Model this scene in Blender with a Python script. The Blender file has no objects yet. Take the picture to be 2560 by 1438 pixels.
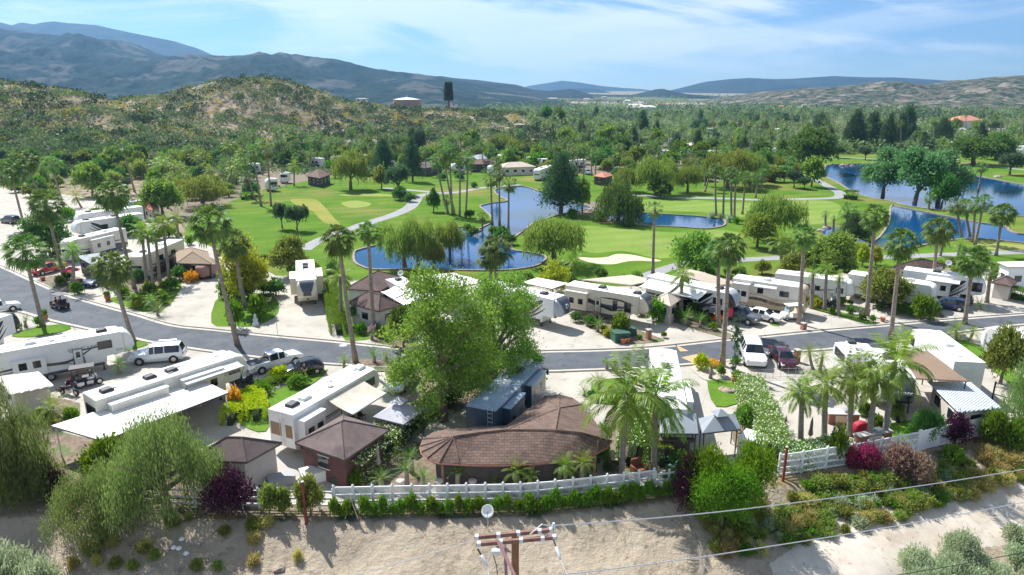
import bpy, math, random
import numpy as np
from math import radians, sin, cos, pi, sqrt
from mathutils import Vector, Matrix
from mathutils.geometry import tessellate_polygon
random.seed(7)
SC = bpy.context.scene
COL = SC.collection
# ---------------------------------------------------------------- camera
CAM_H = 27.0; PITCH = radians(16.0); FPX = 1700.0
CP, SP = cos(PITCH), sin(PITCH)
cd = bpy.data.cameras.new('camera'); cam = bpy.data.objects.new('camera', cd); COL.objects.link(cam)
cam.location = (0, 0, CAM_H); cam.rotation_euler = (pi/2-PITCH, 0, 0)
cd.sensor_width = 36; cd.lens = 36*FPX/2560; cd.clip_start = 0.5; cd.clip_end = 40000
SC.camera = cam
SC.render.resolution_x = 1024; SC.render.resolution_y = 575
# ---------------------------------------------------------------- sun + sky
SUN_EL = radians(51); SUN_AZ = (-0.65, 0.76)      # horizontal direction towards the sun
sl = bpy.data.lights.new('sun', 'SUN'); sl.energy = 5.0; sl.angle = radians(0.53); sl.color = (1, .975, .93)
so = bpy.data.objects.new('sun', sl); COL.objects.link(so)
sd = Vector((SUN_AZ[0]*cos(SUN_EL), SUN_AZ[1]*cos(SUN_EL), sin(SUN_EL))).normalized()
so.rotation_euler = (-sd).to_track_quat('-Z', 'Y').to_euler(); so.location = (-60, 80, 120)
W = bpy.data.worlds.new('World'); SC.world = W; W.use_nodes = True
nt = W.node_tree; nt.nodes.clear()
def N(nt, t, **k):
    n = nt.nodes.new(t)
    for a, b in k.items():
        if a.startswith('i_'):
            key = a[2:]; key = int(key) if key.isdigit() else key.replace('_', ' ')
            n.inputs[key].default_value = b
        else: setattr(n, a, b)
    return n
sky = N(nt, 'ShaderNodeTexSky', sky_type='NISHITA', sun_disc=False, sun_elevation=SUN_EL, sun_rotation=math.atan2(SUN_AZ[0], SUN_AZ[1]),
        altitude=500, air_density=.85, dust_density=.05, ozone_density=3.0)
tc = N(nt, 'ShaderNodeTexCoord'); sep = N(nt, 'ShaderNodeSeparateXYZ'); nt.links.new(tc.outputs['Generated'], sep.inputs[0])
def M(nt, op, a, b=None, c=None):
    n = nt.nodes.new('ShaderNodeMath'); n.operation = op
    for i, v in enumerate((a, b, c)):
        if v is None: continue
        if isinstance(v, (int, float)): n.inputs[i].default_value = v
        else: nt.links.new(v, n.inputs[i])
    return n.outputs[0]
az = M(nt, 'ARCTAN2', sep.outputs[0], sep.outputs[1]); el = M(nt, 'ARCSINE', sep.outputs[2])
def cloudlayer(sx, sy, shear, scale, det, lo, hi, seed):
    cx = nt.nodes.new('ShaderNodeCombineXYZ')
    nt.links.new(M(nt, 'MULTIPLY', az, sx), cx.inputs[0])
    nt.links.new(M(nt, 'MULTIPLY', M(nt, 'ADD', el, M(nt, 'MULTIPLY', az, shear)), sy), cx.inputs[1])
    cx.inputs[2].default_value = seed
    nz = N(nt, 'ShaderNodeTexNoise', i_Scale=scale, i_Detail=det, i_Roughness=.58, i_Distortion=.5); nt.links.new(cx.outputs[0], nz.inputs['Vector'])
    mr = N(nt, 'ShaderNodeMapRange', i_1=lo, i_2=hi); mr.interpolation_type = 'SMOOTHSTEP'
    nt.links.new(nz.outputs[0], mr.inputs[0]); return mr.outputs[0]
c1 = cloudlayer(1.1, 7.0, .12, 1.6, 7, .45, .58, 5.7)
c2 = cloudlayer(2.6, 24.0, -.09, 1.5, 9, .44, .74, 9.1)
cm = M(nt, 'MINIMUM', M(nt, 'ADD', M(nt, 'MULTIPLY', c1, .80), M(nt, 'MULTIPLY', c2, .45)), .93)
fade = N(nt, 'ShaderNodeMapRange', i_1=0.0, i_2=.07); fade.interpolation_type = 'SMOOTHSTEP'; nt.links.new(el, fade.inputs[0])
cm = M(nt, 'MULTIPLY', cm, fade.outputs[0])
fade2 = N(nt, 'ShaderNodeMapRange', i_1=.5, i_2=1.2, i_3=1.0, i_4=0.6); nt.links.new(el, fade2.inputs[0]); cm = M(nt, 'MULTIPLY', cm, fade2.outputs[0])
mx = N(nt, 'ShaderNodeMixRGB'); mx.inputs[2].default_value = (9.4, 9.9, 10.4, 1)
tint = N(nt, 'ShaderNodeMixRGB', blend_type='MULTIPLY'); tint.inputs[0].default_value = 1; tint.inputs[2].default_value = (.74, .88, 1.04, 1); nt.links.new(sky.outputs[0], tint.inputs[1])
nt.links.new(cm, mx.inputs[0]); nt.links.new(tint.outputs[0], mx.inputs[1])
bg = N(nt, 'ShaderNodeBackground'); bg.inputs[1].default_value = 0.070
wo = N(nt, 'ShaderNodeOutputWorld'); nt.links.new(mx.outputs[0], bg.inputs[0]); nt.links.new(bg.outputs[0], wo.inputs[0])
SC.view_settings.view_transform = 'Standard'; SC.view_settings.look = 'None'
SC.view_settings.exposure = 0.78; SC.view_settings.gamma = 1
SC.view_settings.use_curve_mapping = False
# ---------------------------------------------------------------- pixel -> world
def ray(u, v):
    x = (u-1280)/FPX; y = -(v-719)/FPX
    return (x, CP+y*SP, -SP+y*CP)
def P(u, v, z=0.0):
    d = ray(u, v); t = (z-CAM_H)/d[2]
    return Vector((d[0]*t, d[1]*t, z))
def Q(u, v, depth):
    d = ray(u, v); return Vector((d[0]*depth, d[1]*depth, CAM_H+d[2]*depth))
def zat(Y, v):                                   # height at ground distance Y that shows at row v
    k = (719-v)/FPX
    return CAM_H + Y*(k*CP-SP)/(CP+k*SP)
def depth_of(p): return p[1]*CP-(p[2]-CAM_H)*SP
def ppm(p): return FPX/depth_of(p)               # pixels per metre
def xat(p, u): return (u-1280)/FPX*depth_of(p)
# ---------------------------------------------------------------- numpy noise
_rs = np.random.RandomState(11); _T = _rs.rand(256, 256)
def vnoise(x, y):
    xi = np.floor(x).astype(int); yi = np.floor(y).astype(int); fx = x-xi; fy = y-yi
    fx = fx*fx*(3-2*fx); fy = fy*fy*(3-2*fy)
    a = _T[xi & 255, yi & 255]; b = _T[(xi+1) & 255, yi & 255]; c = _T[xi & 255, (yi+1) & 255]; d = _T[(xi+1) & 255, (yi+1) & 255]
    return (a*(1-fx)+b*fx)*(1-fy)+(c*(1-fx)+d*fx)*fy
def fbm(x, y, o=4, g=.5):
    s = 0; a = 1; t = 0
    for i in range(o):
        s = s+a*vnoise(x*2**i+i*17.3, y*2**i+i*9.7); t += a; a *= g
    return s/t
def ridged(x, y, o=5, g=.55):
    s = 0; a = 1; t = 0
    for i in range(o):
        s = s+a*(1-np.abs(2*vnoise(x*2**i+i*13.1, y*2**i+i*5.7)-1)); t += a; a *= g
    return s/t
# ---------------------------------------------------------------- terrain height
FENCE_PX = [(-700, 1345), (-200, 1290), (0, 1265), (300, 1262), (430, 1268), (650, 1272), (838, 1275), (934, 1273), (1032, 1271), (1120, 1270), (1214, 1268), (1301, 1266), (1387, 1259),
            (1475, 1249), (1557, 1240), (1632, 1230), (1701, 1221), (1820, 1206), (1945, 1190), (2002, 1182), (2063, 1172), (2128, 1162), (2198, 1149),
            (2240, 1140), (2290, 1130), (2340, 1116), (2391, 1106), (2455, 1090), (2560, 1065), (2800, 1010), (3400, 900)]
FENCE = [P(u, v) for u, v in FENCE_PX]
FA = np.array([(p.x, p.y) for p in FENCE])
def fence_out(x, y):                              # metres outside (towards camera) of the fence line
    x = np.asarray(x, float); y = np.asarray(y, float)
    best = np.full(x.shape, 1e9); sg = np.ones(x.shape)
    for i in range(len(FA)-1):
        a = FA[i]; b = FA[i+1]; d = b-a; L2 = (d**2).sum()
        t = np.clip(((x-a[0])*d[0]+(y-a[1])*d[1])/L2, 0, 1)
        qx = a[0]+t*d[0]-x; qy = a[1]+t*d[1]-y; q = np.sqrt(qx*qx+qy*qy)
        cr = d[0]*(y-a[1])-d[1]*(x-a[0])          # >0 left of direction = inside
        m = q < best; best = np.where(m, q, best); sg = np.where(m, np.where(cr > 0, -1, 1), sg)
    return best*sg
# hill crest control points: (u, v, distance, width)
CREST = [[(-500, 170, 330, 75), (-150, 190, 330, 72), (0, 212, 325, 66), (100, 232, 318, 60), (180, 262, 308, 55), (250, 300, 296, 50), (340, 352, 280, 40)],
         [(200, 300, 450, 34), (262, 284, 445, 38), (330, 256, 440, 42), (400, 245, 435, 50), (500, 234, 430, 58), (560, 222, 428, 64), (605, 202, 425, 66), (648, 197, 425, 66), (690, 218, 428, 60), (722, 243, 432, 60), (780, 250, 440, 66), (880, 262, 450, 80),
          (980, 277, 460, 85), (1080, 279, 465, 85), (1160, 282, 465, 80), (1260, 297, 455, 70), (1340, 305, 445, 60), (1420, 316, 430, 50)],
         [(560, 290, 345, 34), (480, 330, 315, 30), (400, 370, 290, 28)], [(700, 280, 380, 34), (640, 330, 330, 30), (600, 370, 300, 26)],
         [(860, 290, 400, 36), (900, 340, 350, 30), (930, 375, 320, 26)], [(1160, 300, 420, 36), (1220, 335, 365, 32), (1300, 345, 350, 30), (1380, 360, 325, 24)]]
RID = []
for cr in CREST:
    RID.append([((u-1280)/FPX*(D*CP-(zat(D, v)-CAM_H)*SP), D, zat(D, v), w) for u, v, D, w in cr])
def hgt(x, y):
    x = np.asarray(x, float); y = np.asarray(y, float)
    h = np.zeros(x.shape); rn = np.ones(x.shape)
    for cr in RID:
        for (ax, ay, az_, aw), (bx, by, bz, bw) in zip(cr[:-1], cr[1:]):
            dx, dy = bx-ax, by-ay; t = np.clip(((x-ax)*dx+(y-ay)*dy)/(dx*dx+dy*dy), 0, 1)
            q = np.hypot(ax+t*dx-x, ay+t*dy-y); w = aw+t*(bw-aw)
            s = np.where(y > ay+t*dy, .8, 1.0)
            r = np.clip(q/(w*2.0*s), 0, 1)
            hh = (az_+t*(bz-az_))*(1-r*r*(3-2*r))**1.25; rn = np.where(hh > h, r, rn); h = np.maximum(h, hh)
    n = fbm(x/38, y/38, 5)-.5; r2 = ridged(x/60+3, y/60, 4)-.6
    k = np.clip(h/10, 0, 1)
    h = h+k*(n*9+r2*8)*np.clip(rn*2.6, .12, 1.15)
    d = fence_out(x, y)
    d2 = np.clip(d-1.3, 0, None)
    nz = fbm(x/2.2, y/2.2, 4)-.5
    nl = fbm(x/7, y/7, 3)-.5
    out = -np.where(d2 < 9, .33*d2+.16*np.sin(d2*.7), 2.97)
    out = out + np.clip(d2, 0, 1)*(nz*.42+nl*.9)*np.clip((13-d2)/6, .25, 1)
    far = np.clip((d2-16)/14, 0, 1); out = out-far*2.5
    h = np.where(d > 1.3, out, h)
    # far valley rises gently to the foothills
    h = h+np.clip((y-1300)/6000, 0, 1)*45*(y > 1300)
    return h
def H1(x, y): return float(hgt(np.array([x]), np.array([y]))[0])
def hit(u, v, lo=8.0, hi=3500.0):                 # ray to terrain
    if v > 440:
        p0 = P(u, v, 0)
        if float(fence_out(p0.x, p0.y)) < 1.0: return p0
    d = ray(u, v); t = np.geomspace(lo, hi, 260)
    if v > 700: t = np.geomspace(20, 90, 120)
    zz = CAM_H+d[2]*t; hh = hgt(d[0]*t, d[1]*t); m = zz <= hh
    if not m.any(): return P(u, v, 0) if d[2] < -.001 else Q(u, v, 2500)
    i = int(np.argmax(m)); a = t[max(i-1, 0)]; b = t[i]
    for _ in range(11):
        c = (a+b)/2
        if CAM_H+d[2]*c <= H1(d[0]*c, d[1]*c): b = c
        else: a = c
    return Vector((d[0]*b, d[1]*b, CAM_H+d[2]*b))
# ---------------------------------------------------------------- tags, mesh helpers
def tag(o, label=None, cat=None, group=None, kind=None):
    if label: o['label'] = label
    if cat: o['category'] = cat
    if group: o['group'] = group
    if kind: o['kind'] = kind
    return o
def link(o, parent=None):
    COL.objects.link(o)
    if parent is not None: o.parent = parent
    return o
def mesh_np(name, V, F, mats, parent=None, mi=None, smooth=False):
    me = bpy.data.meshes.new(name); V = np.asarray(V, np.float32); F = np.asarray(F, np.int32)
    k = F.shape[1]; me.vertices.add(len(V)); me.vertices.foreach_set('co', V.ravel())
    me.loops.add(F.size); me.loops.foreach_set('vertex_index', F.ravel())
    me.polygons.add(len(F)); me.polygons.foreach_set('loop_start', np.arange(0, F.size, k, dtype=np.int32)); me.polygons.foreach_set('loop_total', np.full(len(F), k, np.int32))
    for m in (mats if isinstance(mats, (list, tuple)) else [mats]): me.materials.append(m)
    if mi is not None: me.polygons.foreach_set('material_index', np.asarray(mi, np.int32))
    if smooth: me.polygons.foreach_set('use_smooth', np.ones(len(F), bool))
    me.update(calc_edges=True)
    o = bpy.data.objects.new(name, me); return link(o, parent)
class MB:
    def __init__(s): s.v = []; s.f = []; s.m = []; s.T = Matrix.Identity(4)
    def add(s, vs, fs, mi=0):
        b = len(s.v); s.v += [tuple(s.T @ Vector(p)) for p in vs]
        for f in fs: s.f.append(tuple(b+i for i in f)); s.m.append(mi)
        return s
    def box(s, x0, x1, y0, y1, z0, z1, mi=0):
        return s.add([(x0,y0,z0),(x1,y0,z0),(x1,y1,z0),(x0,y1,z0),(x0,y0,z1),(x1,y0,z1),(x1,y1,z1),(x0,y1,z1)],
              [(0,3,2,1),(4,5,6,7),(0,1,5,4),(1,2,6,5),(2,3,7,6),(3,0,4,7)], mi)
    def cbox(s, c, sz, mi=0): return s.box(c[0]-sz[0]/2, c[0]+sz[0]/2, c[1]-sz[1]/2, c[1]+sz[1]/2, c[2]-sz[2]/2, c[2]+sz[2]/2, mi)
    def poly(s, pts, mi=0): return s.add(pts, [tuple(range(len(pts)))], mi)
    def prism(s, pts, z0, z1, mi=0):              # plan polygon extruded in z
        n = len(pts); vs = [(p[0], p[1], z0) for p in pts]+[(p[0], p[1], z1) for p in pts]
        return s.add(vs, [tuple(range(n))[::-1], tuple(range(n, 2*n))]+[(i, (i+1) % n, (i+1) % n+n, i+n) for i in range(n)], mi)
    def side(s, pts, y0, y1, mi=0):               # (x,z) polygon extruded in y
        n = len(pts); vs = [(p[0], y0, p[1]) for p in pts]+[(p[0], y1, p[1]) for p in pts]
        return s.add(vs, [tuple(range(n)), tuple(range(n, 2*n))[::-1]]+[((i+1) % n, i, i+n, (i+1) % n+n) for i in range(n)], mi)
    def tube(s, pts, r, n=6, mi=0, cap=True):
        pts = [Vector(p) for p in pts]; rr = r if isinstance(r, (list, tuple)) else [r]*len(pts); vs = []; fs = []
        for i, p in enumerate(pts):
            t = (pts[min(i+1, len(pts)-1)]-pts[max(i-1, 0)]).normalized()
            a = t.cross(Vector((0, 0, 1)))
            if a.length < 1e-3: a = Vector((1, 0, 0))
            a.normalize(); b = t.cross(a)
            for k in range(n):
                an = 2*pi*k/n; vs.append(p+(a*cos(an)+b*sin(an))*rr[i])
        for i in range(len(pts)-1):
            for k in range(n):
                fs.append((i*n+k, i*n+(k+1) % n, (i+1)*n+(k+1) % n, (i+1)*n+k))
        if cap: fs.append(tuple(range(n))[::-1]); fs.append(tuple(range((len(pts)-1)*n, len(pts)*n)))
        return s.add(vs, fs, mi)
    def lathe(s, prof, n=16, c=(0, 0, 0), mi=0):
        vs = []; fs = []
        for r, z in prof:
            for k in range(n): vs.append((c[0]+r*cos(2*pi*k/n), c[1]+r*sin(2*pi*k/n), c[2]+z))
        for i in range(len(prof)-1):
            for k in range(n): fs.append((i*n+k, i*n+(k+1) % n, (i+1)*n+(k+1) % n, (i+1)*n+k))
        fs.append(tuple(range(n))[::-1]); fs.append(tuple(range((len(prof)-1)*n, len(prof)*n)))
        return s.add(vs, fs, mi)
    def wheel(s, x, y, z, r, w, n=16, mi=0):      # axle along y
        vs = []; fs = []
        for q, yy in ((r*.9, -w/2), (r, -w/2+.04), (r, w/2-.04), (r*.9, w/2)):
            for k in range(n): vs.append((x+q*cos(2*pi*k/n), y+yy, z+q*sin(2*pi*k/n)))
        for i in range(3):
            for k in range(n): fs.append((i*n+k, i*n+(k+1) % n, (i+1)*n+(k+1) % n, (i+1)*n+k))
        fs.append(tuple(range(n))); fs.append(tuple(range(3*n, 4*n))[::-1])
        return s.add(vs, fs, mi)
    def build(s, name, mats, parent=None, bevel=0, smooth=False, sub=0):
        me = bpy.data.meshes.new(name); me.from_pydata(s.v, [], s.f)
        for m in (mats if isinstance(mats, (list, tuple)) else [mats]): me.materials.append(m)
        me.polygons.foreach_set('material_index', s.m)
        if smooth: me.polygons.foreach_set('use_smooth', [True]*len(s.f))
        me.update(); o = bpy.data.objects.new(name, me); link(o, parent)
        if bevel:
            b = o.modifiers.new('b', 'BEVEL'); b.width = bevel; b.segments = 2; b.limit_method = 'ANGLE'; b.angle_limit = radians(40)
        if sub:
            b = o.modifiers.new('s', 'SUBSURF'); b.levels = sub; b.render_levels = sub
        return o
def empty(name, loc, rz=0.0, label=None, cat=None, group=None):
    o = bpy.data.objects.new(name, None); link(o); o.location = loc; o.rotation_euler = (0, 0, rz); o.empty_display_size = .3
    return tag(o, label, cat, group)
KIDS = {}
def copy_tree(o, parent=None):
    c = o.copy(); COL.objects.link(c)
    if parent is not None: c.parent = parent
    for k in ('group', 'label'):
        if parent is None and k in c: del c[k]
    for ch in o.children: copy_tree(ch, c)
    return c
def smooth_px(pts, n=6, closed=True):
    out = []; m = len(pts)
    for i in range(m if closed else m-1):
        p = [pts[(i+k) % m] if closed else pts[min(max(i+k, 0), m-1)] for k in (-1, 0, 1, 2)]
        for j in range(n):
            t = j/n
            out.append(tuple(.5*((2*p[1][c])+(-p[0][c]+p[2][c])*t+(2*p[0][c]-5*p[1][c]+4*p[2][c]-p[3][c])*t*t+(-p[0][c]+3*p[1][c]-3*p[2][c]+p[3][c])*t**3) for c in (0, 1)))
    if not closed: out.append(tuple(pts[-1]))
    return out
def sheet(name, px, z, mat, smooth=0, kind='structure', label=None, cat=None, world=False):
    w = [Vector((p[0], p[1], z)) for p in px] if world else [P(u, v, 0) for u, v in px]
    w = [(p.x, p.y) for p in w]
    if smooth: w = smooth_px(w, smooth)
    vs = [Vector((a, b, z)) for a, b in w]; tr = tessellate_polygon([vs])
    fs = []
    for t in tr:
        a, b, c = (vs[i] for i in t)
        if (b-a).cross(c-a).z < 0: t = t[::-1]
        fs.append(t)
    me = bpy.data.meshes.new(name); me.from_pydata(vs, [], fs); me.materials.append(mat); me.update()
    o = bpy.data.objects.new(name, me); link(o)
    tag(o, label, cat, kind=kind); return o, w
def strip(name, px, width, z, mat, smooth=6, h=0, world=False, closed=False, kind='structure', n_off=0):
    w = px if world else [(P(u, v, 0).x, P(u, v, 0).y) for u, v in px]
    if smooth: w = smooth_px(w, smooth, closed)
    m = len(w); L = []; R = []
    for i, p in enumerate(w):
        a = w[(i-1) % m] if closed else w[max(i-1, 0)]; b = w[(i+1) % m] if closed else w[min(i+1, m-1)]
        d = Vector((b[0]-a[0], b[1]-a[1])); d = d.normalized() if d.length > 1e-6 else Vector((1, 0)); nrm = Vector((-d.y, d.x))
        wd = width[i*(len(width)-1)//max(m-1, 1)] if isinstance(width, list) else width
        L.append((p[0]+nrm.x*(wd/2+n_off), p[1]+nrm.y*(wd/2+n_off))); R.append((p[0]-nrm.x*(wd/2-n_off), p[1]-nrm.y*(wd/2-n_off)))
    mb = MB(); vs = []
    for a, b in zip(L, R): vs += [(a[0], a[1], z+h), (b[0], b[1], z+h)] + ([(a[0], a[1], z), (b[0], b[1], z)] if h else [])
    k = 4 if h else 2; fs = []
    for i in range(m if closed else m-1):
        j = (i+1) % m
        fs.append((i*k+1, j*k+1, j*k, i*k))
        if h: fs.append((i*k, j*k, j*k+2, i*k+2)); fs.append((j*k+1, i*k+1, i*k+3, j*k+3))
    mb.add(vs, fs); o = mb.build(name, mat)
    if kind: o['kind'] = kind
    return o
# ---------------------------------------------------------------- materials
MATS = {}
def mat(name, col, rough=.6, metal=0, col2=None, scale=3, bump=0, bscale=20, spec=.5, detail=5, coord='Object', lo=.35, hi=.65, trans=0, coat=0, stretch=None, col3=None, scale3=.3, lo3=.5, hi3=.6):
    if name in MATS: return MATS[name]
    m = bpy.data.materials.new(name); m.use_nodes = True; nt = m.node_tree; b = nt.nodes['Principled BSDF']
    b.inputs['Base Color'].default_value = (*col, 1); b.inputs['Roughness'].default_value = rough; b.inputs['Metallic'].default_value = metal
    b.inputs['Specular IOR Level'].default_value = spec
    if coat: b.inputs['Coat Weight'].default_value = coat; b.inputs['Coat Roughness'].default_value = .05
    if col2 is not None or bump:
        tc = N(nt, 'ShaderNodeTexCoord'); out = tc.outputs[coord]
        if stretch:
            mp = N(nt, 'ShaderNodeMapping'); mp.inputs['Scale'].default_value = stretch; nt.links.new(out, mp.inputs[0]); out = mp.outputs[0]
    if col2 is not None:
        nz = N(nt, 'ShaderNodeTexNoise', i_Scale=scale, i_Detail=detail, i_Roughness=.6); nt.links.new(out, nz.inputs['Vector'])
        mr = N(nt, 'ShaderNodeMapRange', i_1=lo, i_2=hi); nt.links.new(nz.outputs[0], mr.inputs[0])
        mx = N(nt, 'ShaderNodeMixRGB'); mx.inputs[1].default_value = (*col, 1); mx.inputs[2].default_value = (*col2, 1)
        nt.links.new(mr.outputs[0], mx.inputs[0]); c = mx.outputs[0]
        if col3 is not None:
            nz = N(nt, 'ShaderNodeTexNoise', i_Scale=scale3, i_Detail=6, i_Roughness=.6); nt.links.new(out, nz.inputs['Vector'])
            mr = N(nt, 'ShaderNodeMapRange', i_1=lo3, i_2=hi3); nt.links.new(nz.outputs[0], mr.inputs[0])
            mx = N(nt, 'ShaderNodeMixRGB'); mx.inputs[2].default_value = (*col3, 1)
            nt.links.new(c, mx.inputs[1]); nt.links.new(mr.outputs[0], mx.inputs[0]); c = mx.outputs[0]
        nt.links.new(c, b.inputs['Base Color'])
    if bump:
        nz = N(nt, 'ShaderNodeTexNoise', i_Scale=bscale, i_Detail=6, i_Roughness=.65); nt.links.new(out, nz.inputs['Vector'])
        bp = N(nt, 'ShaderNodeBump', i_Strength=min(bump, 1), i_Distance=max(bump, .02)); nt.links.new(nz.outputs[0], bp.inputs['Height']); nt.links.new(bp.outputs[0], b.inputs['Normal'])
    MATS[name] = m; return m
def leaf(name, c1, c2, trans=.35, rough=.55, vary=.35):
    if name in MATS: return MATS[name]
    c1 = tuple(min(c*1.25+.004, .85) for c in c1); c2 = tuple(min(c*1.22+.004, .85) for c in c2); trans += .06
    m = bpy.data.materials.new(name); m.use_nodes = True; nt = m.node_tree; b = nt.nodes['Principled BSDF']; out = nt.nodes['Material Output']
    g = N(nt, 'ShaderNodeNewGeometry'); mx = N(nt, 'ShaderNodeMixRGB'); mx.inputs[1].default_value = (*c1, 1); mx.inputs[2].default_value = (*c2, 1)
    oi = N(nt, 'ShaderNodeObjectInfo')
    tc = N(nt, 'ShaderNodeTexCoord'); nz = N(nt, 'ShaderNodeTexNoise', i_Scale=1.1, i_Detail=2); nt.links.new(tc.outputs['Object'], nz.inputs['Vector'])
    f = M(nt, 'ADD', M(nt, 'MULTIPLY', g.outputs['Random Per Island'], .55), M(nt, 'MULTIPLY', M(nt, 'SUBTRACT', nz.outputs[0], .25), .9))
    f.node.use_clamp = True
    nt.links.new(f, mx.inputs[0])
    hs = N(nt, 'ShaderNodeHueSaturation'); nt.links.new(mx.outputs[0], hs.inputs['Color'])
    nt.links.new(M(nt, 'ADD', M(nt, 'MULTIPLY', oi.outputs['Random'], .05), .475), hs.inputs['Hue'])
    nt.links.new(M(nt, 'ADD', M(nt, 'MULTIPLY', oi.outputs['Random'], vary), 1-vary/2), hs.inputs['Value'])
    nt.links.new(hs.outputs[0], b.inputs['Base Color']); b.inputs['Roughness'].default_value = rough; b.inputs['Specular IOR Level'].default_value = .35 if rough < .5 else .12
    t = N(nt, 'ShaderNodeBsdfTranslucent'); ga = N(nt, 'ShaderNodeHueSaturation', i_Saturation=1.1, i_Value=1.5); nt.links.new(hs.outputs[0], ga.inputs['Color']); nt.links.new(ga.outputs[0], t.inputs[0])
    ms = N(nt, 'ShaderNodeMixShader'); ms.inputs[0].default_value = trans
    nt.links.new(b.outputs[0], ms.inputs[1]); nt.links.new(t.outputs[0], ms.inputs[2]); nt.links.new(ms.outputs[0], out.inputs[0])
    MATS[name] = m; return m
# ================================================================ GROUND
def ground_mat():
    m = bpy.data.materials.new('ground'); m.use_nodes = True; nt = m.node_tree; b = nt.nodes['Principled BSDF']; L = nt.links.new
    tc = N(nt, 'ShaderNodeTexCoord'); o = tc.outputs['Object']; b.inputs['Roughness'].default_value = .95; b.inputs['Specular IOR Level'].default_value = .1
    at = N(nt, 'ShaderNodeAttribute'); at.attribute_name = 'zone'      # 0 bank, 1 hill, 2 valley
    def nz(s, d=5, r=.6): n = N(nt, 'ShaderNodeTexNoise', i_Scale=s, i_Detail=d, i_Roughness=r); L(o, n.inputs['Vector']); return n.outputs[0]
    def mr(x, a, c): n = N(nt, 'ShaderNodeMapRange', i_1=a, i_2=c); L(x, n.inputs[0]); return n.outputs[0]
    def mix(f, a, c):
        n = N(nt, 'ShaderNodeMixRGB')
        for i, q in ((0, f), (1, a), (2, c)):
            if isinstance(q, tuple): n.inputs[i].default_value = (*q, 1)
            elif isinstance(q, float): n.inputs[i].default_value = q
            else: L(q, n.inputs[i])
        return n.outputs[0]
    bank = mix(mr(nz(.35, 7), .35, .65), (.50, .42, .315), (.40, .33, .25)); bank = mix(mr(nz(1.6, 8), .55, .72), bank, (.24, .20, .15)); bank = mix(mr(nz(5, 6), .58, .7), bank, (.50, .42, .34))
    hill = mix(mr(nz(.03, 6), .35, .6), (.38, .29, .22), (.24, .21, .13)); hill = mix(mr(nz(.11, 7), .5, .64), hill, (.27, .21, .08)); hill = mix(mr(nz(.06, 5), .60, .70), hill, (.42, .34, .27))
    hill = mix(mr(nz(.35, 6), .5, .62), hill, (.08, .10, .05))
    val = mix(mr(nz(.006, 6), .4, .6), (.10, .13, .05), (.17, .17, .09)); val = mix(mr(nz(.0035, 5), .58, .66), val, (.30, .25, .16)); val = mix(mr(nz(.02, 5), .55, .7), val, (.05, .085, .03))
    c = mix(mr(at.outputs['Fac'], 0., 1.), bank, hill); c = mix(mr(at.outputs['Fac'], 1., 2.), c, val)
    L(c, b.inputs['Base Color'])
    bp = N(nt, 'ShaderNodeBump', i_Strength=1., i_Distance=.4); L(nz(1.3, 9, .72), bp.inputs['Height']); L(bp.outputs[0], b.inputs['Normal'])
    return m
GM = ground_mat()
rr = np.concatenate([[6.0], np.geomspace(12, 520, 520), np.geomspace(528, 7400, 140)])
th = np.concatenate([np.linspace(-180, -62, 30)[:-1], np.linspace(-62, 62, 560), np.linspace(62, 180, 30)[1:-1]])*pi/180
R, T = np.meshgrid(rr, th, indexing='ij'); X = R*np.sin(T); Y = R*np.cos(T); Z = hgt(X, Y)
nr, nth = R.shape
V = np.stack([X.ravel(), Y.ravel(), Z.ravel()], 1)
i, j = np.meshgrid(np.arange(nr-1), np.arange(nth), indexing='ij'); i = i.ravel(); j = j.ravel(); j2 = (j+1) % nth
F = np.stack([i*nth+j, i*nth+j2, (i+1)*nth+j2, (i+1)*nth+j], 1)[:, ::-1]
go = mesh_np('ground', V, F, GM, smooth=True); go['kind'] = 'structure'
zone = np.clip(fence_out(X, Y)*0, 0, 1)
inside = fence_out(X, Y) < 1.3
zone = np.where(inside, 1.0, 0.0)+np.where((Y > 470) | (X > 200), np.clip((np.maximum(Y-470, 0)+np.maximum(X-200, 0))/80, 0, 1), 0)*(Z < 14)
zone = np.where((X > 20) & (Z < 3) & inside & (Y > 260), 2.0, zone)
a = go.data.attributes.new('zone', 'FLOAT', 'POINT'); a.data.foreach_set('value', zone.ravel().astype(np.float32))
# ---- surface materials
asphalt = mat('asphalt', (.075, .085, .10), .85, col2=(.105, .115, .13), scale=.35, bump=.03, bscale=40, spec=.3, lo=.4, hi=.62, col3=(.06, .065, .075), scale3=.9, lo3=.58, hi3=.66)
_n = asphalt.node_tree; _b = _n.nodes['Principled BSDF']; _s = _b.inputs['Base Color'].links[0].from_socket; _t = N(_n, 'ShaderNodeTexCoord'); _z = N(_n, 'ShaderNodeTexNoise', i_Scale=.6, i_Detail=4); _n.links.new(_t.outputs['Object'], _z.inputs['Vector'])
_x = N(_n, 'ShaderNodeMixRGB'); _x.inputs[0].default_value = .35; _n.links.new(_t.outputs['Object'], _x.inputs[1]); _n.links.new(_z.outputs['Color'], _x.inputs[2]); _v = N(_n, 'ShaderNodeTexVoronoi', feature='DISTANCE_TO_EDGE', i_Scale=.22); _n.links.new(_x.outputs[0], _v.inputs['Vector'])
_r = N(_n, 'ShaderNodeMapRange', i_1=.0, i_2=.012, i_3=.45, i_4=0.); _n.links.new(_v.outputs['Distance'], _r.inputs[0]); _y = N(_n, 'ShaderNodeMixRGB'); _y.inputs[2].default_value = (.03, .03, .035, 1); _n.links.new(_r.outputs[0], _y.inputs[0]); _n.links.new(_s, _y.inputs[1]); _n.links.new(_y.outputs[0], _b.inputs['Base Color'])
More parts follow.
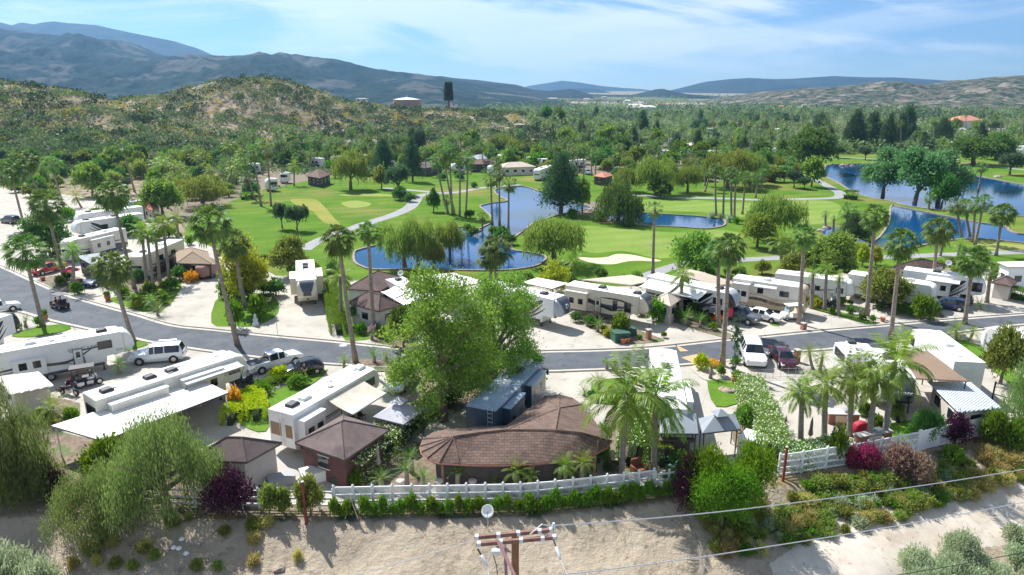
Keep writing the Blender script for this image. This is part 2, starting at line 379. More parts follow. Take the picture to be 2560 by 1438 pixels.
def concrete_mat():
    m = mat('concrete', (.47, .435, .38), .9, col2=(.37, .345, .30), scale=.25, bump=.02, bscale=30, spec=.2, col3=(.30, .26, .21), scale3=.5, lo3=.58, hi3=.74)
    nt = m.node_tree; b = nt.nodes['Principled BSDF']; src = b.inputs['Base Color'].links[0].from_socket
    tc = N(nt, 'ShaderNodeTexCoord'); mp = N(nt, 'ShaderNodeMapping'); mp.inputs['Rotation'].default_value = (0, 0, .42); nt.links.new(tc.outputs['Object'], mp.inputs[0])
    br = N(nt, 'ShaderNodeTexBrick', i_Scale=1.0, i_Mortar_Size=.035, i_Brick_Width=3.6, i_Row_Height=3.6, i_Mortar_Smooth=.3); br.offset = 0
    nt.links.new(mp.outputs[0], br.inputs['Vector'])
    mx = N(nt, 'ShaderNodeMixRGB'); mx.inputs[2].default_value = (.34, .31, .26, 1); nt.links.new(br.outputs['Fac'], mx.inputs[0]); nt.links.new(src, mx.inputs[1]); nt.links.new(mx.outputs[0], b.inputs['Base Color'])
    return m
concrete = concrete_mat()
kerbm = mat('kerb_concrete', (.50, .46, .40), .9, col2=(.40, .37, .32), scale=.8)
mulch = mat('mulch', (.13, .09, .07), .95, col2=(.24, .18, .13), scale=2.5, bump=.1, bscale=12, col3=(.10, .14, .04), scale3=.6, lo3=.52, hi3=.6)
gravel = mat('gravel', (.55, .5, .43), .95, col2=(.35, .3, .25), scale=6, bump=.1, bscale=14)
sand = mat('bunker_sand', (.62, .50, .36), .95, col2=(.52, .41, .29), scale=.5, bump=.05)
pathm = mat('path_asphalt', (.24, .24, .245), .9, col2=(.30, .30, .30), scale=.4)
def lawn_mat(name, a, b_, c, stripes=0):
    m = mat(name, a, .85, col2=b_, scale=.11, spec=.02, bump=.12, bscale=9, col3=c, scale3=.035, lo3=.50, hi3=.66, detail=8, lo=.36, hi=.64)
    nt = m.node_tree; b = nt.nodes['Principled BSDF']; src = b.inputs['Base Color'].links[0].from_socket
    tc = N(nt, 'ShaderNodeTexCoord')
    if stripes:
        mp = N(nt, 'ShaderNodeMapping'); mp.inputs['Rotation'].default_value = (0, 0, 1.25); nt.links.new(tc.outputs['Object'], mp.inputs[0])
        wv = N(nt, 'ShaderNodeTexWave', i_Scale=.055, i_Distortion=1.5, i_Detail=1); nt.links.new(mp.outputs[0], wv.inputs[0])
        mr = N(nt, 'ShaderNodeMapRange', i_1=.3, i_2=.7, i_3=.95, i_4=1.05); nt.links.new(wv.outputs[0], mr.inputs[0])
        hs = N(nt, 'ShaderNodeHueSaturation'); nt.links.new(mr.outputs[0], hs.inputs['Value']); nt.links.new(src, hs.inputs['Color']); src = hs.outputs[0]
    nz = N(nt, 'ShaderNodeTexNoise', i_Scale=2.2, i_Detail=6, i_Roughness=.7); nt.links.new(tc.outputs['Object'], nz.inputs[0])
    mr = N(nt, 'ShaderNodeMapRange', i_1=.3, i_2=.7, i_3=.78, i_4=1.2); nt.links.new(nz.outputs[0], mr.inputs[0])
    hs = N(nt, 'ShaderNodeHueSaturation'); nt.links.new(mr.outputs[0], hs.inputs['Value']); nt.links.new(src, hs.inputs['Color']); nt.links.new(hs.outputs[0], b.inputs['Base Color'])
    return m
lawn = lawn_mat('lawn', (.070, .155, .016), (.115, .195, .026), (.19, .19, .055), 1)
lawn2 = lawn_mat('yard_lawn', (.075, .17, .018), (.12, .21, .03), (.12, .18, .03))
fairway = lawn_mat('fairway', (.15, .235, .045), (.19, .265, .06), (.21, .25, .075), 1)
drylawn = lawn_mat('dry_turf', (.27, .25, .07), (.20, .24, .05), (.33, .26, .09))
tee = lawn_mat('tee_turf', (.22, .28, .07), (.25, .28, .08), (.26, .26, .08))
def water_mat():
    m = bpy.data.materials.new('water'); m.use_nodes = True; nt = m.node_tree; b = nt.nodes['Principled BSDF']
    b.inputs['Base Color'].default_value = (.008, .06, .17, 1); b.inputs['Roughness'].default_value = .04; b.inputs['IOR'].default_value = 1.33; b.inputs['Specular IOR Level'].default_value = .7
    tc = N(nt, 'ShaderNodeTexCoord'); n2 = N(nt, 'ShaderNodeTexNoise', i_Scale=.05, i_Detail=5); nt.links.new(tc.outputs['Object'], n2.inputs[0]); m2 = N(nt, 'ShaderNodeMixRGB'); m2.inputs[1].default_value = (.006, .06, .18, 1); m2.inputs[2].default_value = (.012, .045, .075, 1)
    r2 = N(nt, 'ShaderNodeMapRange', i_1=.45, i_2=.65); nt.links.new(n2.outputs[0], r2.inputs[0]); nt.links.new(r2.outputs[0], m2.inputs[0]); nt.links.new(m2.outputs[0], b.inputs['Base Color'])
    nz = N(nt, 'ShaderNodeTexNoise', i_Scale=1.6, i_Detail=4, i_Roughness=.6); nt.links.new(tc.outputs['Object'], nz.inputs[0])
    bp = N(nt, 'ShaderNodeBump', i_Strength=.14, i_Distance=.06); nt.links.new(nz.outputs[0], bp.inputs['Height']); nt.links.new(bp.outputs[0], b.inputs['Normal'])
    return m
water = water_mat()
rockm = mat('rock', (.36, .29, .22), .9, col2=(.22, .18, .15), scale=1.5, bump=.15, bscale=4)
sheet('planting_soil', [(540, 405), (700, 398), (860, 420), (900, 428), (830, 442), (720, 464), (640, 480), (560, 514), (470, 562), (400, 556), (380, 500), (430, 440)], .004, mulch)
sheet('planting_soil', [(1330, 420), (1340, 385), (1500, 340), (1800, 315), (2100, 318), (2640, 310), (2640, 380), (2250, 372), (2060, 362), (1960, 376), (1900, 444), (1700, 456), (1500, 446)], .004, mulch)
# ---- golf course lawn (one large sheet), fairways and dry patches
sheet('lawn', [(470, 560), (560, 512), (640, 478), (720, 462), (830, 440), (900, 425), (1100, 418), (1300, 415), (1500, 440), (1700, 452), (1900, 440), (1960, 372), (2060, 362), (2250, 372), (2560, 385), (2800, 400), (2900, 700),
    (2560, 672), (2300, 672), (1900, 690), (1700, 712), (1500, 715), (1300, 712), (1150, 700), (900, 700), (700, 700), (600, 660), (480, 600)], .006, lawn, smooth=3)
sheet('fairway', [(1455, 565), (1560, 572), (1700, 582), (1800, 575), (1860, 590), (1800, 620), (1700, 640), (1640, 645), (1560, 628), (1480, 632), (1430, 612), (1420, 580)], .012, fairway, smooth=6)
sheet('fairway', [(1540, 512), (1600, 500), (1720, 500), (1860, 508), (2010, 500), (2080, 505), (2110, 530), (2050, 560), (1900, 555), (1840, 540), (1700, 528), (1590, 526)], .012, fairway, smooth=6)
sheet('fairway', [(2450, 602), (2520, 610), (2600, 618), (2600, 632), (2500, 626), (2440, 616)], .012, tee, smooth=6)
sheet('dry_turf', [(726, 500), (760, 497), (790, 500), (812, 518), (835, 545), (850, 562), (820, 560), (800, 548), (780, 528), (745, 515)], .012, drylawn, smooth=6)
sheet('tee_turf', [(855, 507), (890, 502), (926, 508), (918, 516), (880, 520), (860, 514)], .012, tee, smooth=6)
sheet('tee_turf', [(850, 487), (920, 484), (1000, 488), (1020, 492), (940, 491), (870, 490)], .012, tee, smooth=4)
sheet('bunker', [(1445, 643), (1480, 645), (1517, 643), (1535, 637), (1552, 635), (1584, 638), (1620, 646), (1652, 651), (1640, 654), (1600, 652), (1567, 654), (1540, 660), (1517, 661), (1484, 658), (1454, 650)], .016, sand, smooth=5)
strip('golf_path', [(1300, 462), (1250, 466), (1197, 471), (1140, 481), (1080, 484), (1047, 490), (1036, 505), (1022, 520), (985, 537), (934, 553), (867, 575), (800, 600), (760, 625)], [2.2, 2.6, 3.2, 3.2, 2.6, 2.6], .016, pathm)
strip('golf_path', [(1080, 481), (1045, 477), (1000, 474), (960, 470)], 2.4, .020, pathm)
strip('golf_path', [(1590, 700), (1634, 684), (1680, 668), (1740, 655), (1850, 650), (2027, 642), (2204, 643), (2361, 637), (2560, 630), (2800, 622)], 2.6, .016, pathm)
strip('golf_path', [(1560, 486), (1610, 489), (1665, 494), (1747, 495), (1829, 497), (1900, 500), (1986, 498), (2085, 495), (2100, 484), (2082, 472), (2050, 455), (2020, 440), (1990, 420)], 2.8, .016, pathm)
strip('golf_path', [(1985, 396), (2079, 393), (2140, 395), (2210, 399), (2400, 408), (2560, 425), (2760, 445)], 2.6, .016, pathm)
strip('golf_path', [(2300, 350), (2330, 362), (2360, 377), (2390, 400)], 3.0, .018, gravel)
# ---- ponds with stone edging
POND = {
 'a': [(886, 632), (900, 625), (947, 613), (1034, 597), (1094, 581), (1130, 572), (1164, 568), (1194, 573), (1211, 567), (1227, 557), (1227, 543), (1211, 527), (1201, 516), (1234, 508), (1268, 503), (1246, 490), (1236, 477),
       (1255, 470), (1296, 466), (1323, 470), (1345, 478), (1380, 490), (1430, 505), (1470, 516), (1478, 522), (1450, 528), (1400, 538), (1340, 556), (1312, 576), (1283, 598), (1278, 615), (1285, 627), (1320, 632), (1362, 642), (1358, 656), (1334, 668),
       (1277, 676), (1200, 678), (1100, 676), (1014, 675), (934, 675), (905, 668), (886, 655)],
 'b': [(1517, 543), (1534, 535), (1584, 532), (1667, 537), (1734, 541), (1801, 548), (1813, 557), (1807, 566), (1767, 573), (1701, 569), (1634, 566), (1567, 561), (1527, 553)],
 'c': [(2062, 423), (2079, 412), (2188, 411), (2280, 418), (2401, 421), (2434, 438), (2489, 449), (2560, 462), (2700, 485), (2700, 556), (2560, 543), (2461, 530), (2395, 527), (2325, 524), (2256, 513), (2235, 506), (2180, 496), (2147, 486), (2120, 473), (2092, 456), (2065, 442)],
 'd': [(2228, 516), (2256, 520), (2325, 533), (2400, 548), (2444, 557), (2511, 567), (2524, 578), (2560, 587), (2700, 596), (2700, 620), (2560, 609), (2494, 602), (2444, 598), (2394, 600), (2327, 610), (2254, 627), (2204, 624), (2177, 613), (2200, 592), (2222, 557)]}
for k, pts in POND.items():
    o, w = sheet('pond', pts, .03, water, smooth=5)
    strip('pond_edge', w, .35, .01, rockm, smooth=0, h=.22, world=True, closed=True)
# waterfall channel between ponds
sheet('creek', [(1478, 516), (1500, 524), (1520, 540), (1530, 550), (1512, 549), (1490, 536), (1470, 524)], .034, water, smooth=3)
sheet('creek', [(2050, 574), (2075, 566), (2110, 574), (2130, 590), (2180, 612), (2160, 614), (2110, 598), (2060, 586)], .034, water, smooth=3)
sheet('creek_bank', [(1460, 505), (1500, 508), (1530, 530), (1545, 552), (1500, 558), (1470, 540), (1430, 532)], .014, mulch, smooth=3)
# ---- road
RF = [(-420, 560), (-200, 610), (-60, 640), (20, 672), (97, 707), (167, 736), (270, 766), (344, 786), (434, 812), (524, 822), (600, 830), (698, 840), (829, 852), (966, 866), (1120, 880), (1240, 882), (1374, 877), (1474, 875), (1625, 868), (1795, 850), (1860, 845), (2027, 828), (2194, 814), (2361, 799), (2560, 784), (2900, 758)]
RN = [(2900, 788), (2560, 814), (2473, 823), (2363, 838), (2272, 853), (2089, 874), (1983, 882), (1920, 889), (1850, 901), (1731, 913), (1612, 922), (1438, 929), (1369, 931), (1200, 930), (1002, 922), (842, 914), (700, 903), (503, 878), (370, 857), (338, 850), (187, 818), (110, 800), (67, 787), (0, 768), (-100, 745), (-300, 720), (-600, 690)]
# lots: slabs of concrete on both sides of the road
sheet('far_lots', RF+[(2900, 700), (2560, 676), (2300, 678), (2100, 684), (1900, 692), (1700, 714), (1500, 718), (1300, 716), (1150, 704), (900, 704), (760, 690), (690, 690), (620, 650), (480, 600), (380, 560), (300, 540), (250, 500), (60, 470), (-300, 470)], .010, concrete)
sheet('near_lots', RN+[(-700, 1040), (-700, 1200), (-200, 1240), (0, 1240), (300, 1245), (430, 1250), (650, 1262), (838, 1266), (1032, 1262), (1214, 1258), (1387, 1249), (1557, 1230), (1701, 1212), (1945, 1181), (2128, 1153), (2290, 1121), (2455, 1081), (2560, 1056), (2800, 1000), (3400, 880)], .010, concrete)
sheet('road', RF+RN, .014, asphalt)
strip('kerb', RF[1:], .16, .012, kerbm, smooth=4, h=.13)
strip('kerb', RN[:-1], .16, .012, kerbm, smooth=4, h=.13)
strip('gutter', RF[1:], .55, .020, kerbm, smooth=4, n_off=-.30)
strip('gutter', RN[:-1], .55, .020, kerbm, smooth=4, n_off=-.30)
w = P(858, 864); mb = MB(); mb.lathe([(.0, .0), (.45, .0), (.45, .012), (0, .012)], 24, (w.x, w.y, .019)); tag(mb.build('manhole_cover', mat('manhole', (.5, .5, .47), .7, col2=(.3, .3, .3), scale=8)), kind='structure')
stain = mat('rust_stain', (.58, .36, .16), .9, col2=(.50, .32, .16), scale=2)
sheet('stained_apron', [(1687, 862), (1722, 878), (1700, 879), (1695, 871)], .020, stain)
sheet('stained_apron', [(1703, 894), (1742, 886), (1762, 912), (1740, 911)], .020, stain)
# planted strips
def patch(nm, pts, m, z=.022, s=3): sheet(nm, pts, z, m, smooth=s)
for nm, pts, m in [
 ('grass_strip', [(350, 730), (455, 700), (400, 782), (275, 752), (300, 740)], lawn2), ('grass_strip', [(557, 735), (680, 740), (695, 785), (640, 815), (590, 816), (528, 808)], lawn2),
 ('grass_strip', [(840, 700), (875, 705), (885, 780), (930, 840), (895, 852), (862, 850), (835, 780)], lawn2), ('planting_bed', [(895, 770), (1010, 780), (1040, 868), (940, 856), (890, 800)], mulch),
 ('planting_bed', [(1434, 795), (1470, 798), (1560, 812), (1617, 834), (1662, 853), (1577, 861), (1550, 858), (1505, 838)], mulch),
 ('planting_bed', [(1590, 782), (1684, 778), (1767, 813), (1827, 836), (1801, 843), (1677, 805)], mulch),
 ('grass_strip', [(1918, 792), (1950, 815), (1925, 812)], lawn2), ('grass_strip', [(2007, 765), (2040, 768), (2100, 780), (2190, 808), (2160, 809), (2090, 790)], lawn2),
 ('planting_bed', [(2120, 735), (2227, 742), (2277, 745), (2334, 773), (2361, 793), (2321, 799), (2227, 773)], mulch), ('planting_bed', [(90, 702), (150, 688), (215, 700), (207, 727), (167, 733), (117, 715)], mulch),
 ('planting_bed', [(300, 690), (350, 640), (480, 640), (540, 650), (560, 690), (455, 702), (345, 735)], mulch),
 ('planting_bed', [(1600, 740), (1700, 745), (1900, 745), (2000, 760), (1880, 772), (1690, 778)], mulch),
 ('grass_strip', [(30, 842), (64, 826), (146, 812), (178, 823), (100, 842)], lawn2), ('grass_strip', [(275, 874), (343, 854), (370, 862), (310, 880)], lawn2),
 ('grass_strip', [(560, 1000), (641, 1000), (700, 972), (790, 938), (820, 925), (790, 955), (690, 1020), (665, 1080), (600, 1060)], lawn2),
 ('grass_strip', [(1768, 954), (1795, 951), (1856, 965), (1862, 1000), (1790, 1018)], lawn2), ('gravel_bed', [(1735, 915), (1850, 905), (1870, 950), (1800, 950), (1765, 952), (1740, 935)], gravel),
 ('grass_strip', [(2380, 850), (2432, 858), (2480, 885), (2560, 950), (2560, 985), (2496, 940), (2440, 890), (2395, 866)], lawn2),
 ('grass_strip', [(2230, 1060), (2300, 1055), (2330, 1075), (2290, 1112), (2230, 1100)], lawn2), ('planting_bed', [(940, 1120), (1060, 1110), (1100, 1200), (1010, 1240), (880, 1235)], mulch),
 ('planting_bed', [(1555, 1000), (1650, 1040), (1640, 1180), (1560, 1190), (1500, 1120)], mulch), ('planting_bed', [(1860, 970), (1900, 1000), (1950, 1150), (1900, 1170), (1830, 1100)], mulch),
 ('planting_bed', [(60, 1000), (200, 1010), (150, 1080), (60, 1070)], mulch), ('planting_bed', [(-300, 1050), (140, 1080), (500, 1180), (640, 1200), (640, 1258), (300, 1240), (-300, 1230)], mulch),
 ('planting_bed', [(880, 900), (960, 905), (1010, 930), (900, 925)], mulch), ('planting_bed', [(1040, 925), (1200, 930), (1330, 900), (1200, 1000), (1050, 1060), (1000, 1010)], mulch),
 ('grass_strip', [(1480, 960), (1560, 950), (1580, 1000), (1500, 1010)], lawn2)]:
    _pz = globals().get('_pz', .022)+.0035; patch(nm, pts, m, z=_pz)
# dirt track below the embankment, draped on the terrain
def drape(name, px, mat_, dz=.03, nu=60, nv=14, width=None):
    c = [hit(u, v) for u, v in px]; w = smooth_px([(p.x, p.y) for p in c], 8, False); vs = []; fs = []; m = len(w)
    for i, p in enumerate(w):
        a = w[max(i-1, 0)]; b = w[min(i+1, m-1)]; d = Vector((b[0]-a[0], b[1]-a[1])).normalized(); nrm = Vector((-d.y, d.x)); wd = width[i*(len(width)-1)//(m-1)]
        wd *= .9+.25*float(fbm(np.array([p[0]*.3]), np.array([p[1]*.3]))[0])
        for k in range(nv):
            s = (k/(nv-1)-.5)*wd; vs.append((p[0]+nrm.x*s, p[1]+nrm.y*s))
    A = np.array(vs); zz = hgt(A[:, 0], A[:, 1])+dz
    edge = np.array([min(k, nv-1-k) for _ in range(m) for k in range(nv)]); zz = zz-np.where(edge == 0, dz*2, 0)
    V = np.column_stack([A, zz]); F = [(i*nv+k, i*nv+k+1, (i+1)*nv+k+1, (i+1)*nv+k) for i in range(m-1) for k in range(nv-1)]
    o = mesh_np(name, V, np.array(F)[:, ::-1], mat_, smooth=True); o['kind'] = 'structure'; return o
trackm = mat('dirt_track', (.57, .515, .44), .95, col2=(.44, .38, .31), scale=.5, bump=.06, bscale=6, col3=(.40, .33, .26), scale3=.25, lo3=.58, hi3=.66)
drape('dirt_track', [(2760, 1195), (2560, 1248), (2400, 1284), (2250, 1326), (2130, 1372), (2040, 1432), (1960, 1520), (1900, 1620)], trackm, width=[6.6, 6.0, 5.4, 4.4, 3.2, 2.4])
# hill trails
trailm = mat('trail', (.55, .43, .31), .95, col2=(.45, .35, .26), scale=.2)
drape('trail', [(1140, 272), (1180, 290), (1210, 305), (1240, 316), (1290, 322)], trailm, .25, width=[3, 4, 5])
drape('trail', [(1075, 325), (1095, 332), (1100, 350), (1115, 372)], trailm, .25, width=[4, 4])
drape('trail', [(70, 395), (78, 420), (92, 445)], trailm, .25, width=[3, 4])
fieldm = mat('field', (.26, .30, .10), .95, col2=(.20, .25, .09), scale=.05); fieldb = mat('fallow_field', (.36, .29, .20), .95, col2=(.28, .24, .16), scale=.03)
def far_sheet(nm, px, m):
    w = [P(u, v) for u, v in px]; vs = [Vector((p.x, p.y, H1(p.x, p.y)+.35)) for p in w]; me = bpy.data.meshes.new(nm); me.from_pydata(vs, [], [tuple(range(len(vs)))]); me.materials.append(m); o = bpy.data.objects.new(nm, me); link(o); o['kind'] = 'structure'
for nm, px, m in [('field', [(1430, 292), (1620, 289), (1640, 282), (1440, 284)], fieldm), ('field', [(1700, 290), (1880, 288), (1860, 283), (1720, 284)], fieldm), ('fallow_field', [(1420, 262), (1620, 262), (1600, 256), (1440, 256)], fieldb), ('fallow_field', [(1640, 266), (1800, 264), (1790, 260), (1660, 261)], fieldb),
                  ('riverbed', [(1880, 274), (2620, 280), (2620, 272), (1900, 268)], fieldb), ('field', [(1900, 266), (2250, 268), (2300, 262), (1920, 262)], fieldm), ('field', [(2350, 296), (2560, 300), (2600, 292), (2380, 290)], fieldm), ('sandy_bank', [(1905, 372), (1960, 378), (1975, 358), (1930, 350)], fieldb)]: far_sheet(nm, px, m)
# ---------------------------------------------------------------- mountains
def mountain_mat(name, a, b_, c, s=1., sc=.006):
    m = mat(name, a, .95, col2=b_, scale=sc, spec=.05, col3=c, scale3=sc*.35, lo3=.54, hi3=.60, detail=12, lo=.46, hi=.54, bump=1, bscale=sc*2.2)
    for n in m.node_tree.nodes:
        if n.type == 'BUMP': n.inputs['Distance'].default_value = .22/sc; n.inputs['Strength'].default_value = .8
    return m
def mountain(name, prof, D, W_, m, rough=.1, seed=0, nx=300, ny=44, base=0, ns=1.):
    us = np.linspace(prof[0][0], prof[-1][0], nx); vs = np.interp(us, [p[0] for p in prof], [p[1] for p in prof])
    crest = np.array([zat(D, v) for v in vs]); xs = (us-1280)/FPX*D*1.0
    X = np.repeat(xs[:, None], ny, 1); t = np.linspace(-1, .6, ny)[None, :]; Yg = D+t*W_+0*X
    k = np.where(t < 0, (1+t), 1-(t/.6)**2*.8); k = k**1.15
    s = W_*.35*ns; fold = ridged(X/s+seed*7, Yg/s+seed, 5)-.62; small = ridged(X/(s*.22)+seed, Yg/(s*.22)+3, 4)-.6
    edge = np.clip(1-np.abs(t), 0, 1)
    tiny = ridged(X/(s*.08)+seed, Yg/(s*.08)+9, 3)-.6
    Z = base+(crest[:, None]-base)*k*(1+rough*3.4*fold*(1-np.clip(k, 0, 1)**3*.97)*2)+(crest[:, None]-base)*rough*(1.1*small+.45*tiny)*np.clip(k*3, 0, 1)*np.clip(1.1-k, .08, 1)
    X2 = X*(1+t*W_/D*0.0)
    V = np.stack([X2.ravel(), Yg.ravel(), np.maximum(Z, -1).ravel()], 1); i, j = np.meshgrid(np.arange(nx-1), np.arange(ny-1), indexing='ij'); i = i.ravel(); j = j.ravel()
    F = np.stack([i*ny+j, (i+1)*ny+j, (i+1)*ny+j+1, i*ny+j+1], 1)
    o = mesh_np(name, V, F, m, smooth=True); o['kind'] = 'structure'; return o
mA = mountain_mat('chaparral_slope', (.008, .026, .024), (.020, .038, .032), (.085, .088, .080), sc=.022)
mB = mountain_mat('far_slope', (.012, .025, .024), (.024, .036, .03), (.035, .04, .035), sc=.006)
mC = mountain_mat('rocky_slope', (.12, .11, .08), (.03, .05, .028), (.22, .19, .15), sc=.07)
mountain('mountains', [(-900, 60), (-300, 45), (0, 62), (120, 80), (250, 96), (345, 100), (380, 120), (450, 140), (560, 143), (640, 141), (695, 137), (740, 138), (800, 141), (870, 152), (950, 172), (1020, 182), (1100, 192), (1170, 205), (1240, 222), (1330, 236), (1450, 262), (1560, 300)], 2300, 1150, mA, .24, 1, nx=620, ny=150)
mountain('mountains', [(-900, 30), (-200, 30), (0, 45), (60, 50), (103, 64), (130, 57), (160, 62), (205, 52), (300, 62), (380, 82), (470, 100), (500, 112), (540, 130), (620, 160), (760, 220)], 4300, 1500, mB, .10, 2, nx=420, ny=80)
mountain('mountains', [(950, 230), (1060, 192), (1110, 190), (1140, 195), (1200, 200), (1240, 206), (1290, 212), (1330, 224), (1370, 228), (1420, 222), (1470, 236), (1580, 238), (1610, 232), (1640, 222), (1680, 234), (1760, 240), (1900, 250), (2000, 262)], 3000, 900, mB, .12, 3)
mountain('mountains', [(1350, 240), (1400, 224), (1440, 221), (1480, 222), (1520, 232), (1560, 240)], 4800, 500, mB, .04, 5)
mountain('mountains', [(1620, 238), (1670, 226), (1700, 218), (1750, 204), (1800, 198), (1850, 195), (1905, 198), (1950, 197), (2050, 190), (2110, 193), (2200, 194), (2300, 200), (2400, 207), (2700, 222)], 5000, 1100, mB, .04, 4)
mountain('mountains', [(1250, 240), (1320, 215), (1400, 202), (1440, 206), (1500, 216), (1600, 224), (1700, 240)], 6700, 600, mB, .03, 6)
mountain('rocky_hills', [(1780, 262), (1860, 240), (1920, 228), (2000, 222), (2080, 218), (2140, 208), (2170, 203), (2230, 212), (2300, 212), (2370, 202), (2430, 196), (2500, 190), (2600, 186), (2800, 180), (3200, 175)], 1500, 600, mC, .22, 8, nx=420, ny=110, ns=.6)
mountain('foothills', [(1300, 262), (1380, 256), (1440, 246), (1560, 250), (1650, 252), (1750, 256), (1900, 262), (2000, 275)], 2000, 420, mC, .16, 9)
# ================================================================ VEGETATION LIBRARY
G1 = leaf('leaf_bright', (.055, .125, .020), (.25, .32, .065), .38)
G2 = leaf('leaf_willow', (.085, .140, .026), (.24, .285, .070), .36)
G3 = leaf('leaf_pine', (.026, .062, .026), (.080, .13, .050), .2)
G4 = leaf('leaf_dark', (.040, .100, .022), (.115, .205, .045), .3)
G5 = leaf('leaf_yellow', (.17, .21, .022), (.33, .35, .05), .40)
G6 = leaf('leaf_olive', (.040, .080, .038), (.10, .15, .065), .22)
G7 = leaf('leaf_cottonwood', (.060, .14, .050), (.15, .25, .10), .30)
G8 = leaf('leaf_plum', (.030, .008, .022), (.075, .022, .05), .22)
G9 = leaf('leaf_feathery', (.035, .11, .010), (.17, .275, .030), .45)
GP = leaf('leaf_pepper', (.055, .100, .026), (.21, .265, .085), .34)
G10 = leaf('leaf_dusk', (.040, .075, .018), (.13, .165, .045), .25)
GF = leaf('frond_fan', (.025, .070, .016), (.17, .25, .060), .28, rough=.5)
GQ = leaf('frond_feather', (.075, .15, .018), (.22, .30, .045), .36, rough=.42)
GQY = leaf('frond_yellow', (.26, .25, .02), (.45, .38, .04), .36, rough=.45)
GS = leaf('frond_sago', (.05, .12, .015), (.14, .23, .03), .25, rough=.4)
GD = leaf('frond_dead', (.30, .20, .10), (.46, .33, .16), .2)
GH = leaf('leaf_hedge', (.045, .115, .012), (.16, .27, .030), .30)
GY = leaf('leaf_lime', (.16, .26, .02), (.46, .44, .03), .35)
GSG = leaf('leaf_sage', (.20, .26, .15), (.42, .46, .30), .25)
GGR = leaf('grass_dry', (.26, .24, .08), (.42, .36, .15), .35)
GBR = leaf('leaf_brush', (.10, .15, .035), (.27, .29, .07), .35)
GMG = leaf('petal_magenta', (.05, .08, .02), (.50, .02, .16), .35)
GPK = leaf('petal_pink', (.14, .12, .07), (.34, .22, .19), .35)
GW = leaf('petal_white', (.75, .72, .45), (.85, .85, .70), .3)
GR = leaf('petal_red', (.60, .03, .03), (.45, .02, .06), .3)
GO = leaf('leaf_rust', (.40, .20, .04), (.55, .32, .05), .3)
bark = mat('bark', (.13, .095, .07), .95, col2=(.23, .18, .14), scale=4, bump=.2, bscale=8)
bark_palm = mat('bark_palm', (.20, .155, .115), .95, col2=(.36, .30, .24), scale=2.2, bump=.25, bscale=9, stretch=(1, 1, 2.5))
bark_grey = mat('bark_queen', (.30, .28, .245), .9, col2=(.20, .17, .14), scale=1.2, bump=.08, bscale=6, stretch=(1, 1, 5))
RS = np.random.RandomState(5)
def unit(a): return a/np.maximum(np.linalg.norm(a, axis=-1, keepdims=True), 1e-6)
def rdir(n): return unit(RS.normal(size=(n, 3)))
def quads(C, D, Wv, L, w):
    L = np.broadcast_to(L, (len(C),))[:, None]; w = np.broadcast_to(w, (len(C),))[:, None]
    V = np.stack([C, C+D*L*.5+Wv*w*.5, C+D*L, C+D*L*.5-Wv*w*.5], 1).reshape(-1, 3)
    return V
def qmesh(V):
    me = bpy.data.meshes.new('m'); n = len(V)//4; V = np.asarray(V, np.float32)
    me.vertices.add(len(V)); me.vertices.foreach_set('co', V.ravel()); me.loops.add(len(V)); me.loops.foreach_set('vertex_index', np.arange(len(V), dtype=np.int32))
    me.polygons.add(n); me.polygons.foreach_set('loop_start', np.arange(0, n*4, 4, dtype=np.int32)); me.polygons.foreach_set('loop_total', np.full(n, 4, np.int32)); me.update(calc_edges=True)
    return me
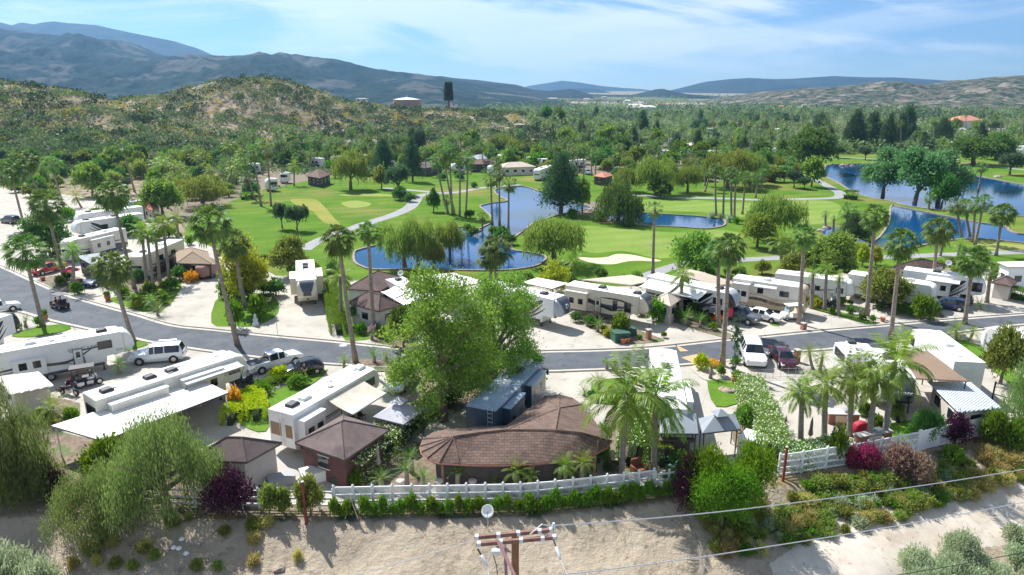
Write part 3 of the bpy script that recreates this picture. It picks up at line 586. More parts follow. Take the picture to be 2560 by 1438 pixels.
def lobes(style, seed):
    r = np.random.RandomState(seed); out = []
    if style in ('round', 'dome'):
        for i in range(15):
            a = i*2.4+r.rand(); q = .16+.52*sqrt((i+.5)/15); z = r.uniform(.42, .84) if q < .45 else r.uniform(.36, .70)
            out.append((q*cos(a), q*sin(a), z, r.uniform(.26, .40)))
        out.append((0, 0, .80, .36))
    elif style == 'ash':
        for i in range(34):
            t = (i+.5)/34; a = i*2.4+r.rand()*.8; z = .17+.72*t; e = sqrt(max(0, 1-((z-.46)/.56)**2)); q = e*r.uniform(.3, .95); out.append((q*cos(a)*(1+.12*cos(a)), q*sin(a), z+r.uniform(-.05, .07), r.uniform(.11, .25)))
        out.append((.05, 0, .88, .2))
    elif style == 'pepper':
        for i in range(24):
            a = i*2.4+r.rand(); q = .12+.72*sqrt((i+.5)/24); out.append((q*cos(a), q*sin(a), .82-.66*q**1.3+r.uniform(-.22, .08), r.uniform(.16, .30)))
    elif style == 'lumpy':
        for i in range(26):
            t = (i+.5)/26; a = i*2.4+r.rand()*.9; z = .10+.78*t; e = (1-(t-.25)**2*1.5) if t < .6 else 1.25*(1-t)**.6; q = e*r.uniform(.35, .8); out.append((q*cos(a), q*sin(a), z, r.uniform(.14, .30)))
    elif style == 'willow':
        for i in range(17):
            a = i*2.4+r.rand(); q = .10+.66*sqrt((i+.5)/17); out.append((q*cos(a), q*sin(a), .84-.36*q+r.uniform(-.15, .08), r.uniform(.18, .34)))
    elif style == 'pine':
        for i in range(26):
            t = (i+.5)/26; a = i*2.4; q = (1-t)**.75*.74*r.uniform(.6, 1.08); out.append((q*cos(a), q*sin(a), .16+t*.76, .16+.17*(1-t)))
        out.append((0, 0, .93, .12))
    elif style == 'open':
        for i in range(14):
            a = i*2.4+r.rand()*.6; q = .22+.56*r.rand(); out.append((q*cos(a), q*sin(a), r.uniform(.45, .88)-.12*q, r.uniform(.17, .32)))
    elif style == 'umbrella':
        for i in range(9):
            a = i*2.4+r.rand()*.6; q = .25+.5*r.rand(); out.append((q*cos(a), q*sin(a), r.uniform(.66, .84), r.uniform(.24, .34)))
    elif style == 'cone':
        for i in range(16):
            t = (i+.5)/16; a = i*2.4; q = .50*(1-t)+.05; out.append((q*cos(a), q*sin(a), .16+t*.72, .34*(1-t)+.12))
    elif style == 'column':
        for i in range(14): t = (i+.5)/14; out.append((.25*cos(i*2.4), .25*sin(i*2.4), .04+t*.93, .65*sin(pi*min(1, .16+t*.84))**.6))
    elif style == 'bush':
        for i in range(11):
            a = i*2.4; q = .58*sqrt((i+.5)/11); out.append((q*cos(a), q*sin(a), r.uniform(.25, .68)*(1-.3*q), r.uniform(.32, .44)))
        out.append((0, 0, .66, .36))
    return out
def crown_mesh(style, n, size, seed, hr=1.5, droop=0., clump=.10, per=14, aspect=.5, fill=.30):
    """normalised crown: x,y in crown radii, z in tree heights; hr = height/radius (keeps leaves undistorted)"""
    global RS
    RS = np.random.RandomState(seed); lb = np.array(lobes(style, seed)); nc = max(n//per, 1)
    wt = lb[:, 3]**2; k = RS.choice(len(lb), nc, p=wt/wt.sum()); d = rdir(nc); d[:, 2] = np.where(d[:, 2] < -.35, -d[:, 2], d[:, 2])
    rad = lb[k, 3:4]*np.where(RS.rand(nc, 1) < fill, RS.uniform(.35, .9, (nc, 1)), RS.uniform(.85, 1.12, (nc, 1)))
    cc = lb[k, :3]*np.array([1, 1, hr])+d*rad            # metric space where radius 1, height hr
    C = np.repeat(cc, per, 0)+RS.normal(size=(nc*per, 3))*clump*RS.uniform(.6, 1.3, (nc*per, 1))
    out = np.repeat(d, per, 0); D = unit(rdir(len(C))*.9+out*.7+np.array([0, 0, .15]))
    if droop:
        t = RS.rand(len(C)); C[:, 2] -= t**1.3*droop*RS.uniform(.3, 1, len(C)); C[:, :2] = np.repeat(cc[:, :2], per, 0)+RS.normal(size=(len(C), 2))*clump*.55+out[:, :2]*.04
        D = unit(np.array([0, 0, -1.])+rdir(len(C))*.38+out*.12)
    Wv = unit(np.cross(D, rdir(len(C))+out*.3)); s = size*RS.uniform(.6, 1.35, len(C))
    V = quads(C, D, Wv, s, s*aspect); V[:, 2] /= hr
    V[:, 2] = np.where(V[:, 2] < .02, .02+RS.rand(len(V))*.02, V[:, 2])
    return qmesh(V)
def trunk_mesh(style, seed, hr=1.5, r0=.075, nl=7, low=.28):
    lb = lobes(style, seed); mb = MB(); r = random.Random(seed); top = (.03, .02, .62*hr if style not in ('pine', 'cone', 'column') else .93*hr)
    bend = (r.uniform(-.08, .08), r.uniform(-.08, .08))
    mb.tube([(0, 0, -.05), (bend[0]*.4, bend[1]*.4, top[2]*.3), (bend[0], bend[1], top[2]*.6), top], [r0*1.35, r0, r0*.75, r0*.25], 8)
    for i, (x, y, z, q) in enumerate(sorted(lb, key=lambda l: -l[3])[:nl]):
        s = min(low+.25*r.random(), z*.8)*hr; e = (x, y, z*hr)
        m1 = (x*.45, y*.45, s+(e[2]-s)*.55); mb.tube([(bend[0]*.5, bend[1]*.5, s), m1, e], [r0*.6, r0*.38, r0*.12], 5, cap=False)
        for q2 in range(2):
            a = r.random()*6.28; e2 = (e[0]+cos(a)*q*.7, e[1]+sin(a)*q*.7, e[2]+q*.35); mb.tube([m1, e2], [r0*.25, r0*.07], 4, cap=False)
    me = bpy.data.meshes.new('trunk'); me.from_pydata([(v[0], v[1], v[2]/hr) for v in mb.v], [], mb.f); me.polygons.foreach_set('use_smooth', [True]*len(mb.f)); me.materials.append(bark); me.update()
    return me
KIND = {  # style, material, hr, size(near), droop, clump, aspect, name, category
 'ash': ('ash', G1, 2.1, .045, 0, .075, .5), 'willow': ('willow', G2, 1.6, .085, .42, .09, .20), 'pepper': ('pepper', GP, 1.7, .055, .50, .075, .22), 'dusk': ('pepper', G10, 1.4, .07, .3, .09, .3), 'pine': ('pine', G3, 1.9, .10, 0, .10, .16),
 'ficus': ('dome', G4, 1.35, .07, 0, .08, .55), 'yellow': ('bush', G5, 1.9, .07, 0, .09, .5), 'olive': ('umbrella', G6, 1.4, .08, 0, .10, .4), 'cotton': ('open', G7, 1.7, .07, 0, .12, .6),
 'euca': ('open', G6, 2.4, .10, .2, .12, .22), 'cypress': ('column', G3, 9., .16, 0, .12, .3), 'bush': ('bush', GH, 1.1, .09, 0, .09, .5), 'plum': ('bush', G8, 1.5, .07, 0, .10, .5), 'feather': ('bush', G9, 1.5, .075, 0, .085, .22),
 'small': ('round', G2, 1.7, .09, 0, .10, .45), 'green': ('round', G1, 1.5, .08, 0, .09, .5), 'dark': ('round', G4, 1.4, .08, 0, .10, .5), 'lime': ('bush', G5, 1.1, .10, 0, .10, .5), 'sage': ('bush', GSG, .8, .11, 0, .12, .25),
 'magenta': ('bush', GMG, .9, .09, 0, .10, .5), 'pinkbush': ('bush', GPK, .9, .09, 0, .12, .5), 'limebush': ('bush', GY, 1., .09, 0, .09, .5), 'rust': ('bush', GO, 1., .10, 0, .10, .4), 'brush': ('bush', GBR, .9, .16, 0, .12, .18), 'dryc': ('bush', GGR, .8, .20, 0, .14, .12)}
NLEAF = {0: 30000, 1: 9000, 2: 2600, 3: 800}; LSC = {0: 1.0, 1: 1.55, 2: 2.5, 3: 3.9}
NLEAF[0] = 30000
_cache = {}
def protos(kind, lod, var):
    key = (kind, lod, var)
    if key not in _cache:
        st, m, hr, size, droop, clump, asp = KIND[kind]; seed = hash_(kind)+var*31
        n = NLEAF[lod]
        if kind in ('plum', 'bush', 'lime', 'limebush', 'magenta', 'pinkbush', 'sage', 'brush', 'dryc', 'rust', 'cypress'): n = n//2
        c = crown_mesh(st, n, size*LSC[lod], seed, hr, droop, clump, per=(14 if lod < 2 else 8), aspect=asp*(1 if lod < 2 else 1.2)); c.materials.append(m)
        t = trunk_mesh(st, seed, hr, r0=(.075 if kind not in ('bush', 'lime', 'sage', 'brush', 'dryc', 'magenta') else .04), nl=(9 if lod < 2 else 4), low=.2 if st in ('willow', 'open', 'umbrella') else .3)
        _cache[key] = (c, t)
    return _cache[key]
def hash_(s): return sum((i+1)*ord(c) for i, c in enumerate(s)) % 9973
def lod_of(px): return 0 if px > 85 else 1 if px > 30 else 2 if px > 13 else 3
NAMES = {'ash': 'ash_tree', 'willow': 'willow_tree', 'pepper': 'pepper_tree', 'dusk': 'olive_green_tree', 'pine': 'pine_tree', 'ficus': 'ficus_tree', 'yellow': 'yellow_green_tree', 'olive': 'olive_tree', 'cotton': 'cottonwood_tree', 'euca': 'eucalyptus_tree',
 'cypress': 'cypress_tree', 'bush': 'green_shrub', 'plum': 'purple_plum_tree', 'feather': 'feathery_tree', 'small': 'small_tree', 'green': 'leafy_tree', 'dark': 'dark_leafy_tree', 'lime': 'lime_shrub', 'sage': 'sage_bush', 'magenta': 'bougainvillea',
 'pinkbush': 'pink_shrub', 'limebush': 'golden_shrub', 'rust': 'rust_shrub', 'brush': 'wild_brush', 'dryc': 'dry_grass_clump'}
SHRUBS = ('bush', 'lime', 'sage', 'magenta', 'pinkbush', 'limebush', 'rust', 'brush', 'dryc')
_tn = [0]
def tree(kind, u, vb, vt, hw, label, group=None, lod=None, var=None, g=None, uc=None, cat=None):
    """u, vb base pixel; vt top pixel; hw crown half width in px"""
    _tn[0] += 1; b = g if g is not None else hit(u, vb); z = zat(b.y, vt); h = max(z-b.z, .5); r = hw/ppm(Vector((b.x, b.y, (z+b.z)/2)))
    lod = lod_of(hw) if lod is None else lod; nv = 1 if lod == 0 else 2 if lod == 1 else 3; var = (_tn[0] % nv) if var is None else var
    c, t = protos(kind, lod, var)
    rt = empty(NAMES[kind], (b.x, b.y, b.z-.05), (_tn[0]*1.37) % 6.28, label, cat or ('shrub' if kind in SHRUBS else 'tree'), group)
    lean = 0
    co = bpy.data.objects.new('crown' if kind not in SHRUBS else 'foliage', c); link(co, rt); co.scale = (r, r, h)
    to = bpy.data.objects.new('trunk' if kind not in SHRUBS else 'stem', t); link(to, rt); to.scale = (r, r, h)
    if uc is not None:
        rt.rotation_euler[2] = 0; dx = xat(Vector((b.x, b.y, b.z+h*.6)), uc)-b.x; a = math.atan2(dx, h*.6); rt.rotation_euler[1] = a
    return rt
# ---- palms
def fan_crown(seed, nf=36, fing=13, dead=False, droopy=1.):
    r = np.random.RandomState(seed); V = []
    for i in range(nf):
        t = (i+.5)/nf; az = i*2.39996+r.uniform(-.2, .2)
        el = radians(84-152*t**.95) if not dead else radians(-50-35*r.rand())
        L = r.uniform(.42, .66); B = r.uniform(.33, .45)*(1 if t > .12 else .8)
        d = np.array([cos(az)*cos(el), sin(az)*cos(el), sin(el)])
        side = np.array([-sin(az), cos(az), 0]); up = np.cross(d, side)*-1
        if up[2] < 0: up = -up
        roll = r.uniform(-.6, .6); side, up = side*cos(roll)+up*sin(roll), up*cos(roll)-side*sin(roll)
        c0 = d*.04; c1 = d*L+np.array([0, 0, -.10*L*droopy]); wv = side*.022
        V += [c0+wv, c1+wv*.6, c1-wv*.6, c0-wv]
        dd = unit(d+np.array([0, 0, -.35*droopy]))
        for k in range(fing):
            a = (k/(fing-1)-.5)*radians(205); fd = dd*cos(a)+side*sin(a)+up*.12*cos(a*2); fd = unit(fd); l = B*(.62+.38*cos(a*.8))*r.uniform(.9, 1.08)
            w = np.cross(fd, up); w = unit(w)*l*.105; p1 = c1+fd*l*.52+up*(.02 if k % 2 else -.01); p2 = c1+fd*l+np.array([0, 0, -.26*l*droopy*r.uniform(.5, 1.8)])
            V += [c1, p1+w, p1-w*.0+up*.0+w*-1, c1]
            V[-1] = c1-up*.002
            V += [p1+w, p2+w*.12, p2-w*.12, p1-w]
    me = qmesh(np.array(V)); return me
def feather_crown(seed, nf=18, nl=26, arch=1., lift=1., width=.26, stiff=.0, lo_el=-35, hi_el=82):
    r = np.random.RandomState(seed); V = []
    for i in range(nf):
        t0 = (i+.5)/nf; az = i*2.39996+r.uniform(-.25, .25); el = radians(hi_el-(hi_el-lo_el)*t0); L = r.uniform(.9, 1.1); pts = []
        d = np.array([cos(az)*cos(el), sin(az)*cos(el), sin(el)]); p = np.zeros(3); side = np.array([-sin(az), cos(az), 0]); ns = 12; dirs = []
        for k in range(ns+1):
            pts.append(p.copy()); dirs.append(d.copy()); p = p+d*L/ns; d = unit(d+np.array([0, 0, -.16*arch*(.4+k/ns*1.1)])*(1 if el > -.5 else .5))
        for k in range(ns):
            w = side*.014*(1-k/ns*.7); V += [pts[k]+w, pts[k+1]+w*.9, pts[k+1]-w*.9, pts[k]-w]
        for k in range(nl):
            t = .14+.86*(k+.5)/nl; f = t*ns; a = int(min(f, ns-1)); q = pts[a]*(1-(f-a))+pts[a+1]*(f-a); dd = dirs[a]; up = unit(np.cross(dd, side))
            if up[2] < 0: up = -up
            ll = width*(sin(pi*min(1, .12+t*.84))**.6)*r.uniform(.85, 1.1)
            for s in (-1, 1):
                ld = unit(side*s+dd*.75+up*(.25+.2*r.rand())*(1-arch*.35)+np.array([0, 0, -.55*arch*(1-stiff)*r.uniform(.6, 1.3)])); w = unit(np.cross(ld, up+rn(r)*.5))*ll*.045
                m = q+ld*ll*.55; e = q+ld*ll+np.array([0, 0, -.22*ll*arch*(1-stiff)])
                V += [q, m+w, e, m-w]
    return qmesh(np.array(V))
def rn(r): return r.normal(size=3)*.5
_pc = {}
def pmesh(key, fn, m):
    if key not in _pc: me = fn(); me.materials.append(m); _pc[key] = me
    return _pc[key]
_pn = [0]
def palm_trunk(rt, dx, dy, h, r0, r1, m, n=8, seg=7, bow=.04, base=1.35):
    mb = MB(); pts = []; rad = []
    for k in range(seg+1):
        t = k/seg; pts.append((dx*(t+bow*sin(pi*t)*2), dy*t, -.15+(h+.15)*t)); rad.append((r0+(r1-r0)*t)*(base if k == 0 else 1))
    mb.tube(pts, rad, n); return mb.build('trunk', m, rt, smooth=True)
def palm(ub, vb, uc, vc, r, label, kind='fan', group=None, skirt=None, g=None, name=None, thick=None, cat='palm tree'):
    _pn[0] += 1; i = _pn[0]; b = g if g is not None else hit(ub, vb); zc = zat(b.y, vc); h = zc-b.z; p = Vector((b.x, b.y, zc)); dx = xat(p, uc)-b.x; R = r/ppm(p)
    dx = max(-h*.35, min(h*.35, dx))
    rt = empty(name or {'fan': 'fan_palm', 'queen': 'queen_palm', 'date': 'date_palm', 'sago': 'sago_palm'}[kind], b, 0, label, cat, group)
    big = r > 34; tiny = r < 15
    if kind == 'fan':
        v = i % 4; key = ('fan', v, big, tiny)
        me = pmesh(key, lambda: fan_crown(100+v, 46 if big else 30 if not tiny else 24, 15 if big else 9 if not tiny else 5, droopy=.8+.2*v), GF)
        th = thick or .21; palm_trunk(rt, dx, 0, h, th*1.25, th*.8, bark_palm, 10 if big else 6)
        if skirt is None: skirt = (i*7) % 10 < 6
        if skirt:
            m2 = pmesh(('dead', i % 2, tiny), lambda: fan_crown(200+i % 2, 16 if not tiny else 8, 7 if not tiny else 4, dead=True), GD); s = bpy.data.objects.new('dead_fronds', m2); link(s, rt); s.location = (dx, 0, h-.05*R); s.scale = (R*.62, R*.62, R*.75)
    elif kind in ('queen', 'queeny'):
        v = i % 3; key = ('q', v, big)
        me = pmesh(key, lambda: feather_crown(300+v, 25 if r > 70 else 18, 46 if big else 22, arch=.95, width=.27, lo_el=-38), GQ)
        palm_trunk(rt, dx, 0, h, thick or .24, (thick or .24)*.72, bark_grey, 10 if big else 6)
    elif kind == 'date':
        v = i % 3; me = pmesh(('d', v, big), lambda: feather_crown(400+v, 30, 26 if big else 18, arch=.8, width=.2, lo_el=-30), GQ)
        palm_trunk(rt, dx, 0, h, thick or .16, .14, bark_palm, 8, 3)
    elif kind == 'sago':
        v = i % 3; me = pmesh(('s', v), lambda: feather_crown(500+v, 34, 24, arch=.35, width=.12, stiff=.6, lo_el=-5, hi_el=70), GS)
        palm_trunk(rt, 0, 0, max(h, .15), thick or .18, .16, bark_palm, 8, 2)
    c = bpy.data.objects.new('crown', me); link(c, rt); c.location = (dx, 0, max(h, .12)); c.scale = (R, R, R); c.rotation_euler = (0, 0, i*1.7 % 6.28)
    return rt
# ---- hedges: leafy solid along a polyline (px) with width and height in metres
def hedge(px, width, h, m, label, group=None, dens=150, size=.16, flowers=None, fdens=18, name='hedge', world=False, wob=.15, z0=None, cat='hedge'):
    w = [(Vector((p[0], p[1], 0)) if world else hit(*p)) for p in px]; zs = [H1(p.x, p.y) for p in w]; rt = empty(name, (w[0].x, w[0].y, zs[0]), 0, label, cat, group)
    global RS; RS = np.random.RandomState(len(bpy.data.objects) % 9999)
    pts = np.array([(p.x-w[0].x, p.y-w[0].y, z-zs[0]) for p, z in zip(w, zs)]); seg = np.linalg.norm(np.diff(pts, axis=0), axis=1); Lt = seg.sum(); cum = np.concatenate([[0], np.cumsum(seg)])
    def sample(n, shell=True):
        s = RS.rand(n)*Lt; a = np.clip(np.searchsorted(cum, s)-1, 0, len(seg)-1); t = (s-cum[a])/seg[a]; p = pts[a]+(pts[a+1]-pts[a])*t[:, None]
        d = unit(pts[a+1]-pts[a]); nn = np.stack([-d[:, 1], d[:, 0], 0*d[:, 0]], 1); th_ = RS.rand(n)*pi*1.16-.08*pi
        wb = 1+wob*(fbm(s*.9, s*0+1.3, 3)-.5)*2.5; ex = .45
        tp = RS.rand(n) < .62; sgn = np.where(RS.rand(n) < .5, -1., 1.); cx = np.where(tp, RS.uniform(-1, 1, n), sgn*RS.uniform(.9, 1.03, n)); cz = np.where(tp, RS.uniform(.88, 1.02, n), RS.uniform(-.95, 1, n))
        k = RS.uniform(.86, 1.06, n) if shell else 1.04
        off = nn*(cx*width/2*wb*k)[:, None]; zz = h*.5+h*.5*cz*wb*k; lo = RS.rand(n) < .35; zz = np.where(lo & (np.abs(cx) > .8), RS.rand(n)*h*.6, zz)
        o = nn*cx[:, None]+np.array([0, 0, 1.])*cz[:, None]; p = p+off; p[:, 2] += np.maximum(zz, .03); return p, unit(o)
    n = int(Lt*(width+2*h)*dens); C, o = sample(n); D = unit(rdir(n)*.9+o*.8); Wv = unit(np.cross(D, rdir(n))); s = size*RS.uniform(.6, 1.3, n)
    Vq = quads(C, D, Wv, s, s*.55); nq = n
    if flowers:
        nf = int(Lt*(width+2*h)*fdens); C, o = sample(nf, False); D = unit(rdir(nf)+o*.5); Wv = unit(np.cross(D, rdir(nf))); Vq = np.concatenate([Vq, quads(C+o*.03, D, Wv, size*.8, size*.7)])
    me = qmesh(Vq); me.materials.append(m)
    if flowers: me.materials.append(flowers); me.polygons.foreach_set('material_index', np.concatenate([np.zeros(nq, np.int32), np.ones(nf, np.int32)]))
    f = bpy.data.objects.new('foliage', me); link(f, rt)
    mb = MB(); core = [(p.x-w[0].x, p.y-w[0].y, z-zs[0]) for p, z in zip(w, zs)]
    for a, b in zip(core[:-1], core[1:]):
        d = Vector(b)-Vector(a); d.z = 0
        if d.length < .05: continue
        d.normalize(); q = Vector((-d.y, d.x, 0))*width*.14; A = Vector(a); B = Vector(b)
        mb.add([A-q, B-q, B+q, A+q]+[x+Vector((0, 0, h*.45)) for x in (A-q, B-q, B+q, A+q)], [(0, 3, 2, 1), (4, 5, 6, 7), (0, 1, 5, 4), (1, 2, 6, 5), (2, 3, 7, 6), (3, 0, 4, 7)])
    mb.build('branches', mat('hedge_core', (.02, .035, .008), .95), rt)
    return rt
# ================================================================ PALMS (photo positions)
FAR_P = 'fan palms scattered through the far grove'
for a in [
 (108, 815, 60, 625, 62, 'leaning fan palm at the roadside behind the terracotta pot, far left'),
 (335, 855, 277, 665, 60, 'fan palm whose trunk passes in front of the blue car on the left driveway'),
 (337, 722, 280, 480, 50, 'tall fan palm rising beside the grey motorhome in the left lots'),
 (160, 690, 114, 512, 52, 'thick fan palm standing beside the red pickup'),
 (62, 570, 26, 428, 48, 'tall dark crowned fan palm at the far left edge of the photo'),
 (145, 560, 8, 400, 40, 'slender palm leaning left behind the leftmost tall palm'),
 (164, 530, 127, 407, 32, 'fan palm in front of the pale hillside trail on the left'),
 (337, 480, 308, 365, 28, 'lone slim palm in front of the left scrub hill'),
 (595, 864, 522, 555, 66, 'tallest near fan palm, trunk crossing the road beside the silver white parked wagon'),
 (613, 768, 583, 603, 48, 'fan palm rising from the clipped round shrubs'),
 (890, 908, 846, 592, 52, 'big fan palm with brown trunk beside the clipped square hedge'),
 (935, 838, 920, 578, 36, 'slimmer fan palm behind the american flag'),
 (1632, 684, 1637, 522, 29, 'lone slender palm standing at the golf path by the bunker'),
 (1797, 818, 1797, 625, 44, 'shorter palm of the pair beside the orange golf cart'),
 (1806, 916, 1826, 612, 52, 'taller palm of the pair beside the thin cypress'),
 (1998, 810, 2012, 586, 37, 'fan palm beside the white golf cart on the driveway'),
 (2167, 789, 2190, 540, 43, 'tall palm with brown skirt in front of the oleander tree'),
 (2227, 848, 2254, 603, 52, 'fan palm with hanging brown fronds at the near road edge'),
 (2330, 740, 2347, 570, 46, 'fan palm in front of the swirl striped trailer on the right'),
 (2412, 810, 2434, 650, 50, 'leaning windblown fan palm beside the two dark parked wagons'),
 (2467, 757, 2478, 676, 30, 'short fan palm behind the windblown palm at the right hedge'),
 (2114, 592, 2120, 524, 28, 'fan palm beside the dark shrub and the creek'),
 (2490, 640, 2508, 530, 38, 'tall fan palm at the pond edge near the right border'),
 (1231, 562, 1227, 447, 26, 'left palm of the trio in the central pond'), (1249, 562, 1248, 432, 26, 'middle and tallest palm of the trio in the central pond'), (1271, 575, 1272, 458, 28, 'right palm of the trio in the central pond'),
 (1121, 535, 1090, 400, 26, 'leaning palm of the group on the golf path bend', ), (1131, 538, 1124, 376, 30, 'tallest palm of the group on the golf path bend'), (1138, 538, 1108, 385, 24, 'thin palm between the tall ones at the path bend'),
 (1149, 541, 1150, 392, 28, 'palm right of the tallest at the path bend'), (1164, 545, 1170, 396, 26, 'rightmost palm of the group on the path bend'),
 (653, 516, 633, 378, 30, 'thick trunked palm at the left end of the golf lawn'), (678, 516, 667, 375, 28, 'right palm of the trio at the left end of the lawn'), (637, 499, 612, 402, 26, 'left leaning palm of the trio at the left end of the lawn'),
 (2407, 595, 2380, 512, 28, 'leftmost palm of the cluster at the right pond'), (2427, 592, 2414, 516, 30, 'second palm of the cluster at the right pond'), (2432, 606, 2440, 508, 28, 'third palm of the cluster at the right pond'), (2437, 612, 2460, 504, 30, 'rightmost palm of the cluster at the right pond')]:
    palm(*a)
palm(1240, 702, 1240, 618, 52, 'bushy fan palm behind the white patio roof at the central pond', skirt=True)
palm(1227, 700, 1226, 640, 40, 'short companion palm beside the bushy palm at the central pond', skirt=True)
for a in [(1206, 571, 1206, 541, 17, 'tiny palm on the grassy pond peninsula'), (1121, 534, 1116, 499, 17, 'stubby palm at the foot of the path bend palms'), (2064, 570, 2064, 534, 14, 'small palm on the lawn left of the creek'),
          (2084, 572, 2085, 545, 10, 'smallest palm on the lawn left of the creek'), (2322, 524, 2325, 494, 20, 'squat palm on the narrow grass spit in the lake')]: palm(*a, skirt=False)
for a in [(367, 716, 354, 578, 40), (400, 708, 386, 570, 34), (424, 702, 407, 562, 42), (455, 636, 440, 548, 34), (384, 722, 368, 590, 36)]:
    palm(*a, 'queen palm in the dense clump behind the left grass strip', kind='queen', group='queen palms clumped in front of the cream motorhome')
palm(182, 726, 182, 626, 36, 'bushy queen palm beside the red patio umbrella', kind='queen'); palm(157, 690, 150, 655, 24, 'small queen palm behind the red pickup', kind='queen')
palm(205, 520, 186, 492, 26, 'queen palm in front of the white roofed trailers on the left', kind='queen')
for a in [(1957, 675, 1950, 605, 38, 'left queen palm of the pair on the lawn behind the tan striped motorhome'), (1983, 679, 1984, 610, 32, 'right queen palm of the pair on the lawn behind the tan striped motorhome'),
          (2029, 772, 2033, 682, 26, 'queen palm left of the white trailer steps'), (2062, 776, 2067, 675, 30, 'middle queen palm in front of the old white trailer'), (2097, 789, 2098, 692, 26, 'right queen palm in front of the old white trailer'),
          (1704, 790, 1705, 690, 40, 'queen palm in front of the grey awnings'), (1434, 700, 1434, 655, 36, 'pale queen palm at the left end of the bunker'), (853, 805, 850, 690, 44, 'yellowish queen palm behind the big fan palm trunk'),
          (735, 465, 735, 415, 28, 'green queen palm beside the brown hipped hut'), (2350, 640, 2360, 600, 30, 'drooping queen palm with orange fronds by the right pond'),
          (2395, 640, 2400, 610, 26, 'yellow green queen palm right of the swirl trailer palm'), (575, 480, 578, 420, 24, 'yellowish queen palm at the edge of the left grove'), (388, 450, 390, 415, 30, 'queen palm below the scrub hill beside the curved fence')]:
    palm(*a, kind='queen')
for a in [(1552, 1190, 1566, 985, 135, 'big shaggy queen palm left of the pair behind the lattice fence'), (1635, 1180, 1640, 990, 118, 'big shaggy queen palm right of the pair behind the lattice fence'),
          (2002, 1116, 2006, 982, 64, 'leftmost queen palm of the row in the white patio'), (2061, 1102, 2066, 962, 76, 'second queen palm of the row in the white patio'), (2123, 1088, 2134, 945, 80, 'third queen palm of the row in the white patio'),
          (2171, 1107, 2192, 950, 78, 'fourth queen palm of the row in the white patio'), (2210, 1102, 2238, 905, 112, 'tallest queen palm in front of the brown patio roof'), (2160, 1040, 2160, 950, 50, 'queen palm behind the outdoor kitchen counter')]:
    palm(*a, kind='queen')
for a in [(2034, 924, 2020, 882, 34, 'left small date palm beside the maroon sedan'), (2050, 926, 2056, 892, 30, 'right small date palm beside the maroon sedan'), (2394, 852, 2388, 828, 38, 'small date palm under the windblown palm'), (2421, 852, 2440, 832, 30, 'tilted small date palm by the toy hauler lawn'),
          (1290, 1242, 1290, 1178, 46, 'left date palm in front of the shingled roof'), (1312, 1244, 1325, 1192, 34, 'low date palm beside the left date palm at the shingled roof'), (1415, 1236, 1413, 1165, 42, 'middle date palm in front of the shingled roof'), (1446, 1236, 1458, 1158, 40, 'right date palm on a thin trunk by the shingled roof'),
          (297, 935, 297, 912, 30, 'small date palm between the two left trailers'), (860, 925, 860, 900, 22, 'small yellowish palm at the road edge before the awning trailer'), (964, 905, 966, 890, 18, 'tiny palm right of the roadside sago'),
          (385, 775, 380, 752, 30, 'low date palm on the left grass strip'), (335, 770, 333, 745, 28, 'spiky date palm at the kerb of the left grass strip')]:
    palm(*a, kind='date')
y = palm(133, 1058, 133, 1020, 50, 'yellowing date palm beside the small metal roofed hut', kind='date'); y.children[1].data = pmesh(('dy', 0), lambda: feather_crown(411, 28, 26, arch=1., width=.2, lo_el=-40), GQY)
for a in [(1030, 1185, 1025, 1142, 34, 'sago palm under the left end of the shingled roof'), (1018, 1226, 1014, 1172, 36, 'sago palm on a stout trunk by the folded parasol'), (1058, 1236, 1057, 1190, 38, 'dark sago palm nearest the left white plinth'), (954, 1236, 954, 1198, 38, 'yellow green sago palm at the lattice fence'),
          (1145, 1240, 1144, 1182, 34, 'sago palm between two white plinths'), (1236, 1242, 1236, 1205, 24, 'low sago palm right of the right white plinth'), (936, 908, 934, 890, 34, 'dark sago palm at the road edge above the awning trailer'),
          (1497, 985, 1497, 962, 38, 'sago palm in front of the shaggy queen palm crown'), (1460, 990, 1462, 985, 28, 'low sago palm above the shingled roof wing'), (1776, 948, 1778, 920, 24, 'little sago palm on the pale gravel corner'), (1494, 830, 1494, 812, 26, 'sago palm left of the round green shrub'),
          (1714, 815, 1714, 795, 34, 'sago palm under the queen palm of the grey awnings'), (1517, 925, 1515, 905, 15, 'left twin sago palm on the road edge'), (1537, 928, 1536, 905, 16, 'right twin sago palm on the road edge'), (1589, 838, 1589, 830, 12, 'small agave in a pot by the transformer box'),
          (2450, 775, 2448, 765, 28, 'dark cycad bush beside the right concrete drive'), (2150, 788, 2147, 775, 18, 'small yucca on the grass strip'), (1750, 820, 1750, 800, 26, 'dark cycad beside the orange golf cart'), (395, 790, 395, 775, 34, 'low cycad at the foot of the left grass strip'),
          (65, 818, 66, 802, 24, 'bright sago palm beside the terracotta pot'), (930, 850, 932, 838, 20, 'cycad below the american flag'), (1535, 790, 1530, 778, 22, 'dark cycad under the trailer steps')]:
    palm(*a, kind='sago')
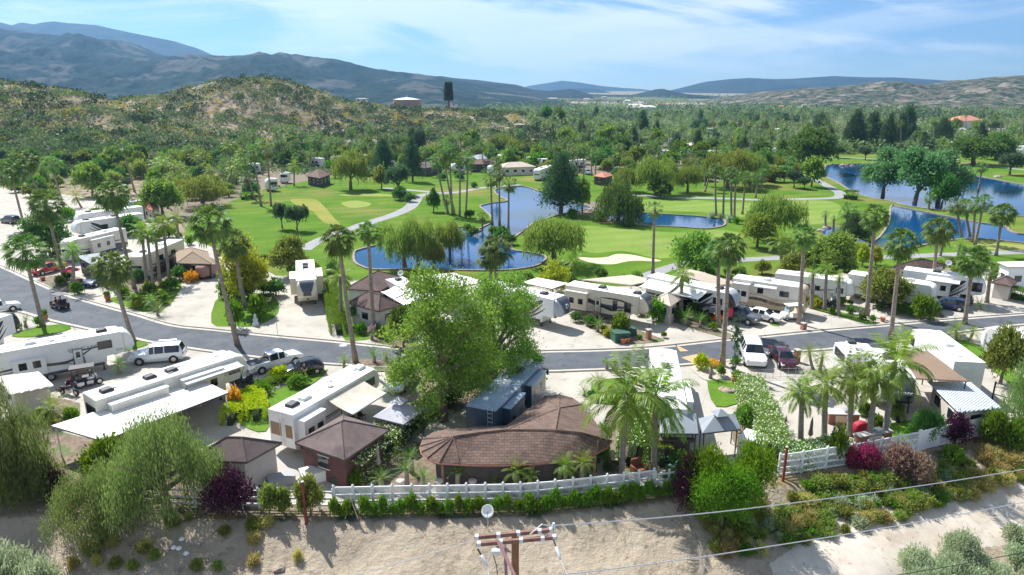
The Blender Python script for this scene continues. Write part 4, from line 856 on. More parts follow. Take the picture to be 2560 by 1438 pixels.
# row of palms at the foot of the scrub hill
for a in [(610, 388, 607, 340, 20), (700, 405, 690, 331, 22), (706, 385, 703, 320, 16), (733, 375, 730, 324, 20), (742, 372, 741, 345, 15), (772, 382, 767, 350, 18), (792, 415, 787, 345, 20), (848, 372, 847, 352, 15), (880, 366, 877, 328, 19), (929, 375, 924, 321, 18), (945, 372, 944, 345, 14),
          (968, 372, 967, 340, 15), (1002, 402, 999, 348, 18), (1077, 388, 1072, 320, 17), (1064, 441, 1064, 374, 18), (1152, 385, 1151, 338, 16), (1209, 428, 1204, 360, 20), (1229, 420, 1228, 368, 15), (1243, 470, 1241, 402, 20)]:
    palm(*a, 'fan palm in the row between the scrub hill and the lawn', group='fan palms along the foot of the scrub hill')
for a in [(1361, 408, 1360, 361, 19), (1415, 394, 1415, 350, 18), (1445, 433, 1443, 370, 17), (1460, 449, 1458, 371, 22), (1479, 440, 1479, 378, 19), (1488, 446, 1490, 383, 20), (1570, 391, 1570, 344, 19), (1531, 410, 1531, 374, 19), (1618, 400, 1618, 367, 18), (1713, 419, 1713, 378, 20), (1763, 465, 1763, 413, 19)]:
    palm(*a, 'fan palm standing behind the central lawn and its roofs', group='fan palms behind the central lawn')
for a in [(1791, 540, 1788, 420, 22), (1808, 543, 1812, 433, 20), (1829, 547, 1829, 428, 22), (1836, 550, 1840, 442, 24), (1856, 536, 1864, 442, 24), (1889, 495, 1895, 440, 22)]:
    palm(*a, 'slender tall palm beside the small oval pond', group='slender palms beside the small oval pond')
for a in [(1976, 441, 1977, 400, 18), (1891, 478, 1891, 444, 20), (1905, 470, 1905, 432, 18), (1880, 480, 1878, 440, 18), (1762, 480, 1775, 430, 16)]:
    palm(*a, 'fan palm in front of the willow row', group='fan palms in front of the willow row')
palm(2411, 477, 2415, 423, 18, 'left palm of the pair on the far lake bank'); palm(2446, 477, 2456, 416, 19, 'right palm of the pair on the far lake bank')
# ================================================================ TREES
for a in [
 ('ash', 1108, 1052, 698, 150, 'big bright green ash tree at the roadside in the centre'), ('ash', 1240, 990, 704, 135, 'second bright ash tree behind the big central one'),
 ('pepper', 420, 1290, 950, 150, 'large weeping pepper tree outside the fence on the left'), ('pepper', 258, 1310, 1125, 118, 'lower lobe pepper tree leaning over the dirt bank'),
 ('pepper', 5, 1235, 835, 125, 'yellowish pepper tree at the left edge'), ('pepper', 70, 1250, 1060, 85, 'yellow leafed tree under the left pepper tree'),
 ('feather', 1800, 1325, 1150, 92, 'lowest vivid green feathery tree outside the fence'), ('feather', 1868, 1285, 1092, 74, 'vivid green feathery tree against the rusty post'), ('feather', 1765, 1290, 1105, 74, 'vivid green feathery tree beside the dark plum'),
 ('pepper', 2590, 1090, 800, 100, 'weeping pepper tree at the right edge'), ('small', 2500, 960, 830, 45, 'pale leafed tree on the lawn by the toy hauler'),
 ('plum', 575, 1290, 1160, 66, 'purple plum tree against the white rail fence'), ('plum', 1715, 1275, 1130, 44, 'dark plum tree beside the vivid green tree'), ('plum', 2385, 1112, 1025, 42, 'small purple plum tree at the solid white fence'),
 ('plum', 140, 1240, 1165, 36, 'purple plum tree hidden under the left trees'), ('dark', 2308, 1108, 1035, 34, 'dark green shrub tree beside the black trailer'),
 ('yellow', 625, 748, 572, 56, 'yellow green rounded tree beside the leaning palm'), ('small', 727, 692, 600, 46, 'spreading tree behind the cream trailer'), ('yellow', 1380, 735, 642, 42, 'tall yellow green tree between white roofs'),
 ('willow', 1012, 672, 536, 66, 'leftmost willow on the near pond bank'), ('willow', 1046, 673, 534, 50, 'second willow on the near pond bank'), ('willow', 1084, 674, 588, 30, 'smallest willow on the near pond bank'), ('willow', 1125, 650, 542, 40, 'rightmost willow overhanging the pond'),
 ('willow', 1385, 662, 530, 82, 'wide willow on the lawn left of the bunker'), ('pine', 1402, 534, 390, 60, 'dark pine beside the central pond'), ('dusk', 1545, 556, 436, 66, 'dense olive green tree on the bank of the oval pond'), ('small', 1456, 532, 455, 22, 'small tree between the pine and the olive green tree'),
 ('willow', 1934, 602, 472, 70, 'big yellow green willow right of the oval pond'), ('green', 1735, 690, 592, 60, 'bright leafy tree behind the tan patio roofs'), ('green', 1893, 620, 542, 42, 'bright tree below the big willow'), ('small', 2080, 684, 588, 52, 'spreading shrub tree beside the golden conifers'),
 ('pine', 2137, 605, 535, 46, 'dark shrubby conifer by the creek'), ('ficus', 2022, 432, 334, 62, 'large dark round tree beside the lake'), ('green', 2028, 468, 400, 27, 'smaller green tree at the lake path'),
 ('cotton', 2207, 492, 378, 52, 'leftmost leaning cottonwood in the lake'), ('cotton', 2286, 508, 378, 66, 'large cottonwood with thick leaning trunk in the lake'), ('cotton', 2345, 505, 384, 62, 'dense blue green cottonwood on the lake spit'), ('dark', 2352, 520, 440, 34, 'dark undergrowth tree below the cottonwood'),
 ('ficus', 2434, 412, 350, 66, 'broad green tree on the far lake bank'), ('dark', 2490, 400, 342, 40, 'dark tree right of the broad tree at the lake'), ('olive', 2524, 438, 390, 30, 'low spreading tree at the right lake shore'), ('olive', 2095, 395, 370, 16, 'tiny umbrella tree left on the far shore'), ('olive', 2163, 400, 372, 16, 'tiny umbrella tree right on the far shore'),
 ('willow', 877, 475, 364, 48, 'rounded willow on the left lawn'), ('pine', 960, 438, 350, 33, 'dark pine behind the left lawn'), ('pine', 1032, 455, 350, 28, 'slimmer pine behind the left lawn'), ('small', 954, 473, 418, 19, 'small yellowish tree on the lawn'), ('olive', 995, 488, 424, 34, 'spreading dark olive tree beside the path'),
 ('olive', 706, 572, 516, 22, 'left olive tree of the pair on the lawn'), ('olive', 743, 578, 522, 27, 'right olive tree of the pair on the lawn'), ('ficus', 1084, 530, 478, 18, 'round clipped tree at the path bend'), ('euca', 1044, 402, 300, 26, 'tall sparse eucalyptus behind the left lawn'),
 ('green', 232, 492, 418, 38, 'bright green tree below the scrub hill'), ('green', 410, 545, 458, 50, 'glossy leafed tree behind the queen palm clump'), ('willow', 507, 518, 432, 64, 'soft olive green willow left of the lawn'), ('dark', 127, 645, 545, 48, 'dark leafy tree beside the red pickup'),
 ('willow', 427, 420, 366, 28, 'olive green tree at the curved white fence'), ('willow', 480, 425, 362, 40, 'wide olive green tree below the hill'), ('dark', 565, 402, 365, 32, 'dark shrub tree above the left grove'), ('ficus', 720, 425, 378, 26, 'dark green tree behind the queen palm'),
 ('small', 2208, 770, 682, 56, 'oleander tree with red blooms between palms'), ('bush', 2305, 800, 740, 30, 'bright rounded shrub beside the dark wagons'), ('willow', 1566, 480, 412, 36, 'first willow of the row behind the oval pond'), ('willow', 1640, 488, 380, 58, 'largest willow of the row behind the oval pond'),
 ('willow', 1719, 482, 405, 38, 'willow right of the largest in the row'), ('willow', 1818, 470, 362, 62, 'wide willow behind the slender palms'), ('willow', 1872, 462, 370, 44, 'right willow behind the slender palms'), ('dark', 1650, 495, 455, 30, 'dark undergrowth tree beneath the willow row'),
 ('olive', 1985, 470, 432, 22, 'dark olive tree left of the lake path'), ('olive', 2010, 474, 446, 18, 'small olive tree at the lake path'), ('dark', 1960, 455, 420, 20, 'dark shrub tree at the pink vehicle'),
 ('green', 1010, 870, 775, 40, 'light leafy branches tree left of the big ash'), ('small', 1975, 700, 640, 30, 'pale green tree behind the striped motorhome'), ('green', 2020, 660, 610, 34, 'soft green tree on the lawn behind the queen pair'),
 ('willow', 1255, 388, 330, 36, 'olive green willow in front of the sandy slope'), ('willow', 1290, 395, 340, 28, 'smaller willow in front of the sandy slope'), ('green', 1180, 380, 330, 26, 'pale green tree left of the sandy slope')]:
    tree(*a[:5], a[5])
tree('cypress', 1831, 940, 770, 11, 'thin dark italian cypress at the near road edge'); tree('cypress', 1377, 405, 357, 4, 'needle thin cypress behind the central lawn', lod=2)
for a in [('bush', 590, 822, 752, 25, 'clipped ball shrub left of the statue'), ('bush', 648, 800, 744, 24, 'clipped ball shrub right of the statue'), ('bush', 1552, 838, 790, 26, 'round light green shrub beside the transformer box'), ('lime', 1520, 842, 822, 14, 'low yellowish shrub left of the transformer box'),
          ('bush', 1640, 803, 750, 30, 'dark green shrub under the front trailer nose'), ('dark', 1340, 800, 760, 26, 'dark shrub under the silver front cap'), ('yellow', 2155, 665, 600, 20, 'left of the three golden conifers'), ('yellow', 2188, 662, 610, 18, 'right of the three golden conifers'), ('yellow', 2140, 650, 598, 14, 'hindmost of the three golden conifers'),
          ('limebush', 1752, 925, 890, 20, 'yellowish shrub on the pale gravel corner'), ('rust', 1783, 918, 900, 16, 'rust coloured low shrub at the palm pair'), ('bush', 1840, 910, 893, 14, 'small green shrub behind the cypress'), ('small', 1802, 942, 912, 12, 'thin sapling on the pale gravel corner'), ('lime', 1838, 958, 935, 12, 'yellow green potted shrub at the cypress foot'),
          ('rust', 590, 1030, 978, 20, 'rusty orange grass shrub beside the white patio roof'), ('limebush', 700, 950, 920, 24, 'low yellow green shrub by the dark hatchback'), ('bush', 655, 985, 955, 26, 'rounded green shrub left of the yard lawn'), ('bush', 745, 965, 940, 30, 'rounded green shrub right of the yard lawn'),
          ('bush', 1500, 1150, 1090, 22, 'round light shrub right of the shingled roof'), ('bush', 1508, 1135, 1065, 20, 'round clipped bush behind the shaggy palm'), ('bush', 2090, 1160, 1080, 26, 'shrub with white flowers at the patio hedge end'), ('green', 1860, 1085, 1020, 30, 'light green shrub at the long flowering hedge'),
          ('magenta', 2165, 1172, 1120, 32, 'magenta bougainvillea spilling over the lattice fence'), ('magenta', 2125, 1165, 1122, 20, 'small magenta bougainvillea on the left of the spill'), ('pinkbush', 2240, 1180, 1122, 42, 'dry pink shrub outside the fence'), ('pinkbush', 2290, 1210, 1150, 34, 'faded pink shrub on the bank'), ('bush', 2480, 1110, 1030, 36, 'shrub with pink flowers at the fence end'),
          ('bush', 2380, 1160, 1118, 30, 'bright green shrub below the solid fence'), ('bush', 2530, 1130, 1050, 36, 'green shrub at the right end of the bank'), ('small', 675, 1290, 1215, 24, 'leafy green shrub at the white rail fence'), ('small', 712, 1288, 1222, 20, 'second leafy shrub at the white rail fence'), ('small', 778, 1290, 1200, 36, 'tall leafy shrub beside the rusty post'),
          ('bush', 836, 1292, 1250, 16, 'shrub beside the steel tripod'), ('bush', 270, 1210, 1110, 60, 'leafy shrub mass under the left trees'), ('dark', 60, 1230, 1150, 60, 'dark shrub mass at the left edge'), ('sage', 10, 1475, 1385, 80, 'grey green bush in the bottom left corner'), ('sage', 110, 1490, 1415, 50, 'smaller grey green bush in the bottom left corner'),
          ('bush', 2290, 760, 728, 20, 'shrub with pink blooms in the right bed'), ('lime', 1010, 800, 770, 20, 'yellowish shrub by the brown house door'), ('dark', 900, 810, 760, 22, 'dark shrub beneath the brown hipped roof'), ('bush', 565, 745, 700, 20, 'green shrub behind the yellow tree trunk'), ('dark', 690, 740, 700, 24, 'dark shrub beside the cream trailer'),
          ('dark', 450, 700, 668, 20, 'dark green agave shrub by the thatched hut'), ('rust', 480, 705, 680, 18, 'rust coloured shrub by the thatched hut'), ('bush', 1660, 845, 830, 8, 'tiny shrub on the dark mulch bed'), ('bush', 1600, 850, 838, 6, 'tiny round shrub at the brick pillar'),
          ('dark', 330, 590, 545, 26, 'dark shrub between the grey motorhomes'), ('bush', 355, 545, 510, 26, 'green shrub behind the motorhome roofs'), ('dark', 300, 560, 535, 22, 'low dark shrub between white roofs')]:
    tree(*a[:5], a[5])
# short row of saplings planted outside the lattice fence
sap_us = [860, 872, 913, 935, 959, 982, 1003, 1028, 1050, 1078, 1098, 1124, 1147, 1172, 1195, 1218, 1245, 1268, 1295, 1322, 1347, 1366, 1390, 1413, 1435, 1455, 1470, 1488, 1512, 1522, 1540, 1558, 1580, 1600, 1622, 1645, 1668, 1690]
for k, u in enumerate(sap_us):
    v = float(np.interp(u, [p[0] for p in FENCE_PX], [p[1] for p in FENCE_PX]))+16; tree('bush', u, v, v-(30+5*((k*7) % 5))*.95, 13+(k*5) % 6, 'young green sapling planted in the row outside the lattice fence', group='saplings planted along the outside of the lattice fence', lod=2, cat='sapling')
# hedges
hedge([(818, 712), (832, 765), (848, 838)], 2.0, 1.5, GH, 'clipped square hedge beside the cream trailer driveway', dens=170, size=.14)
hedge([(868, 1215), (905, 1180), (950, 1150), (985, 1110)], 2.6, 2.0, GH, 'flowering hedge between the dark hip roof and the parasol', flowers=GW, fdens=26, dens=130)
hedge([(985, 1108), (1025, 1085), (1060, 1050), (1120, 1010)], 1.6, 1.8, G4, 'dark hedge behind the left end of the shingled roof', dens=130)
hedge([(1575, 1170), (1590, 1110), (1600, 1050)], 2.2, 2.0, GH, 'leafy flowering hedge between the two shaggy palms', flowers=GW, fdens=10, dens=130)
hedge([(1655, 1170), (1640, 1110), (1635, 1050), (1632, 1000)], 1.4, 1.8, G1, 'tall leafy hedge right of the shaggy palms', dens=130)
hedge([(1930, 1165), (1915, 1095), (1885, 1030), (1868, 985)], 2.4, 2.0, G2, 'long yellow green flowering hedge beside the white patio', flowers=GW, fdens=14, dens=140)
hedge([(1950, 1172), (2010, 1160), (2070, 1148), (2110, 1135)], 1.8, 1.5, GH, 'low flowering hedge at the foot of the patio palms', flowers=GW, fdens=16, dens=140)
hedge([(2488, 735), (2530, 745), (2580, 758)], 1.6, 1.6, GH, 'clipped green hedge at the right edge beside the driveway', dens=120)
hedge([(640, 1055), (645, 1030), (640, 1005), (612, 1005), (575, 1065)], 1.6, 1.3, GY, 'bright golden hedge curving around the yard', dens=170)
hedge([(640, 985), (690, 960), (780, 935)], 1.4, .8, GH, 'low clipped hedge edging the yard by the dark hatchback', dens=140)
hedge([(2110, 497), (2142, 500)], 3.0, 2.2, G4, 'short dark clipped hedge at the lake path', dens=30, size=.35)
hedge([(1298, 430), (1325, 430)], 4, 4.0, GH, 'block hedge beside the far white motorhome', dens=22, size=.45)
hedge([(1740, 355), (1800, 352)], 3, 2.5, GH, 'bright clipped hedge among the far lots', dens=14, size=.5)
hedge([(900, 440), (935, 442)], 3, 1.6, G4, 'low dark hedge behind the left lawn', dens=22, size=.45)
hedge([(605, 500), (630, 497)], 3, 1.6, GH, 'low green hedge at the left lawn corner', dens=22, size=.4)
hedge([(2230, 960), (2245, 1060)], 1.0, .6, GH, 'low planting beside the black trailer', dens=90)
# ================================================================ STUFF: hillside chaparral, valley trees, bank brush
def scatter(name, label, cat, pts, m, per, rad, hgtf, size, asp, seed, thr=1.0):
    """pts Nx3 base points, rad/hgt arrays; one merged leaf mesh"""
    global RS; RS = np.random.RandomState(seed); n = len(pts); k = np.repeat(np.arange(n), per); d = rdir(n*per); d[:, 2] = np.abs(d[:, 2])
    q = RS.uniform(.7, 1.05, (n*per, 1)); off = d*q*np.stack([rad[k], rad[k], hgtf[k]], 1)
    C = pts[k]+off; D = unit(rdir(len(C))*.8+d*.8); Wv = unit(np.cross(D, rdir(len(C)))); s = size*rad[k]*RS.uniform(.6, 1.3, len(C))
    me = qmesh(quads(C, D, Wv, s, s*asp)); me.materials.append(m); o = bpy.data.objects.new(name, me); link(o); return tag(o, label, cat, kind='stuff')
def rand_hit(n, u0, u1, v0, v1, seed, cond=None):
    r = np.random.RandomState(seed); out = []
    us = r.uniform(u0, u1, n); vs = v0+(v1-v0)*r.rand(n)
    for u, v in zip(us, vs):
        p = hit(u, v, 60, 3000)
        if cond is None or cond(p, u, v): out.append((p.x, p.y, p.z))
    return np.array(out)
def hillpts(n, seed, zmin=1.2):                  # uniform in plan over the hills
    r = np.random.RandomState(seed); y = r.uniform(225, 520, n*4); x = r.uniform(-1, .32, n*4)*y*.86; z = hgt(x, y); dens = fbm(x/14+seed, y/14, 4)
    m = (z > zmin) & (dens > .43+.08*r.rand(n*4)+.10*(fbm(x/45+2, y/45+seed, 3)-.4)); return np.stack([x, y, z], 1)[m][:n]
hm1 = leaf('scrub_green', (.06, .10, .035), (.15, .20, .065), .15); hm2 = leaf('scrub_sage', (.13, .17, .10), (.26, .29, .17), .2); hm3 = leaf('scrub_gold', (.25, .19, .035), (.36, .28, .05), .15); hm4 = leaf('scrub_dark', (.022, .05, .022), (.055, .085, .03), .1)
for i, (m, n, r0, r1, nm) in enumerate([(hm1, 4600, .9, 2.6, 'green chaparral shrubs covering the scrub hills'), (hm2, 3600, .8, 2.2, 'grey green sage scrub dotting the hills'), (hm3, 2400, .7, 1.9, 'golden dry scrub on the hill slopes'), (hm4, 1900, 1.3, 3.8, 'dark large bushes in the hill gullies')]):
    p = hillpts(n, 40+i); r = np.random.RandomState(i); rad = r.uniform(r0, r1, len(p)); scatter('hill_scrub', nm, 'scrub', p, m, 30 if i < 3 else 60, rad, rad*r.uniform(.5, 1.0, len(p)), .42 if i < 3 else .3, .7, i)
r = np.random.RandomState(77); yy = r.uniform(24, 52, 3000); xx = r.uniform(-1, 1, 3000)*yy*.95; fo_ = fence_out(xx, yy); zz = hgt(xx, yy); m_ = (fo_ > 1.6) & (fbm(xx/3, yy/3, 3) > .5); pp = np.stack([xx, yy, zz], 1)[m_][:900]
scatter('bank_weeds', 'sparse dry weeds and litter on the bare dirt bank', 'weeds', pp, GGR, 10, np.full(len(pp), .16), np.full(len(pp), .12), .9, .16, 5); scatter('bank_stones', 'small pale stones strewn on the bare dirt bank', 'stones', pp[::2]+np.array([.4, .3, 0]), mat('pebble', (.42, .35, .28), .9, col2=(.25, .2, .16), scale=5), 4, np.full(len(pp[::2]), .10), np.full(len(pp[::2]), .05), .8, .9, 6)
# foot of the hills: denser band
p = rand_hit(2200, -60, 1400, 330, 470, 3, lambda p, u, v: p.z > .2 or p.y > 235); r = np.random.RandomState(3); rad = r.uniform(.8, 2.4, len(p)); scatter('foothill_scrub', 'mixed green scrub along the foot of the hills', 'scrub', p, hm1, 44, rad, rad*.9, .36, .7, 8)
# valley woodland beyond
vm1 = leaf('valley_green', (.085, .145, .055), (.20, .27, .11), .25); vm2 = leaf('valley_dark', (.045, .09, .04), (.10, .16, .07), .2)
def valley(n, v0, v1, u0, u1, seed, m, r0, r1, label, per=26):
    r = np.random.RandomState(seed); us = r.uniform(u0, u1, n); vs = v0+(v1-v0)*r.rand(n)**.9; q = [P(u, v) for u, v in zip(us, vs)]; p = np.array([(a.x, a.y, H1(a.x, a.y)) for a in q]); dn = fbm(p[:, 0]/90+seed, p[:, 1]/160, 4); p = p[dn > .44]
    rad = r.uniform(r0, r1, len(p)); scatter('valley_trees', label, 'woodland', p, m, per, rad, rad*r.uniform(.9, 1.9, len(p)), .40, .8, seed)
valley(3600, 246, 300, 1100, 2700, 21, vm1, 3, 7, 'far valley woodland reading as one green mass'); valley(1500, 248, 305, 1150, 2700, 22, vm2, 3, 8, 'dark far trees of the valley floor')
valley(1500, 262, 300, 800, 1500, 24, vm1, 3, 6, 'woodland behind the water tank ridge'); valley(2600, 300, 385, 1330, 2700, 25, vm1, 1.5, 4.2, 'undergrowth between the far lots', per=50)
# far individual trees and palms
rr_ = random.Random(9)
def ok_far(u, v):
    if u < 1380 and v < 400: return False
    if 2060 < u and v > 395: return False
    return True
kinds = ['pine', 'green', 'green', 'willow', 'willow', 'euca', 'dark', 'small', 'small']
cnt = 0
while cnt < 170:
    u = rr_.uniform(1330, 2640); v = 292+110*rr_.random()**1.2
    if not ok_far(u, v) or (v > 385 and u > 1960): continue
    p = P(u, v); k = rr_.choice(kinds); hm = rr_.uniform(6, 13) if k in ('pine', 'euca') else rr_.uniform(4.5, 8.5); hwm = hm*(.28 if k == 'pine' else .5); s = ppm(p); b = P(u, v); vt = 719-FPX*((b.y*SP+(hm-CAM_H)*CP)/(b.y*CP-(hm-CAM_H)*SP))
    gl = {'pine': ('dark conifer standing in the far grove', 'dark conifers of the far grove'), 'euca': ('tall loose crowned tree in the far grove', 'loose crowned trees of the far grove'), 'willow': ('olive green drooping tree in the far grove', 'drooping trees of the far grove'),
          'dark': ('dark leafy round tree in the far grove', 'dark leafy trees of the far grove'), 'green': ('bright green round tree in the far grove', 'bright green trees of the far grove'), 'small': ('yellowish leafy tree in the far grove', 'yellowish trees of the far grove')}[k]
    tree(k, u, v, vt, hwm*s, gl[0], gl[1], g=b); cnt += 1
cnt = 0
while cnt < 190:
    u = rr_.uniform(1340, 2640); v = 288+112*rr_.random()**1.3
    if not ok_far(u, v) or (v > 388 and u > 1960): continue
    b = P(u, v); hm = rr_.uniform(7, 15); z = hm; vt = 719-FPX*((b.y*SP+(z-CAM_H)*CP)/(b.y*CP-(z-CAM_H)*SP))
    palm(u, v, u+rr_.uniform(-2, 2), vt, 2.5*ppm(b), 'fan palm rising out of the far grove beyond the lakes', group=FAR_P, g=b); cnt += 1
for u, v, vt, hw, k in [(2051, 347, 288, 26, 'pine'), (2133, 377, 278, 34, 'pine'), (2175, 372, 282, 30, 'pine'), (2215, 382, 290, 24, 'pine'), (2262, 362, 270, 28, 'pine'), (2245, 372, 285, 20, 'pine'), (2352, 368, 298, 32, 'pine'), (1605, 332, 280, 20, 'pine'), (1453, 352, 295, 14, 'pine'), (1519, 372, 318, 30, 'green'), (1419, 374, 310, 30, 'willow'),
                        (1367, 298, 270, 14, 'dark'), (1739, 352, 318, 20, 'willow'), (1490, 308, 268, 12, 'pine'), (1750, 310, 274, 10, 'pine'), (1397, 312, 275, 16, 'dark'), (1555, 395, 345, 26, 'dark'), (1690, 385, 335, 24, 'pine'), (1510, 420, 370, 26, 'dark'), (1500, 400, 350, 30, 'dark'), (1590, 418, 372, 28, 'green'), (2300, 372, 330, 26, 'cotton')]:
    tree(k, u, v, vt, hw, {'pine': 'tall dark pine on the slope above the lake path', 'green': 'bright tree behind the central lots', 'willow': 'pale olive tree behind the central lots', 'dark': 'dark round tree behind the central lots', 'cotton': 'grey green loose tree above the lake'}[k], group={'pine': 'tall dark pines above the lake', 'green': 'bright trees behind the central lots', 'willow': 'pale olive trees behind the central lots', 'dark': 'dark round trees behind the central lots', 'cotton': None}[k])
# left grove infill
for i in range(110):
    u = rr_.uniform(560, 1330); v = rr_.uniform(378, 452)
    if v > 425 and u > 840: continue
    if v > 418 and 560 < u < 840 and rr_.random() < .2: continue
    k = rr_.choice(['dark', 'bush', 'green', 'willow', 'small', 'pine', 'willow']); tree(k, u, v, v-rr_.uniform(16, 38), rr_.uniform(9, 19), 'low leafy planting tree between the lots behind the left lawn', group='low leafy trees between the left far lots', cat='tree')
for i in range(120):
    u = rr_.uniform(-20, 590); v = rr_.uniform(400, 560); 
    if v > 475 and 150 < u < 420: continue
    if v > 520: continue
    k = rr_.choice(['dark', 'bush', 'green', 'brush', 'small', 'olive']); tree(k, u, v, v-rr_.uniform(18, 42), rr_.uniform(12, 24), 'leafy shrub tree at the foot of the left hills', group='shrub trees at the foot of the left hills', cat='tree')
for i in range(34):
    u = rr_.uniform(560, 760); v = rr_.uniform(400, 500)
    if v > 470-(u-600)*.25: continue
    palm(u, v, u+rr_.uniform(-6, 4), v-rr_.uniform(28, 60), rr_.uniform(14, 20), 'palm crowded into the grove left of the lawn', group='palms crowded in the grove left of the lawn', kind=rr_.choice(['fan', 'fan', 'queen']))
# shrubs around pond and beds
for u, v, hw, k in [(1183, 590, 14, 'dark'), (1170, 580, 12, 'dark'), (1255, 600, 20, 'dark'), (1272, 612, 18, 'dark'), (1235, 590, 16, 'bush'), (1777, 546, 9, 'sage'), (1800, 548, 8, 'sage'), (1822, 556, 9, 'sage'), (1842, 560, 10, 'bush'), (1105, 450, 12, 'dark'), (1150, 452, 12, 'dark'), (1000, 500, 20, 'dark'), (1025, 505, 14, 'dark'), (1185, 470, 9, 'dark'), (1175, 545, 12, 'dark'), (1430, 545, 14, 'bush')]:
    tree(k, u, v, v-hw*1.5, hw, 'low rounded shrub at the pond and lawn edge', group='low shrubs around the ponds and lawn')
for u, v, hw, k in [(915, 745, 14, 'dark'), (940, 830, 14, 'bush'), (905, 835, 16, 'bush'), (960, 845, 18, 'bush'), (985, 835, 14, 'lime'), (560, 705, 16, 'dark'), (620, 745, 20, 'dark'), (660, 735, 20, 'dark'), (345, 705, 18, 'dark'), (375, 745, 22, 'bush'), (310, 745, 18, 'bush'), (345, 770, 16, 'lime'), (405, 760, 20, 'bush'), (430, 725, 18, 'bush'),
                    (150, 715, 14, 'bush'), (195, 735, 18, 'bush'), (170, 700, 12, 'dark'), (1600, 790, 14, 'dark'), (1690, 800, 18, 'dark'), (1735, 790, 18, 'dark'), (1680, 780, 20, 'dark'), (1715, 770, 18, 'dark'), (1760, 808, 14, 'bush'), (1782, 826, 12, 'bush'), (1440, 805, 14, 'dark'), (1475, 815, 16, 'dark'), (1510, 830, 10, 'bush'), (2155, 800, 10, 'bush'),
                    (2125, 785, 12, 'bush'), (2180, 805, 10, 'bush'), (2245, 785, 14, 'bush'), (2275, 790, 18, 'dark'), (2325, 785, 20, 'dark'), (2200, 775, 12, 'dark'), (2080, 785, 10, 'bush'), (2490, 700, 14, 'bush'), (1215, 855, 30, 'bush'), (1150, 865, 26, 'dark'), (100, 815, 14, 'bush'), (40, 828, 16, 'bush'), (60, 1010, 24, 'bush'), (180, 1060, 22, 'bush'), (110, 1060, 24, 'bush'),
                    (1545, 1020, 22, 'bush'), (1575, 1000, 20, 'dark'), (1480, 1000, 14, 'dark'), (1520, 1180, 14, 'dark'), (1700, 1170, 26, 'dark'), (1680, 1215, 26, 'bush'), (2160, 1040, 20, 'bush'), (2185, 1075, 22, 'bush'), (2330, 1085, 18, 'bush'), (2275, 1095, 16, 'bush'), (890, 1215, 22, 'bush'), (1070, 930, 26, 'dark'), (1330, 920, 24, 'dark'), (1200, 960, 30, 'dark'), (1130, 1010, 26, 'dark')]:
    tree(k, u, v, v-hw*1.6, hw, 'small garden shrub in a planting bed between the lots', group='small garden shrubs in the beds between lots')
for i in range(26):
    u = rr_.uniform(400, 640); v = rr_.uniform(405, 500); tree(rr_.choice(['willow', 'green', 'dark', 'bush']), u, v, v-rr_.uniform(22, 40), rr_.uniform(15, 26), 'leafy tree massed in the grove between the left hills and the lawn', group='leafy trees of the grove left of the lawn')
for i in range(22):
    u = rr_.uniform(380, 620); v = rr_.uniform(420, 500); palm(u, v, u+rr_.uniform(-5, 4), v-rr_.uniform(26, 55), rr_.uniform(17, 26), 'palm crowded into the grove left of the lawn', group='palms crowded in the grove left of the lawn', kind=rr_.choice(['fan', 'queen', 'queen']))
for i in range(70):
    u = rr_.uniform(1340, 2000); v = rr_.uniform(385, 458); k = rr_.choice(['willow', 'green', 'dark', 'willow', 'small', 'bush'])
    if 1290 < u < 1480 and v > 440: continue
    tree(k, u, v, v-rr_.uniform(18, 46), rr_.uniform(12, 28), 'leafy tree in the belt behind the ponds and central lawn', group='leafy trees in the belt behind the central ponds')
for i in range(34):
    u = rr_.uniform(1380, 2000); v = rr_.uniform(385, 450); palm(u, v, u+rr_.uniform(-4, 4), v-rr_.uniform(30, 55), rr_.uniform(14, 19), 'fan palm standing in the tree belt behind the ponds', group='fan palms in the tree belt behind the ponds')
for i in range(40):
    u = rr_.uniform(560, 1330); v = rr_.uniform(388, 424); palm(u, v, u+rr_.uniform(-4, 4), v-rr_.uniform(34, 62), rr_.uniform(15, 20), 'fan palm standing behind the left lawn among the far roofs', group='fan palms behind the left lawn among the far roofs')
for i in range(44):
    u = rr_.uniform(700, 1330); v = rr_.uniform(392, 424); k = rr_.choice(['willow', 'green', 'dark', 'willow']); tree(k, u, v, v-rr_.uniform(24, 44), rr_.uniform(14, 24), 'full crowned tree behind the left lawn among the far roofs', group='full crowned trees behind the left lawn')
# back edge of the far lots and gaps between the trailers
for i in range(75):
    u = rr_.uniform(-40, 2600); v = float(np.interp(u, [-40, 300, 620, 900, 1300, 1700, 2100, 2600], [520, 560, 655, 700, 706, 700, 680, 672]))+rr_.uniform(-8, 12); hw = rr_.uniform(9, 20)
    if 880 < u < 1350 and rr_.random() < .75: continue
    tree(rr_.choice(['bush', 'green', 'dark', 'small', 'bush']), u, v, v-hw*rr_.uniform(1.3, 2.2), hw, 'leafy garden tree along the back edge of the far lots', group='garden trees along the back edge of the far lots', cat='tree')
for i in range(60):
    u = rr_.uniform(430, 2560) if i > 25 else rr_.uniform(0, 620); v = float(np.interp(u, [0, 300, 560, 700, 1300, 1700, 2560], [600, 680, 740, 760, 790, 770, 735]))+rr_.uniform(-26, 26); hw = rr_.uniform(7, 14)
    if 680 < u < 840 or 430 < u < 545 or 1020 < u < 1440 or 190 < u < 290 or 1780 < u < 1960: continue
    tree(rr_.choice(['bush', 'dark', 'small', 'lime']), u, v, v-hw*1.7, hw, 'small garden shrub in a planting bed between the lots', group='small garden shrubs in the beds between lots')
